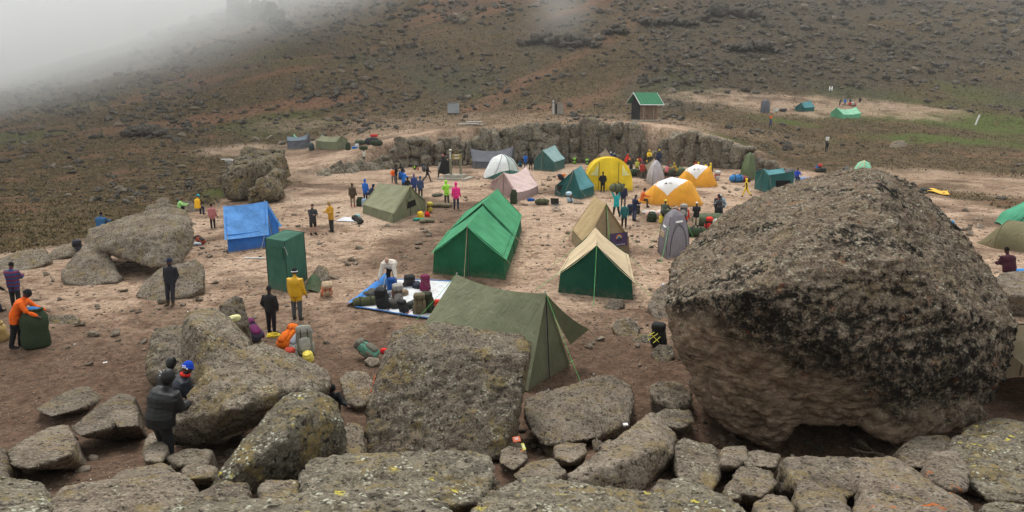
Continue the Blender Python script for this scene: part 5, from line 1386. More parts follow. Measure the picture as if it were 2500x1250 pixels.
    root.rotation_euler = (0, 0, R(face)); tag(root, label, 'person')
    hc2 = (np.array(hc) - np.array([0, 0, low])) * S
    hcv = Vector(hc2)
    # face and headwear are parts of their own
    m = MB()
    for sgn in (-1, 1): m.ball(hcv + (side * sgn * .032 + hfw * .088 + hup * .012) * S, .011 * S, None, 6, 4)
    m.ball(hcv + (hfw * .092 - hup * .055) * S, (.024 * S, .008 * S, .005 * S), RH, 6, 4); m.build('face', EYE, root, True)
    m = MB()
    if kind in ('beanie', 'hair', 'band', 'cap'):
        k = {'beanie': 1.13, 'band': 1.10, 'hair': 1.06, 'cap': 1.08}[kind]; col = hat[1] if len(hat) > 1 else None
        n1, n2 = 14, 7; vs, fs2 = [], []
        for i in range(n2 + 1):
            th = (math.pi * .60 if kind == 'hair' else math.pi * .53) * i / n2
            for j in range(n1):
                ph = 2 * math.pi * j / n1; bk = -.012 if kind == 'hair' else -.006
                cut = 1.0 if kind != 'hair' else (1.0 if math.sin(ph) < .35 else .62)
                th2 = th * cut
                vs.append(hcv + (side * .076 * k * math.sin(th2) * math.cos(ph) + hfw * (.097 * k * math.sin(th2) * math.sin(ph) + bk) + hup * (.118 * k * math.cos(th2) + .006)) * S)
        fs2 = [(i * n1 + j, (i + 1) * n1 + j, (i + 1) * n1 + (j + 1) % n1, i * n1 + (j + 1) % n1) for i in range(n2) for j in range(n1)]
        m.add(vs, fs2)
        hm_ = HAIR if kind == 'hair' and col is None else pmat(col or BLACK)
        ho = m.build('hair' if kind == 'hair' else ('cap' if kind == 'cap' else 'beanie'), hm_, root, True)
        if kind in ('beanie', 'band'):
            m = MB(); pts = [hcv + (side * .088 * math.cos(a) + hfw * (.110 * math.sin(a) - .004) + hup * .012) * S for a in np.linspace(0, 2 * math.pi, 17)]
            m.tube(pts, .016 * S, 6, cap=False); m.build('brim', pmat(hat[2]) if len(hat) > 2 else hm_, ho, True)
        if kind == 'cap':
            m = MB(); vs = [hcv + (side * x + hfw * y + hup * z) * S for x, y, z in ((-.06, .075, .04), (.06, .075, .04), (.055, .16, .022), (0, .178, .018), (-.055, .16, .022), (-.06, .075, .032), (.06, .075, .032), (.055, .16, .014), (0, .178, .010), (-.055, .16, .014))]
            m.add(vs, [(0, 1, 2, 3, 4), (9, 8, 7, 6, 5), (0, 5, 6, 1), (1, 6, 7, 2), (2, 7, 8, 3), (3, 8, 9, 4), (4, 9, 5, 0)]); m.build('peak', hm_, ho)
    if collar:
        m = MB(); c0_ = (Vector(J['neck']) - Vector((0, 0, low))) * S; pts = [c0_ + (X * .075 * math.cos(a) + fw * .075 * math.sin(a) + up * .035) * S for a in np.linspace(0, 2 * math.pi, 13)]
        m.tube(pts, .032 * S, 6, cap=False); m.build('scarf', pmat(collar), root, True)
    PEOPLE[label] = dict(o=root, S=S, hands=[(Vector(w_) - Vector((0, 0, low))) * S for w_, _, _ in hands], back=(Vector(J['chest']) - Vector((0, 0, low)) - fw * .20) * S, head=hcv, g=g, H=H)
    return root

ORANGE, YELLOW, MUST, PINKJ, LIME, RED, TURQ, BLUEJ, CREAMJ = (.80, .13, .015), (.78, .46, .02), (.55, .28, .03), (.75, .035, .22), (.32, .70, .06), (.62, .03, .02), (.02, .36, .38), (.02, .13, .50), (.62, .56, .49)
# nearest people among the boulders
person('person in black hooded puffer crouching in the boulder gap', None, 0, -25, 'huddle', BLACK, BLACK, hat=('hood',), bulk=1.45, at=on_ground(P(388, 1000, 9.6)[0], 9.6), H=1.66, jmat=puffy('puffer_black', (.012, .012, .013)), voxel=.017)
person('person with bright blue beanie and red collar among the boulders', None, 0, -60, 'huddle', NAVY, BLACK, hat=('beanie', (.01, .06, .48)), collar=RED, bulk=1.2, at=on_ground(P(432, 960, 11.4)[0], 11.4), H=1.66, jmat=puffy('puffer_navy', (.014, .018, .030)), voxel=.017)
person('person bent over in a black jacket with a white tick', None, 0, -10, 'huddle', BLACK, BLACK, hat=('hood',), bulk=1.35, at=on_ground(P(405, 930, 12.7)[0], 12.7), H=1.66, jmat=puffy('puffer_soot', (.020, .020, .020)))
person('seated person in an orange jacket half hidden by the central block', None, 0, -70, 'sitlow', ORANGE, NAVY, hat=('beanie', NAVY, (.25, .45, .55)), bulk=1.2, at=on_ground(P(921, 950, 14.4)[0], 14.4), H=1.62)
person('person in black resting behind the slanting slab boulder', None, 0, -150, 'sitlow', BLACK, BLACK, hat=('hood',), boots=(.10, .15, .20), at=on_ground(P(806, 970, 13.6)[0], 13.6), H=1.45)
# left
person('person in orange and black jacket packing a green sack', (50, 848), 145, -75, 'stoop', ORANGE, BLACK, sleeves=None, hat=('beanie', BLACK), H=1.84)
person('person in maroon and blue striped sweater at the left edge', (42, 752), 116, 5, 'hands', jmat=striped('knit_stripes', ((.14, .025, .06), (.03, .06, .16)), .07), pants=BLACK, hat=('hair',), bulk=1.15)
person('person in black cut off by the left edge', (-14, 768), 118, -30, 'walk', BLACK, NAVY, hat=('beanie', BLACK))
person('man in black leaning on the low pale boulder', (422, 744), 117, 176, 'lean', (.020, .019, .024), (.030, .026, .036), hat=('cap', NAVY), boots=BROWN)
person('person in blue sitting behind the anvil boulder', None, 0, 8, 'sitlow', (.03, .10, .22), NAVY, hat=('hair',), at=on_ground(P(246, 560, 36.5)[0], 36.5), H=1.78, seat=.05, bulk=1.2)
person('person in pale green jacket sitting on ridge rocks', (438, 524), 0, -70, 'sitlow', (.34, .62, .22), BLACK, hat=('hair', (.16, .06, .02)), H=1.6, seat=.15)
person('person in yellow vest and turquoise hat on the ridge', (484, 530), 0, -15, 'sit', (.78, .42, .02), NAVY, sleeves=BLACK, hat=('beanie', (.02, .38, .48)), H=1.72, seat=.10)
person('person in pink camouflage jacket near the red backpack', (521, 558), 62, 0, 'relax', (.40, .15, .15), BLACK, hat=('hair',), bulk=1.1)
person('man in dark jacket and black shorts', (766, 574), 78, -140, 'hands', DGREY, BLACK, SKINL, hat=('hair', (.03, .02, .015)), legs_bare=True)
person('man in mustard jacket looking down at his hands', (810, 566), 76, 140, 'hands', MUST, (.03, .03, .032), SKINL, hat=('beanie', (.34, .22, .10)))
person('person in brown jacket and khaki trousers with red shoes', (862, 505), 58, 0, 'relax', BROWN, KHAKI, hat=('hair',), boots=(.45, .05, .03), bulk=1.1)
person('person in blue hood behind the pale olive tent', (893, 493), 56, -20, 'relax', BLUEJ, NAVY, hat=('hood',))
person('person in navy crouching behind the pale olive tent', (903, 498), 0, -60, 'crouch', NAVY, NAVY, hat=('hood',), H=1.7)
person('man in yellow quilted jacket standing with his back turned', (727, 781), 131, -8, 'relax', YELLOW, (.075, .078, .078), hat=('beanie', BLACK, (.72, .74, .78)), boots=(.05, .045, .04), bulk=1.18, jmat=puffy('quilt_yellow', (.66, .36, .015)))
person('man in black hooded jacket behind the heap of backpacks', (665, 815), 122, -12, 'pockets', (.022, .019, .020), (.016, .014, .018), hat=('beanie', BLACK), bulk=1.08)
person('man in cream fleece bending over the tarpaulin of bags', (957, 702), 112, 176, 'bend', CREAMJ, BLACK, SKINL, hat=('none',), bulk=1.25)
# near the signpost
person('person in orange jacket sitting on the rock ribs', (961, 444), 0, -170, 'sit', ORANGE, (.10, .09, .075), hat=('hair',), H=1.75)
person('person in black standing beside the orange jacket', (968, 449), 48, -80, 'hands', BLACK, (.07, .065, .055), hat=('hair',))
person('person in black sitting behind the blue jackets', (984, 434), 0, 150, 'crouch', BLACK, BLACK, hat=('hood',), H=1.7)
person('person in bright blue jacket with a daypack', (986, 466), 52, -40, 'hands', (.015, .17, .62), NAVY, hat=('cap', NAVY))
person('person in black hood behind the olive tent ridge', (996, 474), 42, 20, 'stand', BLACK, BLACK, hat=('hood',))
person('person in navy jacket with purple hat', (1012, 476), 52, 30, 'relax', (.03, .055, .18), NAVY, hat=('beanie', (.20, .11, .22)), bulk=1.15)
person('person in slate jacket with turquoise boots', (1027, 484), 54, -5, 'stand', (.045, .07, .14), (.03, .03, .035), hat=('hood',), boots=(.02, .40, .46))
person('backpacker in black by the signpost', (1044, 444), 46, -85, 'walk', BLACK, DGREY, hat=('cap', BLACK))
person('person in pale jacket carrying the black board', (1072, 434), 44, -60, 'stoop', (.25, .24, .22), BLACK, hat=('cap', (.3, .28, .25)))
person('person in black with a red cap by the signpost', (1083, 418), 42, 175, 'hands', BLACK, (.07, .02, .02), SKINL, hat=('cap', (.5, .10, .10)))
person('person in pale pink shirt behind the signpost', (1093, 424), 40, -30, 'relax', (.55, .38, .36), BLACK, SKINL, hat=('hair',))
person('person in long black coat left of the signpost', (1097, 434), 46, -10, 'relax', BLACK, BLACK, SKINL, hat=('hair', (.10, .06, .03)), coat=.15)
person('person in lime green hooded jacket', (1091, 500), 60, 40, 'hands', LIME, (.05, .045, .03), hat=('hood',), bulk=1.05)
person('person in hot pink hooded jacket', (1114, 511), 66, 0, 'relax', PINKJ, (.022, .030, .055), hat=('hood',), bulk=1.02)
person('porter with a green sack on his head, far left', (889, 394), 27, 10, 'carry2', (.55, .52, .46), BLACK, hat=('hair',))
# in front of the rock wall
person('person in blue jacket left of the faded teal tent', (1283, 411), 36, 150, 'hands', (.015, .12, .48), NAVY, hat=('beanie', NAVY))
person('person in black beside the blue jacket at the wall', (1296, 415), 38, -160, 'relax', BLACK, BLACK, hat=('hood',))
person('person in dark blue standing by packs at the wall', (1393, 396), 36, 170, 'hands', (.015, .05, .09), BLACK, hat=('hair',))
person('person in grey jacket standing against the wall', (1446, 398), 34, -150, 'relax', (.085, .075, .065), BROWN, hat=('beanie', (.35, .33, .3)))
person('person in purple by the wall behind the tan tent', (1466, 398), 30, 160, 'crouch', (.12, .05, .14), BLACK, hat=('hood',))
person('person with a white hat behind the yellow dome', (1494, 402), 34, 140, 'stoop', (.05, .06, .14), BLACK, hat=('beanie', (.65, .65, .7)))
person('person in brown behind the yellow dome', (1512, 404), 32, -140, 'stoop', (.14, .11, .09), BROWN, hat=('hood',))
person('person in red hooded jacket behind the yellow dome', (1527, 410), 36, -150, 'stoop', RED, BLACK, hat=('hood',))
person('person in pale blue jacket standing by the notch', (1545, 398), 34, 178, 'relax', (.20, .34, .62), NAVY, hat=('cap', (.6, .45, .1)))
person('person in black with an orange hat in the cooking group', (1540, 426), 40, 20, 'stoop', BLACK, BLACK, hat=('beanie', (.75, .25, .03)))
person('person in olive and yellow jacket in the cooking group', (1554, 424), 40, -20, 'crouch', (.35, .33, .05), BLACK, hat=('hood',), H=1.8)
person('person in red vest and purple hat by the brown tent', (1567, 436), 42, -170, 'relax', (.35, .04, .03), DGREY, hat=('beanie', (.20, .06, .14)))
person('person in yellow sitting on the rock wall notch', None, 0, 178, 'sit', (.80, .52, .02), BLACK, hat=('hood',), at=P(1584, 396, 74.5), H=1.75)
person('person in navy with yellow hat leaning on the wall', (1608, 405), 40, 160, 'relax', NAVY, NAVY, hat=('beanie', (.75, .50, .03)), bulk=1.15)
person('person in pink jacket behind the pale grey pop-up tent', (1626, 436), 36, -30, 'crouch', (.48, .14, .15), BLACK, hat=('beanie', (.10, .02, .03)), H=1.7)
person('person in yellow and brown bending behind the orange domes', (1652, 432), 30, 60, 'crouch', (.45, .28, .05), BROWN, hat=('hood',), H=1.7)
person('person in red behind the rear orange dome', (1697, 428), 36, -170, 'stand', (.55, .10, .04), BLACK, hat=('hair', (.3, .1, .04)))
person('person in yellow hood behind the rear orange dome', (1703, 432), 36, 10, 'relax', (.80, .55, .03), BLACK, hat=('hood',))
person('person with a yellow vest and black hat by the wall', (1721, 434), 38, 0, 'relax', (.78, .55, .04), BLACK, sleeves=BLACK, hat=('beanie', BLACK))
person('person in yellow hood with black sleeves by the wall', (1733, 438), 40, -60, 'relax', (.78, .55, .04), BLACK, sleeves=BLACK, hat=('hood',))
person('person walking in a bright yellow suit with black patches', (1821, 481), 47, 62, 'walk', (.82, .58, .03), (.70, .48, .03), sleeves=BLACK, hat=('hood',), boots=BLACK)
person('person in royal blue sitting by the teal frame tent', (1944, 447), 0, 170, 'sit', (.02, .06, .42), NAVY, hat=('hair',), H=1.8)
for k_, (px_, py_, h_, f_, po_, jc_, hc_, lb_) in enumerate((
    (1502, 404, 32, 150, 'stoop', NAVY, (.3, .3, .32), 'person in navy with grey hat behind the yellow dome'), (1533, 402, 34, -120, 'relax', (.10, .12, .08), BLACK, 'person in dark green near the red hood'),
    (1560, 410, 34, 170, 'crouch', (.35, .05, .04), BLACK, 'person in dark red crouching near the pale blue jacket'), (1573, 428, 38, -160, 'stoop', (.05, .05, .05), (.5, .3, .04), 'person in black with ochre hat by the brown tent'),
    (1636, 428, 34, 140, 'crouch', (.12, .14, .09), (.3, .05, .05), 'person in olive with red hat by the green canvas heap'), (1662, 424, 34, -150, 'stoop', (.16, .10, .07), BLACK, 'person in brown between the orange domes and the wall'),
    (1618, 548, 58, -30, 'crouch', (.06, .07, .05), (.7, .55, .08), 'person in dark green with yellow hat crouching by bags'), (1757, 532, 56, 150, 'crouch', (.10, .10, .11), BLACK, 'person in dark grey crouching by the giant boulder'))):
    person(lb_, (px_, py_), h_, f_, po_, jc_, BLACK, hat=('beanie', hc_), H=1.72)
# around the tan tent and orange domes
person('person in black jacket in front of the yellow dome', (1471, 470), 51, -15, 'pockets', BLACK, BLACK, hat=('hair',))
person('man in navy sweater and grey trousers', (1521, 506), 58, 178, 'relax', (.022, .022, .055), GREYP, hat=('cap', BLACK))
person('man in dark teal quilted jacket beside the tan tent', (1523, 556), 64, 168, 'relax', (.015, .13, .14), BLACK, hat=('cap', (.09, .07, .06)), jmat=puffy('quilt_teal', (.012, .12, .125)))
person('man in navy jacket, grey-blue trousers and black gumboots', (1548, 540), 66, -60, 'hands', (.018, .024, .06), (.06, .065, .12), hat=('beanie', (.10, .10, .07)))
person('porter in turquoise with a duffel on his shoulders', (1504, 530), 64, 20, 'carry2', TURQ, BLACK, hat=('hair',))
person('person in orange sitting by the front orange dome', (1566, 506), 0, -100, 'sit', (.65, .14, .03), BROWN, hat=('hair',), H=1.75)
person('person in red and black bent over green packs', (1645, 545), 60, 178, 'bend', BLACK, KHAKI, sleeves=RED, hat=('beanie', (.45, .44, .42), (.7, .25, .05)))
person('backpacker in red jacket and grey hat', (1670, 562), 64, -30, 'relax', RED, BLACK, hat=('beanie', (.38, .37, .35)))
person('man in black jacket, white cap and cream trousers', (1698, 556), 64, -12, 'hands', BLACK, (.52, .45, .33), hat=('cap', (.72, .72, .70)))
person('person in black and coral sitting near the giant boulder', (1748, 528), 0, 178, 'crouch', BLACK, BLACK, hat=('beanie', BLACK), collar=(.65, .12, .10), H=1.75)
person('person in pale blue beside the coral scarf', (1766, 526), 0, 120, 'crouch', (.24, .36, .46), NAVY, hat=('cap', (.5, .5, .45)), H=1.65)
# right and far away
person('person in maroon bulky jacket near the right edge', (2455, 713), 113, 10, 'huddle', (.050, .012, .022), (.020, .020, .030), hat=('hair',), bulk=1.35)
person('porter with an orange bucket on his head', (1880, 313), 24, 10, 'carry', (.05, .05, .14), NAVY, hat=('hair',))
person('porter in black with a white drum on his head', (2017, 371), 28, -30, 'carry', BLACK, BLACK, hat=('hair',))
person('person in black in the far clearing group', (2050, 258), 17, -60, 'stoop', BLACK, BLACK, hat=('hair',))
person('person in bright blue in the far clearing', (2062, 258), 18, 170, 'relax', (.02, .15, .5), NAVY, hat=('hair',))
person('person in dark teal and red crouching in the far clearing', (2075, 258), 0, 150, 'crouch', (.02, .09, .14), RED, hat=('hair',), H=1.7)
person('person in brown sitting at the right of the far clearing', (2098, 250), 0, 170, 'sitlow', (.06, .04, .03), BLACK, hat=('hair',), H=1.9)

def mark_on(who, cdir, base, strokes, mat):
    """a small print on clothing: strokes are (x, z, w, h, tilt) in a plane facing cdir"""
    p = PEOPLE[who]; a = math.atan2(cdir[0], -cdir[1]); R_ = rotz(a); m = MB()
    for x, z, w, h, tl in strokes: m.box(Vector(base) + R_ @ Vector((x, -.004, z)), (w, .008, h), R_ @ Matrix.Rotation(tl, 3, 'Y'))
    return m.build('printed_mark', mat, p['o'])
p_ = PEOPLE['person with bright blue beanie and red collar among the boulders']; h_ = p_['head']
mark_on('person with bright blue beanie and red collar among the boulders', (.87, -.5), h_ + Vector((.088, -.05, .055)), [(-.02, .02, .05, .010, .3), (-.02, -.015, .05, .010, .3), (-.045, 0, .010, .045, .3), (.005, 0, .010, .045, .3), (.03, -.03, .035, .008, .3), (.035, -.05, .03, .008, .3)], M_WHITE)
p_ = PEOPLE['person bent over in a black jacket with a white tick']; b_ = p_['back']
mark_on('person bent over in a black jacket with a white tick', (.17, -.98), b_ + Vector((.02, -.03, .16)), [(-.03, 0, .012, .07, -.5), (.02, .015, .012, .10, .6), (-.02, -.08, .10, .014, 0)], M_WHITE)
# ------------------------------------------------------------------ stones, pebbles and litter on the camp floor
STONES = [(857,637,22),(848,648,22),(868,646,20),(876,608,28),(988,628,16),(1020,607,20),(1022,597,24),(1040,568,22),(1047,577,20),(1030,560,17),(1052,571,14),(1035,590,14),(1078,543,16),(780,596,17),(816,681,24),(796,838,22),
 (1313,537,16),(1367,561,14),(1338,578,17),(1325,600,13),(1336,600,13),(1319,581,10),(1386,572,18),(1374,524,10),(1283,502,15),(1320,474,15),(1331,464,14),(1326,453,18),(1338,456,11),(1341,441,20),(1353,433,14),(1338,433,11),(1175,457,11),(1185,451,10),(1140,491,14),(1137,484,13),(1168,438,10),(1157,435,9),(1146,430,10),
 (1558,541,12),(1559,553,14),(1545,551,11),(1538,557,11),(1543,577,16),(1556,591,20),(1590,605,15),(1599,591,14),(1609,638,20),(1588,708,18),(728,554,20),(702,550,9),(826,520,14),(828,508,11),(718,526,16),(742,568,12),(526,692,24),(512,628,20),(646,606,12),
 (240,754,18),(303,712,22),(324,760,17),(338,764,21),(230,820,38),(282,818,38),(351,837,27),(401,739,44),(486,735,26),(447,746,22),(144,733,22),(113,671,24),(198,795,26),(275,687,40),(493,608,18),(509,629,20),(490,622,14),(497,549,12),
 (1440,788,14),(1466,830,32),(1442,850,36),(1418,852,9),(946,553,17),(987,628,16),(877,553,12),(1104,516,11),(1799,465,17),(1781,470,15),(1778,477,10),(1788,479,9),(1765,458,11),(1769,462,13),(1773,449,11),(1758,477,8),(1719,483,9),(1555,458,14),(1573,442,11),
 (2356,516,24),(2383,538,18),(2396,538,14),(2368,552,16),(2391,556,30),(2356,564,34),(2365,574,30),(2465,479,9),(480,728,14),(240,745,10),(310,1040,16),(205,1150,40),(228,1122,36),(1300,1092,28),(1318,1104,24),(1336,1106,22),(1352,1102,14),(1364,1070,16),(1745,1085,22),(1762,1072,26),(1788,1066,24),(1805,1078,20),(1725,1062,16),(1720,1100,24),(1345,1062,12),(540,1130,26),(470,1140,24),(455,1125,20),(1740,1130,22),(1700,1050,14)]
rs = np.random.RandomState(77)
_r = random.Random(12)
for _ in range(170):
    a_, b_ = _r.uniform(60, 1800), 440 + 460 * _r.random() ** 1.3
    if not (1040 < a_ < 1290 and 450 < b_ < 690) and not (840 < a_ < 1400 and b_ > 670): STONES.append((a_, b_, (b_ - 270) * _r.uniform(.012, .035) + 3))
for (px, py, w) in STONES:
    g = G(px, py); s = w / scale_at(g)
    o = bpy.data.objects.new('stone', L_STONE[rs.randint(10)]); COL.objects.link(o)
    o.location = g + np.array([0, 0, s * .12]); o.rotation_euler = (rs.uniform(-.2, .2), rs.uniform(-.2, .2), rs.uniform(0, 6.3)); o.scale = (s * 1.1, s * .95, s * rs.uniform(.75, 1.05))
    near_to = min(((640, 560, 'the bright blue tent'), (740, 640, 'the green toilet tent'), (870, 630, 'the bending man'), (1030, 580, 'the big green tent on its left side'), (960, 530, 'the pale olive tent'), (1330, 570, 'the tan canvas tent on its left side'), (1330, 450, 'the teal tent'), (1150, 450, 'the signpost base'), (1560, 560, 'the tan canvas tent on its right side'), (1600, 640, 'the grey pop-up toilet tent'), (1780, 465, 'the orange domes'), (300, 760, 'the leaning man in black'), (150, 720, 'the anvil boulder'), (260, 830, 'the green sack and orange jacket'), (500, 610, 'the red backpack'), (1450, 830, 'the nearest olive tent'), (2380, 550, 'the tents at the right edge'), (1330, 1095, 'the fire ring'), (1760, 1080, 'the foot of the giant boulder'), (210, 1140, 'the striated slab'), (500, 1130, 'the hollow below the slab boulder')), key=lambda q: (q[0] - px) ** 2 + (q[1] - py) ** 2)[2]
    tag(o, ('large' if w > 21 else 'small') + ' loose stone on the dirt near ' + near_to, 'stone', 'loose stones near ' + near_to)
# rubble between the foreground boulders
rub = []
for k in range(330):
    px, py = rs.uniform(380, 2420), rs.uniform(1030, 1250)
    if rs.rand() < (.5 if px > 1650 or 1200 < px < 1400 else .75): rub.append((px, py, 12 + 46 * rs.rand() ** 2))
rl = [mesh_from('rubble_stone', v, f, [R_PALE], smooth=False) for v, f in LIB]
for (px, py, w) in rub[:230]:
    g = G(px, py); s = w / scale_at(g)
    o = bpy.data.objects.new('rubble_stone', rl[rs.randint(10)]); COL.objects.link(o)
    o.location = g + np.array([0, 0, s * .15]); o.rotation_euler = (rs.uniform(-.5, .5), rs.uniform(-.5, .5), rs.uniform(0, 6.3)); o.scale = (s * 1.2, s, s * rs.uniform(.7, 1.1))
    side = 'below the slanting slab, lower left' if px < 900 else 'in front of the central block' if px < 1420 else 'around the tilted slab' if px < 1780 else 'in front of the giant boulder'
    tag(o, ('bigger' if w > 16 else 'small') + ' rubble stone wedged between boulders ' + side, 'stone', 'rubble ' + side)
N = 42000
pp = np.stack([rs.uniform(-20, 2520, N), 400 + 850 * rs.rand(N) ** 1.15], 1)
gx_, gy_, ok = G_many(pp); near_ = pp[:, 1] > 940
yy_ = np.where(gy_ > 0, gy_, 1)
hh, gg, rr = heath_at(gx_, yy_); clump = fbm2(gx_, yy_, .5, 3)
ok &= (hh < .6) & (yy_ < 78) & (clump + rs.uniform(-.4, .5, N) > -.05)
gx_, gy_ = gx_[ok], gy_[ok]; gz_ = hgt(gx_, gy_)
sz_ = (.016 + .10 * rs.rand(len(gx_)) ** 4) * np.clip(gy_ / 16, .8, 2.2)
joined('pebbles', R_STONE, gx_, gy_, gz_, sz_, 'fine pebbles and grit scattered over the trampled dirt', 'pebbles', lib=LOW, seed=5)
M_LITTER = plain('white_scraps', (.72, .70, .67), .8)
k = rs.choice(len(gx_), 170, replace=False)
joined('paper_scraps', M_LITTER, gx_[k] + .05, gy_[k], gz_[k], sz_[k] * .8 + .02, 'tiny white scraps and pale chips strewn on the dirt', 'litter', lib=LOW, seed=6)

# ------------------------------------------------------------------ bags
def base_at(px, py, name, label, cat, yaw=0.0, group=None, at=None):
    g = G(px, py) if at is None else np.array(at, float)
    o = empty(name, g, math.radians(yaw)); tag(o, label, cat, group); return o, g
M_STRAP = plain('strap_black', (.018, .018, .018), .7)
def tilt(root, tx, ty=0.0):
    root.rotation_euler = (math.radians(tx), math.radians(ty), root.rotation_euler[2])
def backpack(label, px, py, h, col, col2=None, yaw=0, lean=0, roll=0, at=None, wide=1.0, mark=None, cat='backpack'):
    """upright rucksack of height h metres; lean tips it back, roll lays it on its side"""
    root, g = base_at(px, py, 'backpack', label, cat, yaw, at=at); col2 = col2 or tuple(q * .5 for q in col)
    w, d = h * .52 * wide, h * .34; ma, mb2 = pmat(col), pmat(col2)
    m = MB(); m.ball((0, 0, h * .44), (w / 2, d / 2, h * .44), None, 16, 10, p=.42); m.build('body', ma, root, True, jit=h * .07, jscale=3.5 / h)
    m = MB(); m.ball((0, -d * .02, h * .86), (w * .50, d * .58, h * .15), None, 12, 8, p=.5); m.build('lid', mb2, root, True, jit=h * .02, jscale=6 / h)
    m = MB(); m.ball((0, -d * .46, h * .36), (w * .36, d * .30, h * .24), None, 12, 8, p=.5); m.build('front_pocket', mb2, root, True)
    for s in (-1, 1):
        m = MB(); m.ball((s * w * .48, 0, h * .25), (w * .12, d * .30, h * .19), None, 10, 7, p=.7); m.build('side_pocket', mb2, root, True)
        m = MB(); m.tube([(s * w * .22, d * .46, h * .80), (s * w * .26, d * .78, h * .62), (s * w * .27, d * .74, h * .35), (s * w * .24, d * .48, h * .12)], h * .032, 6, flat=.5); m.build('shoulder_strap', M_STRAP, root)
        m = MB(); m.tube([(s * w * .2, -d * .52, h * .90), (s * w * .22, -d * .66, h * .60), (s * w * .22, -d * .58, h * .16)], h * .014, 4); m.build('compression_strap', M_STRAP, root)
    root.rotation_euler = (math.radians(lean), math.radians(roll), math.radians(yaw))
    if abs(lean) > 45 or abs(roll) > 45: root.location.z += d * .42
    return root
def duffel(label, px, py, L, r, col, yaw=0, cat='duffel bag', at=None, pitch=0, straps=2, lift=0.0):
    root, g = base_at(px, py, 'duffel_bag', label, cat, yaw, at=at); m = MB(); n = 9
    prof = [.55, .9, 1.0, 1.03, .98, 1.02, 1.0, .92, .5]
    m.tube([((k / (n - 1) - .5) * L, 0, r * .88) for k in range(n)], [r * q for q in prof], 12, flat=.9)
    m.build('body', pmat(col), root, True, jit=r * .16, jscale=2.2 / r * .5)
    for k in range(straps):
        x = (-.22 + .44 * k / max(1, straps - 1)) * L; m = MB()
        m.tube([(x, r * 1.08 * math.cos(a), r * .88 + r * .99 * math.sin(a)) for a in np.linspace(-.6, math.pi + .6, 12)], r * .07, 4); m.build('strap', M_STRAP, root)
    m = MB(); m.tube([(-.2 * L, -r * .5, r * 1.75), (-.1 * L, -r * .2, r * 2.15), (.1 * L, -r * .2, r * 2.15), (.2 * L, -r * .5, r * 1.75)], r * .06, 4); m.build('handle', M_STRAP, root)
    root.rotation_euler = (0, math.radians(pitch), math.radians(yaw)); root.location.z += lift
    return root
def sack(label, px, py, h, r, col, yaw=0, lean=0, at=None, cat='sack', top=None):
    root, g = base_at(px, py, 'sack', label, cat, yaw, at=at); m = MB()
    prof = [(0, .85), (.06, 1.0), (.3, 1.06), (.48, .95), (.6, 1.02), (.8, .95), (.92, .72), (1.0, .62)]
    m.tube([(0, 0, z * h) for z, _ in prof], [r * q for _, q in prof], 14, flat=.92); m.build('body', pmat(col), root, True, jit=r * .22, jscale=1.6 / r * .6)
    m = MB(); m.tube([(r * .66 * math.cos(a), r * .6 * math.sin(a), h) for a in np.linspace(0, 2 * math.pi, 13)], r * .10, 5, cap=False); m.build('rim', pmat(col), root, True)
    if top: m = MB(); m.ball((0, 0, h * .99), (r * .6, r * .55, r * .22), None, 10, 6); m.build('contents', pmat(top), root, True, jit=r * .1, jscale=4 / r * .3)
    tilt(root, lean); return root
def bundle(label, px, py, w, h, col, yaw=0, cat='bundle', at=None, n=3, col2=None, seed=1, d=None):
    """soft heap of folded cloth: several lobes"""
    root, g = base_at(px, py, 'bundle', label, cat, yaw, at=at); r = random.Random(seed); d = d or w * .6
    for k in range(n):
        m = MB(); x = (k - (n - 1) / 2) / max(n, 1) * w * .8
        m.ball((x, r.uniform(-.1, .1) * d, h * (.42 + .08 * (k % 2))), (w / n * .75, d * .5, h * .5), None, 12, 8, p=.75)
        m.build('fold', pmat(col if k % 2 == 0 or col2 is None else col2), root, True, jit=h * .12, jscale=2.5 / h * .6)
    m = MB(); m.tube([(-w * .42, -d * .3, h * .55), (0, -d * .54, h * .6), (w * .42, -d * .3, h * .55)], h * .03, 4); m.build('cord', M_STRAP, root)
    return root
OLVB, FORG, CHAR = (.075, .080, .040), (.030, .045, .022), (.028, .028, .030)
sack('big dark green sack held open by the person in orange', 90, 846, 1.12, .36, FORG, top=(.02, .16, .42), lean=-4)
sack('woven straw basket cut off by the left edge', -8, 832, .55, .32, (.36, .25, .10), cat='basket')
backpack('dark backpack leaning behind the anvil boulder', 192, 622, .75, CHAR, (.04, .04, .05), 30, 8)
backpack('red and black backpack lying left of the blue tent', 498, 598, .62, (.30, .06, .03), CHAR, 60, -62)
bundle('pale grey folded sheet beside the red backpack', 478, 600, .55, .18, (.42, .44, .47), 20, 'sheet')
# heap behind the slab boulder
backpack('purple and dark backpack at the left of the heap', 632, 838, .80, (.05, .045, .07), (.14, .02, .09), 50, -58)
backpack('bright orange rucksack in the heap', 686, 858, .78, (.80, .17, .012), (.70, .14, .012), -30, -52)
backpack('whitish rucksack with grey side in the heap', 716, 862, .75, (.55, .54, .52), (.30, .32, .36), -35, -48)
backpack('olive grey trekking pack at the right of the heap', 746, 868, .85, (.17, .165, .125), (.30, .29, .25), 20, -22)
backpack('small red and grey pack with green bottle', 724, 884, .55, (.20, .20, .19), (.40, .05, .03), -20, 30)
sack('yellow plastic bag at the end of the heap', 754, 880, .28, .16, (.75, .62, .12), cat='bag', lean=25)
m = MB(); root, g = base_at(668, 830, 'rope_coil', 'coil of yellow rope on the orange rucksack', 'rope', at=P(668, 818, 17.6))
for k in range(5): m.tube([((.14 + .012 * k) * math.cos(a), (.10 + .01 * k) * math.sin(a), .03 * math.sin(2 * a + k)) for a in np.linspace(0, 6.283, 20)], .014, 5, cap=False)
m.build('coil', pmat((.70, .52, .05)), root)
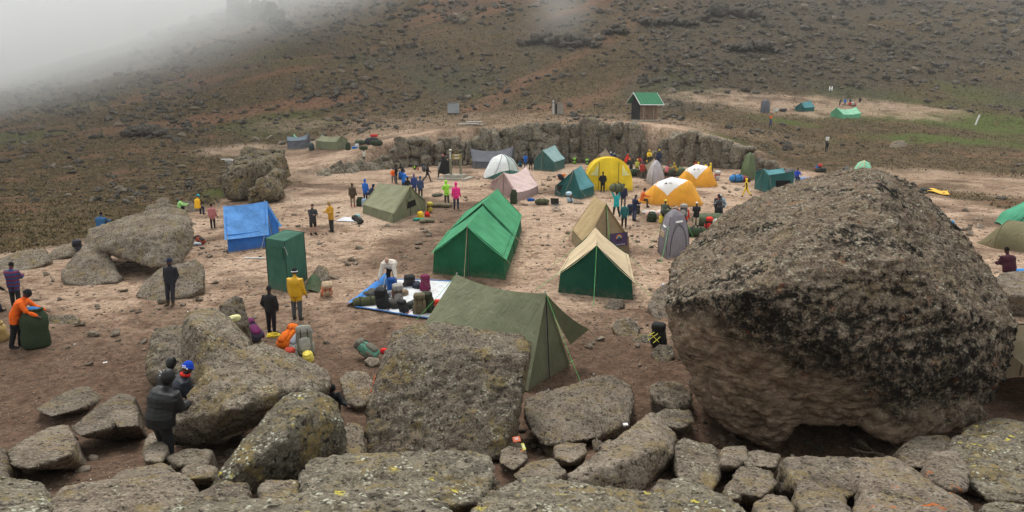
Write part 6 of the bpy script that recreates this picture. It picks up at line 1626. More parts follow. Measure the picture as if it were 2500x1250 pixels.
bundle('crumpled pale yellow cloth on the tall grey block', 0, 0, .35, .16, (.62, .60, .30), 30, 'cloth', at=P(567, 786, 14.9), n=2)
backpack('pink and orange backpack beside the toilet tent rock', 796, 722, .75, (.72, .22, .12), (.45, .33, .22), 25, 38)
# green cover thrown over the rock
def drape(name, label, cat, pts, mat, hfun, n=14, amp=.04, lift=.03, kind_parent=None):
    """a cloth lying on the ground: pts are four photograph corners, hfun(a, b) its height"""
    g = [G(*p) for p in pts]; c0 = sum(g) / 4
    root = empty(name, c0); tag(root, label, cat)
    def f(a, b):
        q = lerp(lerp(g[0], g[1], a), lerp(g[3], g[2], a), b); z = float(hgt(q[0], q[1])[0])
        return np.array([q[0], q[1], z + lift + hfun(a, b)]) - c0
    V, F = grid_mesh(f, n, n, amp, 1.8, hash(label) % 97 * .31); obj('sheet', mesh_from('sheet', V, F, [mat]), root)
    return root, g, c0, f
drape('tarpaulin', 'dark green cover draped over the rock by the toilet tent', 'tarpaulin', [(742, 712), (778, 716), (800, 690), (758, 682)], fabric('cover_green', (.05, .085, .04)), lambda a, b: .42 * math.sin(math.pi * min(1, a * .9 + .1)) * math.sin(math.pi * min(1, b * .9 + .05)))
# ---- the big blue and white tarpaulin
WTARP = fabric('tarp_white', (.66, .69, .72), trans=.0, fade=.06); BTARP = fabric('tarp_blue', (.035, .20, .55), trans=.0)
root, g, c0, f = drape('tarpaulin', 'white tarpaulin with blue hem spread under the bags', 'tarpaulin', [(868, 752), (1056, 781), (1112, 690), (948, 684)], WTARP, lambda a, b: .02 + .05 * max(0, math.sin(a * 9 + b * 5)) * math.sin(math.pi * a) * math.sin(math.pi * b), 26, .05)
for (p, q) in (((0, 0), (1, 0)), ((1, 0), (1, 1)), ((0, 1), (1, 1))):
    m = MB(); pts = [f(lerp(p[0], q[0], t), lerp(p[1], q[1], t)) + np.array([0, -.02, .015]) for t in np.linspace(0, 1, 14)]; m.tube(pts, .05, 5, flat=.3); m.build('hem', BTARP, root)
def fold(a, b): return f(b * .0 + a * .10, b) if False else None
g2 = [G(842, 748), G(884, 752), G(956, 690), G(938, 684)]
def ff(a, b):
    q = lerp(lerp(g2[0], g2[1], a), lerp(g2[3], g2[2], a), b); return q + np.array([0, 0, .06 + .34 * math.sin(math.pi * a) ** .7 * (.35 + .65 * b)]) - c0
V, F = grid_mesh(ff, 12, 24, .06, 2.0, 3.3); obj('folded_blue_side', mesh_from('folded_blue_side', V, F, [BTARP]), root)
duffel('olive duffel bag at the left end of the tarpaulin', 892, 748, .85, .20, OLVB, 20)
bundle('dark grey soft bag behind the olive duffel', 912, 728, .8, .35, (.07, .068, .065), 35, 'bag')
backpack('tall black rucksack with poles on the tarpaulin', 937, 755, .80, CHAR, (.02, .02, .022), -20, 12)
backpack('brown laced rucksack on the tarpaulin', 968, 738, .75, (.12, .07, .05), (.30, .28, .26), 30, 16)
backpack('blue rucksack held by the bending man', 958, 716, .62, (.02, .10, .36), (.015, .07, .26), 0, 5)
backpack('grey-brown rucksack at the back of the tarpaulin', 998, 702, .60, (.09, .075, .075), CHAR, 20, 25, wide=1.4)
backpack('maroon rucksack at the back of the tarpaulin', 1038, 712, .68, (.20, .025, .075), (.16, .02, .06), 20, 6)
backpack('charcoal daypack at the front of the tarpaulin', 988, 764, .52, (.05, .046, .046), CHAR, -30, 18, wide=1.2)
backpack('camouflage brown rucksack at the front of the tarpaulin', 1025, 768, .78, (.19, .145, .085), (.12, .10, .06), 10, 8)
backpack('dark olive rucksack beside the camouflage one', 1048, 764, .80, (.045, .055, .028), (.03, .032, .02), -25, 14)
bundle('round red stuff sack beside the olive rucksack', 1068, 752, .34, .34, (.62, .05, .03), 0, 'stuff sack', n=1)
for k_, (px_, py_, c_, n_) in enumerate(((918, 742, (.03, .03, .032), 'black stuffed bag between the olive duffel and black rucksack'), (948, 728, (.10, .10, .11), 'dark grey jacket bundle beside the blue rucksack'), (978, 726, (.13, .09, .06), 'brown boots bundle behind the brown rucksack'), (1010, 752, (.04, .045, .04), 'dark bag between the daypack and camouflage rucksack'), (930, 716, (.05, .05, .055), 'black bag at the feet of the bending man'), (1018, 706, (.025, .03, .045), 'navy bundle beside the maroon rucksack'), (960, 752, (.035, .033, .03), 'black strap bundle in the middle of the tarpaulin'))):
    bundle(n_, px_, py_, .55, .30, c_, 20 * k_, 'bag', n=2, seed=30 + k_, col2=tuple(q * 1.8 for q in c_))
def pole(label, a, b, r=.012, mat=None, z=(0.03, .5)):
    A, B = G(*a), G(*b); A = A + np.array([0, 0, z[0]]); B = B + np.array([0, 0, z[1]]); o = empty('trekking_pole', A); tag(o, label, 'trekking pole')
    m = MB(); m.tube([(0, 0, 0), B - A], [r * .7, r], 6); m.build('shaft', mat or M_POLE, o)
    m = MB(); d = (B - A) / np.linalg.norm(B - A); m.tube([B - A, B - A + d * .13], r * 1.6, 6); m.build('grip', M_STRAP, o)
    m = MB(); m.tube([d * .05 - np.array([0, 0, .0]), d * .06], [.035, .035], 8); m.build('basket', M_STRAP, o)
pole('silver trekking pole leaning on the tall black rucksack', (924, 757), (945, 742), z=(.03, 1.05))
pole('black trekking pole lying in front of the brown rucksack', (945, 762), (985, 742), mat=M_STRAP, z=(.03, .35))
pole('black pole tilted against the dark olive rucksack', (1052, 755), (1022, 708), mat=M_STRAP, z=(.75, .55))
pole('left one of two red poles on the tarpaulin hem', (985, 770), (998, 762), r=.014, mat=pmat((.62, .04, .04)), z=(.05, .06))
pole('right one of two red poles on the tarpaulin hem', (991, 771), (1004, 763), r=.014, mat=pmat((.62, .04, .04)), z=(.05, .06))
backpack('green and grey backpack lying left of the central block', 922, 878, .72, (.10, .24, .17), (.13, .12, .095), 75, -60)
bundle('red cap behind the green and grey backpack', 945, 862, .26, .16, (.70, .03, .03), 0, 'cap', n=1)
backpack('black backpack with yellow cords beside the giant boulder', 1608, 848, .78, CHAR, (.02, .02, .02), -30, 8)
o = tent = None
root, g = base_at(1606, 840, 'cord_net', 'yellow cord net on the black backpack', 'cord', -30, at=P(1604, 818, 17.75)); m = MB()
for a, b in (((-.18, -.24, -.12), (.10, -.26, .14)), ((-.14, -.24, .12), (.14, -.26, -.10)), ((-.20, -.22, .0), (.0, -.26, .16)), ((-.02, -.26, -.16), (.17, -.24, .05))): m.tube([a, b], .011, 4)
m.build('cord', pmat((.75, .70, .10)), root)
# around the pale olive tent
sack('yellow stuff sack by the pale olive tent', 1027, 532, .42, .22, (.80, .50, .03), lean=20, cat='stuff sack')
sack('red stuff sack by the pale olive tent', 1044, 528, .36, .18, (.62, .03, .02), lean=40, cat='stuff sack')
backpack('brown and yellow pack by the pale olive tent', 1047, 518, .75, (.16, .09, .05), (.45, .38, .06), 30, 20)
bundle('teal folded mat by the pale olive tent', 1022, 538, .7, .16, (.02, .22, .16), 10, 'mat')
bundle('olive camouflage roll by the pale olive tent', 1042, 543, .95, .24, (.13, .115, .07), 12, 'bedroll')
duffel('grey-green rolled mat lying behind the pink jacket', 1068, 480, .95, .15, (.11, .115, .085), 32, 'bedroll')
bundle('folded brown canvas near the lime jacket', 1077, 505, 1.5, .30, (.13, .105, .065), -22, 'canvas')
backpack('black pack lying on stones by the blue mat', 884, 548, .75, CHAR, (.05, .05, .04), 60, -65)
bundle('pale turquoise bag on the stones by the blue mat', 873, 535, .3, .36, (.32, .52, .52), 0, 'bag', n=1)
drape('mat', 'blue and white mat lying left of the pale olive tent', 'mat', [(820, 541), (868, 543), (870, 533), (838, 531)], fabric('mat_white', (.60, .62, .66), trans=0), lambda a, b: .02)
sack('dark green bag behind the pale olive tent', 880, 503, .62, .30, FORG)
sack('pale blue bag behind the pale olive tent', 890, 504, .55, .22, (.30, .40, .52), lean=10, cat='bag')
# around the pink and teal tents
sack('dark olive sack standing against the pink tent', 1254, 497, 1.0, .28, FORG)
duffel('olive duffel bag right of the pink tent', 1323, 500, 1.05, .25, OLVB, 0)
bundle('small blue bag right of the pink tent', 1296, 491, .4, .26, (.02, .10, .34), 0, 'bag', n=1)
backpack('brown and pale blue rucksack in front of the teal tent', 1393, 494, .85, (.13, .10, .07), (.38, .52, .62), -40, 20)
duffel('grey rolled mat beside the brown and blue rucksack', 1412, 498, .8, .08, (.24, .22, .17), -12, 'bedroll', straps=2)
def camp_chair(label, px, py, s, yaw):
    root, g = base_at(px, py, 'camp_chair', label, 'chair', yaw); r = .016
    c = [(-.27, -.25), (.27, -.25), (.27, .25), (-.27, .25)]
    for (i, j) in ((0, 2), (1, 3), (0, 1), (3, 2), (0, 3), (1, 2)):
        m = MB(); m.tube([(c[i][0] * s, c[i][1] * s, 0), (c[j][0] * s, c[j][1] * s, .42 * s)], r, 6); m.build('leg', M_POLE, root)
        if i == 0 and j == 1 or i == 3: m = MB(); m.tube([(c[j][0] * s, c[j][1] * s, 0), (c[i][0] * s, c[i][1] * s, .42 * s)], r, 6); m.build('leg', M_POLE, root)
    V, F = grid_mesh(lambda a, b: np.array([lerp(-.28, .28, a), lerp(-.27, .27, b), .42 - .07 * math.sin(math.pi * a) * math.sin(math.pi * b)]) * s, 8, 8); obj('seat', mesh_from('seat', V, F, [M_STRAP]), root)
    for sx in (-1, 1):
        m = MB(); m.tube([(sx * .28 * s, .26 * s, .40 * s), (sx * .29 * s, .33 * s, .88 * s)], r, 6); m.build('back_post', M_POLE, root)
        m = MB(); m.tube([(sx * .29 * s, -.24 * s, .62 * s), (sx * .30 * s, .30 * s, .66 * s)], r * 1.4, 6); m.build('armrest', M_STRAP, root)
    V, F = grid_mesh(lambda a, b: np.array([lerp(-.29, .29, a), lerp(.28, .34, b) + .04 * math.sin(math.pi * a), lerp(.48, .90, b)]) * s, 8, 6); obj('backrest', mesh_from('backrest', V, F, [M_STRAP]), root)
camp_chair('folding camp chair with black seat, nearer of the two', 1357, 514, 1.0, 160)
camp_chair('folding camp chair with pale frame beside the teal tent', 1368, 478, 1.0, 175)
# packs by the rock wall
for a in (('dark packs stacked at the foot of the wall', 1378, 400, 1.0, CHAR, (.06, .06, .07), 10, 5), ('black pack with lime pocket at the wall', 1402, 400, .8, CHAR, (.25, .55, .05), 0, 15), ('blue and green pack leaning at the wall', 1434, 402, .8, (.03, .06, .16), (.22, .45, .06), -20, 25),
          ('navy and orange pack lying left of the teal tent', 1364, 438, .8, NAVY, (.6, .16, .03), 50, 60), ('black pack lying left of the teal tent', 1374, 440, .8, CHAR, NAVY, -40, 55), ('lime green backpack lying below the rock towers', 1011, 414, .75, (.40, .75, .05), CHAR, 40, 55), ('dark pack behind the bright blue jacket', 978, 438, .7, CHAR, NAVY, 0, 10),
          ('turquoise pack left of the blue jacket at the wall', 1270, 408, .8, (.02, .20, .26), NAVY, 0, 10), ('red and white packs behind the rear orange dome', 1748, 440, 1.0, (.40, .10, .08), (.5, .5, .48), 10, 20), ('black pack with red straps near the white can', 1728, 558, .75, CHAR, (.62, .04, .03), 0, 20),
          ('dark red pack half hidden by the giant boulder', 1765, 540, .65, (.16, .02, .03), CHAR, 30, 30), ('bulky dark pack between navy jackets', 1534, 524, .75, CHAR, NAVY, 20, 20), ('brown daypack beside the seated orange person', 1556, 522, .6, (.14, .09, .07), CHAR, 0, 10)):
    backpack(a[0], a[1], a[2], a[3], a[4], a[5], a[6], a[7])
backpack('small red pouch behind the lime green backpack', 1021, 415, .35, (.62, .04, .03), None, 0, 30)
sack('wicker bucket beside the dark grey tent', 1149, 402, .75, .36, (.33, .26, .15), cat='bucket')
def worn(label, who, h, col, col2):
    p = PEOPLE[who]; o = p['o']; R_ = Matrix.Rotation(o.rotation_euler[2], 3, 'Z'); b = np.array(o.location) + np.array(R_ @ (p['back'] + Vector((0, -.10, -h * .42))))
    backpack(label, 0, 0, h, col, col2, math.degrees(o.rotation_euler[2]), 4, at=b)
worn('big grey pack on the backpacker by the signpost', 'backpacker in black by the signpost', .85, (.10, .105, .12), CHAR)
worn('grey pack worn by the backpacker in red', 'backpacker in red jacket and grey hat', .75, (.09, .085, .09), (.32, .31, .29))
worn('blue daypack on the bright blue jacket', 'person in bright blue jacket with a daypack', .5, (.01, .10, .40), (.01, .08, .30))
worn('dark daypack on the pink shirt by the signpost', 'person in pale pink shirt behind the signpost', .5, (.40, .24, .16), CHAR)
worn('green pack frame worn by the bent person', 'person in yellow and brown bending behind the orange domes', .5, OLVB, FORG)
# loads carried on heads
def on_head(who, dz=0.0):
    p = PEOPLE[who]; o = p['o']; R_ = Matrix.Rotation(o.rotation_euler[2], 3, 'Z'); return np.array(o.location) + np.array(R_ @ p['head']) + np.array([0, 0, .12 * p['S'] + dz])
duffel('green sack carried on the head, far left', 0, 0, 1.0, .26, FORG, 10, at=on_head('porter with a green sack on his head, far left'))
duffel('olive duffel with white frame carried on shoulders', 0, 0, .95, .30, (.10, .11, .06), 15, at=on_head('porter in turquoise with a duffel on his shoulders', -.05))
def drum(label, at, h, r, col, cat='bucket'):
    o = empty('bucket', at); tag(o, label, cat); m = MB(); m.tube([(0, 0, 0), (0, 0, h * .9), (0, 0, h * .93), (0, 0, h)], [r * .92, r, r * 1.06, r * 1.04], 14); m.build('body', pmat(col, .5), o, False)
    m = MB(); m.tube([(r * math.cos(a), 0, h * .85 + r * .5 * math.sin(a)) for a in np.linspace(0, math.pi, 9)], .012, 4); m.build('handle', M_POLE, o)
drum('orange bucket carried on the head', on_head('porter with an orange bucket on his head'), .40, .24, (.75, .16, .03))
drum('white drum carried on the head', on_head('porter in black with a white drum on his head'), .46, .24, (.72, .70, .66))
drum('small white bucket beside the far left olive tent', G(872, 360), .45, .24, (.7, .7, .68))
drum('blue basin beside the far left olive tent', G(866, 363), .25, .35, (.02, .16, .5), 'basin')
drum('white tub in the far clearing', G(1894, 272), .6, .45, (.62, .62, .58), 'tub')
def jerrycan(label, px, py, h, col=(.72, .72, .70)):
    root, g = base_at(px, py, 'jerrycan', label, 'jerrycan', 15); m = MB(); m.ball((0, 0, h * .45), (h * .34, h * .22, h * .46), None, 14, 10, p=.35); m.build('body', pmat(col, .5), root, True)
    m = MB(); m.tube([(-h * .12, 0, h * .86), (-h * .10, 0, h * 1.0), (h * .12, 0, h * 1.0), (h * .16, 0, h * .86)], h * .04, 6); m.build('handle', pmat(col, .5), root)
    m = MB(); m.tube([(-h * .24, 0, h * .86), (-h * .24, 0, h * .98)], h * .07, 8); m.build('cap', pmat((.5, .5, .48)), root)
jerrycan('white water can beside the red-strapped pack', 1748, 556, .55)
jerrycan('white water can against the giant boulder', 1769, 545, .5)
# heaps of bags right of the tan tent
bundle('pink and white bundle of bedding on a rock', 1598, 532, 1.2, .5, (.55, .34, .29), 10, 'bundle', n=4, col2=(.58, .52, .48), seed=3)
sack('dark green round bag under the pink bundle', 1590, 540, .55, .32, FORG, lean=15)
duffel('long green duffel behind the grey toilet tent', 1700, 578, 1.15, .30, (.035, .055, .028), -22)
bundle('heap of folded dark green canvas near the giant boulder', 1738, 548, 2.4, .65, (.065, .085, .045), 8, 'canvas', n=5, seed=5)
backpack('upright green pack beside the bent person in red', 1632, 552, 1.0, OLVB, FORG, 0, 4)
backpack('second green pack right of the bent person in red', 1660, 545, .8, FORG, OLVB, 0, 10)
sack('yellow-topped bag behind the grey toilet tent', 1616, 545, .5, .2, (.75, .58, .06), cat='bag')
drape('mat', 'pale grey mat lying left of the pink bundle', 'mat', [(1565, 520), (1592, 524), (1600, 516), (1575, 513)], fabric('mat_grey', (.36, .35, .33), trans=0), lambda a, b: .02)
duffel('bright blue duffel bag near the tall green pop-up', 1797, 445, 1.3, .42, (.04, .19, .45), 8)
bundle('dark bags at the foot of the right wall', 1816, 444, 1.2, .6, (.07, .05, .05), 0, 'bags', n=3, col2=(.3, .05, .06), seed=9)
bundle('dark green heap in the cooking group', 1548, 430, 1.8, .8, (.03, .05, .03), 0, 'heap', n=3, seed=7)
bundle('green canvas heap behind the pale grey pop-up', 1645, 428, 2.4, .9, (.085, .11, .06), 0, 'canvas', n=4, seed=8)
bundle('blue and white plastic heap right of the teal frame tent', 1962, 447, 1.6, .6, (.22, .27, .42), 0, 'plastic sheets', n=3, seed=11)
bundle('grey sacks behind the person in royal blue', 1930, 436, 1.6, 1.0, (.10, .10, .11), 20, 'sacks', n=3, seed=12)
backpack('blue pack with red pouch on the path right of the wall', 1990, 418, 1.0, (.02, .16, .48), (.40, .05, .04), 20, 50)
bundle('dark bags lying right of the blue pack', 2003, 420, 1.2, .5, (.03, .035, .03), 0, 'bags', n=3, seed=13)
backpack('dark daypack peeping over the giant boulder', 2058, 424, .9, CHAR, (.12, .12, .13), 0, 50)
drape('mat', 'bright yellow sleeping mat airing on the heath', 'mat', [(2262, 470), (2318, 480), (2312, 470), (2268, 463)], fabric('mat_yellow', (.80, .43, .03), trans=0), lambda a, b: .10 + .05 * math.sin(7 * a))
bundle('dark clothes left of the yellow mat', 2252, 468, 1.5, .3, (.025, .03, .028), -20, 'clothes', n=3, seed=14)
bundle('blue sheet showing above the giant boulder edge', 2308, 556, .8, .5, (.03, .20, .46), -40, 'sheet', n=2, seed=15)
bundle('blue folded tarpaulin at the right edge', 2500, 672, .8, .3, (.02, .18, .5), 0, 'tarpaulin', n=2, seed=16)
# far left and far right camps
sack('dark barrel-shaped bag between the far left tents', 762, 366, 1.0, .4, (.05, .075, .08), lean=30)
sack('dark green sack right of the far left olive tent', 850, 366, .9, .35, FORG)
duffel('green duffel in the far left luggage group', 920, 356, 1.4, .4, FORG, 20)
bundle('dark bags in the far left luggage group', 908, 352, 1.6, .9, (.03, .032, .04), 0, 'bags', n=3, seed=17)
bundle('red bag on top of the far left luggage', 0, 0, .7, .4, (.5, .04, .03), 0, 'bag', at=G(914, 350) + np.array([0, 0, .8]), n=1)
bundle('green bags left of the far left luggage', 886, 352, 2.0, .6, (.06, .08, .05), 0, 'bags', n=4, seed=18)
bundle('dark bag between the far clearing tents', 1912, 272, 1.2, .6, (.05, .05, .055), 0, 'bag', n=2, seed=19)
bundle('red and white bags in the far clearing group', 2080, 258, 1.6, .7, (.30, .12, .10), 0, 'bags', n=3, col2=(.4, .4, .38), seed=20)
# litter by the fire ring
def litter(label, at, sz, col, yaw, cat='litter', tilt_=.2):
    root = empty('wrapper', at, yaw); tag(root, label, cat); m = MB(); m.box((0, 0, sz[2] / 2), sz, Matrix.Rotation(tilt_, 3, 'X')); m.build('packet', pmat(col, .5), root)
    m = MB(); m.box((0, -.002, sz[2] + .002), (sz[0] * .5, sz[1] * .5, .004), Matrix.Rotation(tilt_, 3, 'X')); m.build('print', pmat(tuple(min(1, q * .45 + .35) for q in col)), root)
litter('crushed orange packet by the fire ring', P(1261, 1075, 10.3), (.13, .10, .03), (.62, .16, .08), .3, tilt_=.5)
litter('yellow green wrapper by the fire ring', P(1278, 1092, 9.9), (.05, .12, .02), (.60, .58, .14), .4, tilt_=.6)
litter('white plastic scrap on the tilted slab', P(1527, 1038, 10.4), (.08, .05, .025), (.75, .72, .72), .2)
litter('silver can beside the giant boulder', G(1619, 700), (.14, .10, .10), (.45, .50, .60), .6)
litter('white scrap below the slab boulder', P(420, 1142, 8.9), (.05, .05, .04), (.7, .7, .7), 0)
litter('white scrap on the left dirt', G(257, 886), (.10, .05, .02), (.75, .74, .72), .7)

# ------------------------------------------------------------------ signpost, huts, markers
M_CONC = plain('concrete', (.34, .31, .26), .95, .1, .2, 4, .3); M_PAINT = plain('green_roof_paint', (.022, .165, .075), .55, .3, .12)
M_DARKB = plain('tarred_boards', (.030, .030, .032), .9, .1, .25, 8, .3); M_PLKB = plain('brown_boards', (.19, .125, .082), .9, .1, .4, 6, .4); M_FASC = plain('white_fascia', (.62, .62, .60), .7); M_TIN = plain('corrugated_tin', (.27, .29, .30), .6, .4, .2, 5)
M_OLVP = plain('post_olive', (.19, .18, .12), .85, .1, .25); M_SIGN = plain('sign_brown_yellow', (.30, .21, .05), .8)
g = G(1112, 437); root = empty('signpost', g, math.radians(-14)); tag(root, 'wooden trail signpost on a concrete base', 'signpost'); k_ = 1 / scale_at(g)
for nm, sz, z in (('base_step', (3.1, 2.6, .22), .06), ('base_block', (2.0, 1.6, .34), .30)):
    m = MB(); m.box((0, 0, z), sz); m.build(nm, M_CONC, root)
hp = 70 * k_
for x, y, h in ((-.35, -.35, hp), (.42, .45, hp * .98)):
    m = MB(); m.tube([(x, y, .4), (x, y, h)], .13, 10); p_ = m.build('post', M_OLVP, root)
    m = MB(); m.tube([(x, y, h), (x, y, h + .10)], [.14, .06], 10); m.build('post_cap', M_WHITE if x < 0 else M_OLVP, p_)
for k, (z, w, c) in enumerate(((hp * .93, 1.0, M_DARKB), (hp * .82, .9, M_SIGN), (hp * .72, .85, M_SIGN))):
    m = MB(); m.box((.12, .06, z), (w, .07, .26), rotz(.55)); b_ = m.build('sign_board', c, root)
    for j in range(2): m = MB(); m.box((.12 + .03, .06 - .052, z + .05 - .09 * j), (w * (.7 - .15 * j), .012, .035), rotz(.55)); m.build('lettering', M_WHITE if k else M_SIGN, b_)
for j in range(5): m = MB(); m.box((-.35, -.35 - .135, hp * (.92 - .05 * j)), (.09, .012, .10)); m.build('mark', M_WHITE, root)
# board carried near the signpost
p = PEOPLE['person in pale jacket carrying the black board']; o = empty('black_board', np.array(p['o'].location) + np.array([.75, -.35, .35]), math.radians(20)); tag(o, 'black flat board carried beside the signpost', 'board')
m = MB(); m.box((0, 0, .75), (1.25, .10, 1.5), Matrix.Rotation(.28, 3, 'Y')); m.build('panel', pmat(BLACK), o)
m = MB(); m.tube([(-.3, -.07, 1.2), (0, -.12, 1.25), (.3, -.07, 1.2)], .02, 5); m.build('strap', M_STRAP, o)

def hut():
    g = G(1572, 295); s = 1 / scale_at(g) * 19.0
    root = empty('toilet_hut', g, math.radians(22)); tag(root, 'small wooden toilet hut with a green gabled roof', 'hut')
    W_, D_, Hh, Rg = 2.55 * s, 2.0 * s, 2.15 * s, 3.35 * s
    m = MB(); m.box((.15, -.1, .02), (W_ + 1.0, D_ + 1.0, .34)); m.build('base_slab', M_CONC, root)
    n = 9
    for k in range(n):
        if k in (3, 6): continue
        x = -W_ / 2 + W_ * (k + .5) / n; m = MB(); m.box((x, -D_ / 2, Hh / 2 + .19), (W_ / n * .95, .07 + .012 * (k % 3), Hh)); m.build('plank', M_PLKB, root)
    for x in (-W_ / 2 + W_ * 3.5 / n, -W_ / 2 + W_ * 6.5 / n):
        m = MB(); m.box((x, -D_ / 2 + .05, Hh * .48 + .19), (W_ / n * 1.0, .05, Hh * .95)); d = m.build('door', M_PLKB, root); m = MB(); m.box((x + .08, -D_ / 2 + .01, Hh * .5), (.03, .05, .14)); m.build('handle', M_POLE, d)
    for sx in (-1, 1):
        for k in range(6):
            y = -D_ / 2 + D_ * (k + .5) / 6; top = Hh + (Rg - Hh) * (1 - abs(y) / (D_ / 2)) * .92
            m = MB(); m.box((sx * W_ / 2, y, top / 2 + .19), (.06 + .01 * (k % 2), D_ / 6 * .96, top)); m.build('end_board', M_DARKB, root)
    m = MB(); m.box((0, D_ / 2, Hh / 2 + .19), (W_, .06, Hh)); m.build('back_wall', M_DARKB, root)
    oh = .42 * s
    for sy in (-1, 1):
        a = np.array([-W_ / 2 - oh, 0, Rg + .19]); e = np.array([-W_ / 2 - oh, sy * (D_ / 2 + oh * 1.6), Hh + .19 - (.35 if sy < 0 else .1)]); L_ = np.array([W_ + oh * 2.2, 0, 0])
        r = MB(); nn_ = 14                                  # ribbed sheet roof
        for k in range(nn_):
            p0, p1 = a + L_ * (k / nn_), a + L_ * ((k + .94) / nn_); q0, q1 = e + L_ * (k / nn_), e + L_ * ((k + .94) / nn_); z = np.array([0, 0, .05 if k % 2 else .02]); t_ = np.array([0, 0, -.05])
            r.add([p0 + z, p1 + z, q1 + z, q0 + z, p0 + t_, p1 + t_, q1 + t_, q0 + t_], [(0, 1, 2, 3), (7, 6, 5, 4), (0, 4, 5, 1), (1, 5, 6, 2), (2, 6, 7, 3), (3, 7, 4, 0)])
        ro = r.build('roof', M_PAINT, root)
        m = MB(); m.tube([e + np.array([0, sy * .03, -.04]), e + L_ + np.array([0, sy * .03, -.04])], .07, 4); m.build('fascia', M_FASC, ro)
        for sx in (0, 1): m = MB(); m.tube([a + L_ * sx + np.array([(sx * 2 - 1) * .04, 0, -.02]), e + L_ * sx + np.array([(sx * 2 - 1) * .04, 0, -.02])], .085, 4); m.build('bargeboard', M_FASC, ro)
    for x in (-W_ / 2 + .25, .15 * W_, W_ / 2 + oh * .8):
        m = MB(); m.tube([(x, -D_ / 2 - oh * 1.2, .18), (x, -D_ / 2 - oh * 1.2, Hh - .1)], .05, 6); m.build('post', M_PLANK, root)
hut()
def shed(label, px, py, w, h, yaw, tin):
    g = G(px, py); s = 1 / scale_at(g); w, h = w * s, h * s; root = empty('shed', g, math.radians(yaw)); tag(root, label, 'shed'); mt = M_TIN if tin else M_PLANK; n = 5
    for k in range(n):
        if not tin and k == 1: continue
        x = -w / 2 + w * (k + .5) / n; m = MB(); m.box((x, -w * .35, h * .45), (w / n * .94, .05 + .012 * (k % 2), h * (.9 + .03 * (k % 3)))); m.build('plank', mt, root)
        m = MB(); m.box((x, w * .35, h * .45), (w / n * .94, .05, h * .88)); m.build('plank', mt, root)
    for sx in (-1, 1): m = MB(); m.box((sx * w / 2, 0, h * .45), (.05, w * .7, h * .88)); m.build('side_wall', mt, root)
    if not tin: m = MB(); m.box((-w / 2 + w * 1.5 / n, -w * .2, h * .42), (w / n, .03, h * .84)); m.build('door_gap_shade', M_BLACK, root)
    m = MB(); m.box((0, 0, h * .97), (w * 1.15, w * .9, .06), Matrix.Rotation(-.22 if tin else .03, 3, 'Y')); m.build('roof', M_TIN if tin else M_PLANK, root)
    if not tin: m = MB(); m.tube([(-w * .5, -w * .4, 0), (-w * .53, -w * .4, h * 1.18)], .05, 5); m.build('post', M_WHITE, root)
shed('grey tin shed on the slope left of the plank latrine', 1107, 276, 27, 26, 8, True)
shed('plank latrine with dark doorway on the slope', 1361, 278, 24, 28, 6, False)
g = G(1150, 305); root = empty('plank_pile', g, .25); tag(root, 'pile of weathered planks above the rock wall', 'planks')
for k, (x, y, z, l, a) in enumerate(((0, 0, .10, 3.6, .05), (.3, .4, .10, 3.2, .16), (-.4, -.3, .2, 2.8, -.08), (.2, .1, .34, 3.0, .2), (.5, .3, .46, 2.4, .3), (-.8, .5, .08, 2.6, -.2))):
    m = MB(); m.box((x, y, z), (l, .28, .08), rotz(a)); m.build('plank', M_PLANK if k % 2 else M_FASC, root)
g = G(565, 394); root = empty('plank_pile', g, .3); tag(root, 'white sheet and boards lying left of the dark outcrop', 'boards')
for k, (x, y, l, a) in enumerate(((0, 0, 1.5, .1), (.4, .3, 1.2, .4), (-.6, .2, 1.1, -.3))): m = MB(); m.box((x, y, .08 + .09 * k), (l, .45, .07), rotz(a)); m.build('board', M_FASC, root)
g = G(660, 632); root = empty('plank', G(622, 632), .02); tag(root, 'pale plank lying left of the toilet tent', 'plank'); m = MB(); m.box((0, 0, .04), (1.0, .08, .05)); m.build('board', M_FASC, root)
g = G(2028, 221); s = 1 / scale_at(g); root = empty('trail_marker', g, .1); tag(root, 'white H-shaped marker frame on the slope', 'marker')
for sx in (-1, 1): m = MB(); m.box((sx * 3.2 * s, 0, 5 * s), (2.0 * s, 2 * s, 10 * s)); m.build('post', M_WHITE, root)
m = MB(); m.box((0, 0, 5 * s), (4.6 * s, 1.4 * s, 1.6 * s)); m.build('crossbar', M_WHITE, root)
g = G(2381, 305); s = 1 / scale_at(g); root = empty('marker_post', g); tag(root, 'leaning pale wooden post beside the green meadow', 'post'); m = MB(); m.tube([(0, 0, -.1), (7 * s, 0, 24 * s)], 1.8 * s, 6); m.build('post_shaft', M_FASC, root); m = MB(); m.tube([(7 * s, 0, 24 * s), (7.3 * s, 0, 25 * s)], [1.9 * s, .5 * s], 6); m.build('post_tip', M_PLANK, root)
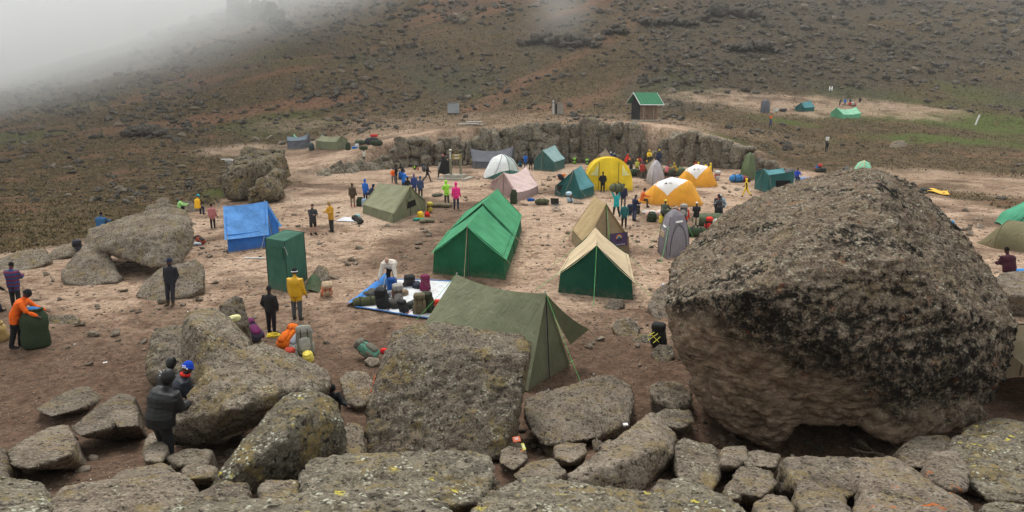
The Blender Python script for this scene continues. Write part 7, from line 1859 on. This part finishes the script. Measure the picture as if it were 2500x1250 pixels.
# ------------------------------------------------------------------ air: thin haze everywhere, a bank of cloud on the left ridge
def vol_box(name, lo, hi):
    b = MB(); c = [(lo[i] + hi[i]) / 2 for i in range(3)]; b.box((0, 0, 0), [hi[i] - lo[i] for i in range(3)])
    m = bpy.data.materials.new(name); m.use_nodes = True; n = m.node_tree.nodes
    n.remove(n['Principled BSDF']); pv = n.new('ShaderNodeVolumePrincipled')
    m.node_tree.links.new(pv.outputs[0], n['Material Output'].inputs['Volume'])
    pv.inputs['Color'].default_value = (.992, .996, 1.0, 1); pv.inputs['Anisotropy'].default_value = .2
    o = b.build(name, m, loc=c)
    return o, m, pv
haze, hm, hp = vol_box('haze', (-620, -30, -8), (620, 475, 135))
hp.inputs['Density'].default_value = .00022
tag(haze, 'thin even mountain haze over the whole camp', 'haze', kind='stuff')

def cloud(name, label, lo, hi, fn):
    o, m, pv = vol_box(name, lo, hi); tag(o, label, 'fog', kind='stuff')
    t = NT.__new__(NT); t.m = m; t.n = m.node_tree.nodes; t.l = m.node_tree.links
    geo = t.new('ShaderNodeNewGeometry'); v = geo.outputs['Position']
    sx = t.new('ShaderNodeSeparateXYZ'); t.l.new(v, sx.inputs[0])
    t.l.new(fn(t, v, sx.outputs), pv.inputs['Density'])
    return o
def bank(t, v, s):
    n = t.math('SUBTRACT', t.noise(v, .012, 5, .6), .5)
    e = t.math('ADD', t.math('MULTIPLY', s['X'], -1.0), t.math('MULTIPLY', n, 130.0))
    e = t.math('ADD', e, t.math('MULTIPLY', s['Z'], .9))
    a = t.ramp(e, 56, 190, 0, .017)
    return a
cloud('fog_bank', 'dense bank of cloud drifting over the left ridge', (-610, 70, -6), (-40, 470, 130), bank)
def high(t, v, s):
    n = t.math('SUBTRACT', t.noise(v, .014, 5, .6), .5)
    e = t.math('ADD', t.math('ADD', s['Z'], t.math('MULTIPLY', s['X'], -.30)), t.math('MULTIPLY', n, 60.0))
    return t.ramp(e, 58, 112, 0, .0075)
cloud('fog_wisp', 'thin veil of cloud over the upper slope', (-39, 200, 20), (140, 470, 132), high)
def streak(t, v, s):
    n = t.ramp(t.noise(v, .045, 4, .6), .38, .66)
    d = t.math('ABSOLUTE', t.math('SUBTRACT', t.math('SUBTRACT', s['X'], 15.0), t.math('MULTIPLY', t.math('SUBTRACT', s['Z'], 35.0), .15)))
    a = t.math('MULTIPLY', t.ramp(d, 15, 1), n)
    y = t.math('MULTIPLY', t.ramp(s['Y'], 176, 205), t.ramp(s['Y'], 262, 232))
    return t.math('MULTIPLY', t.math('MULTIPLY', a, y), .0055)
cloud('fog_wisp', 'faint upright wisp of mist before the long dark crag', (-8, 170, 14), (44, 268, 100), streak)
bpy.data.scenes.remove(TMP)
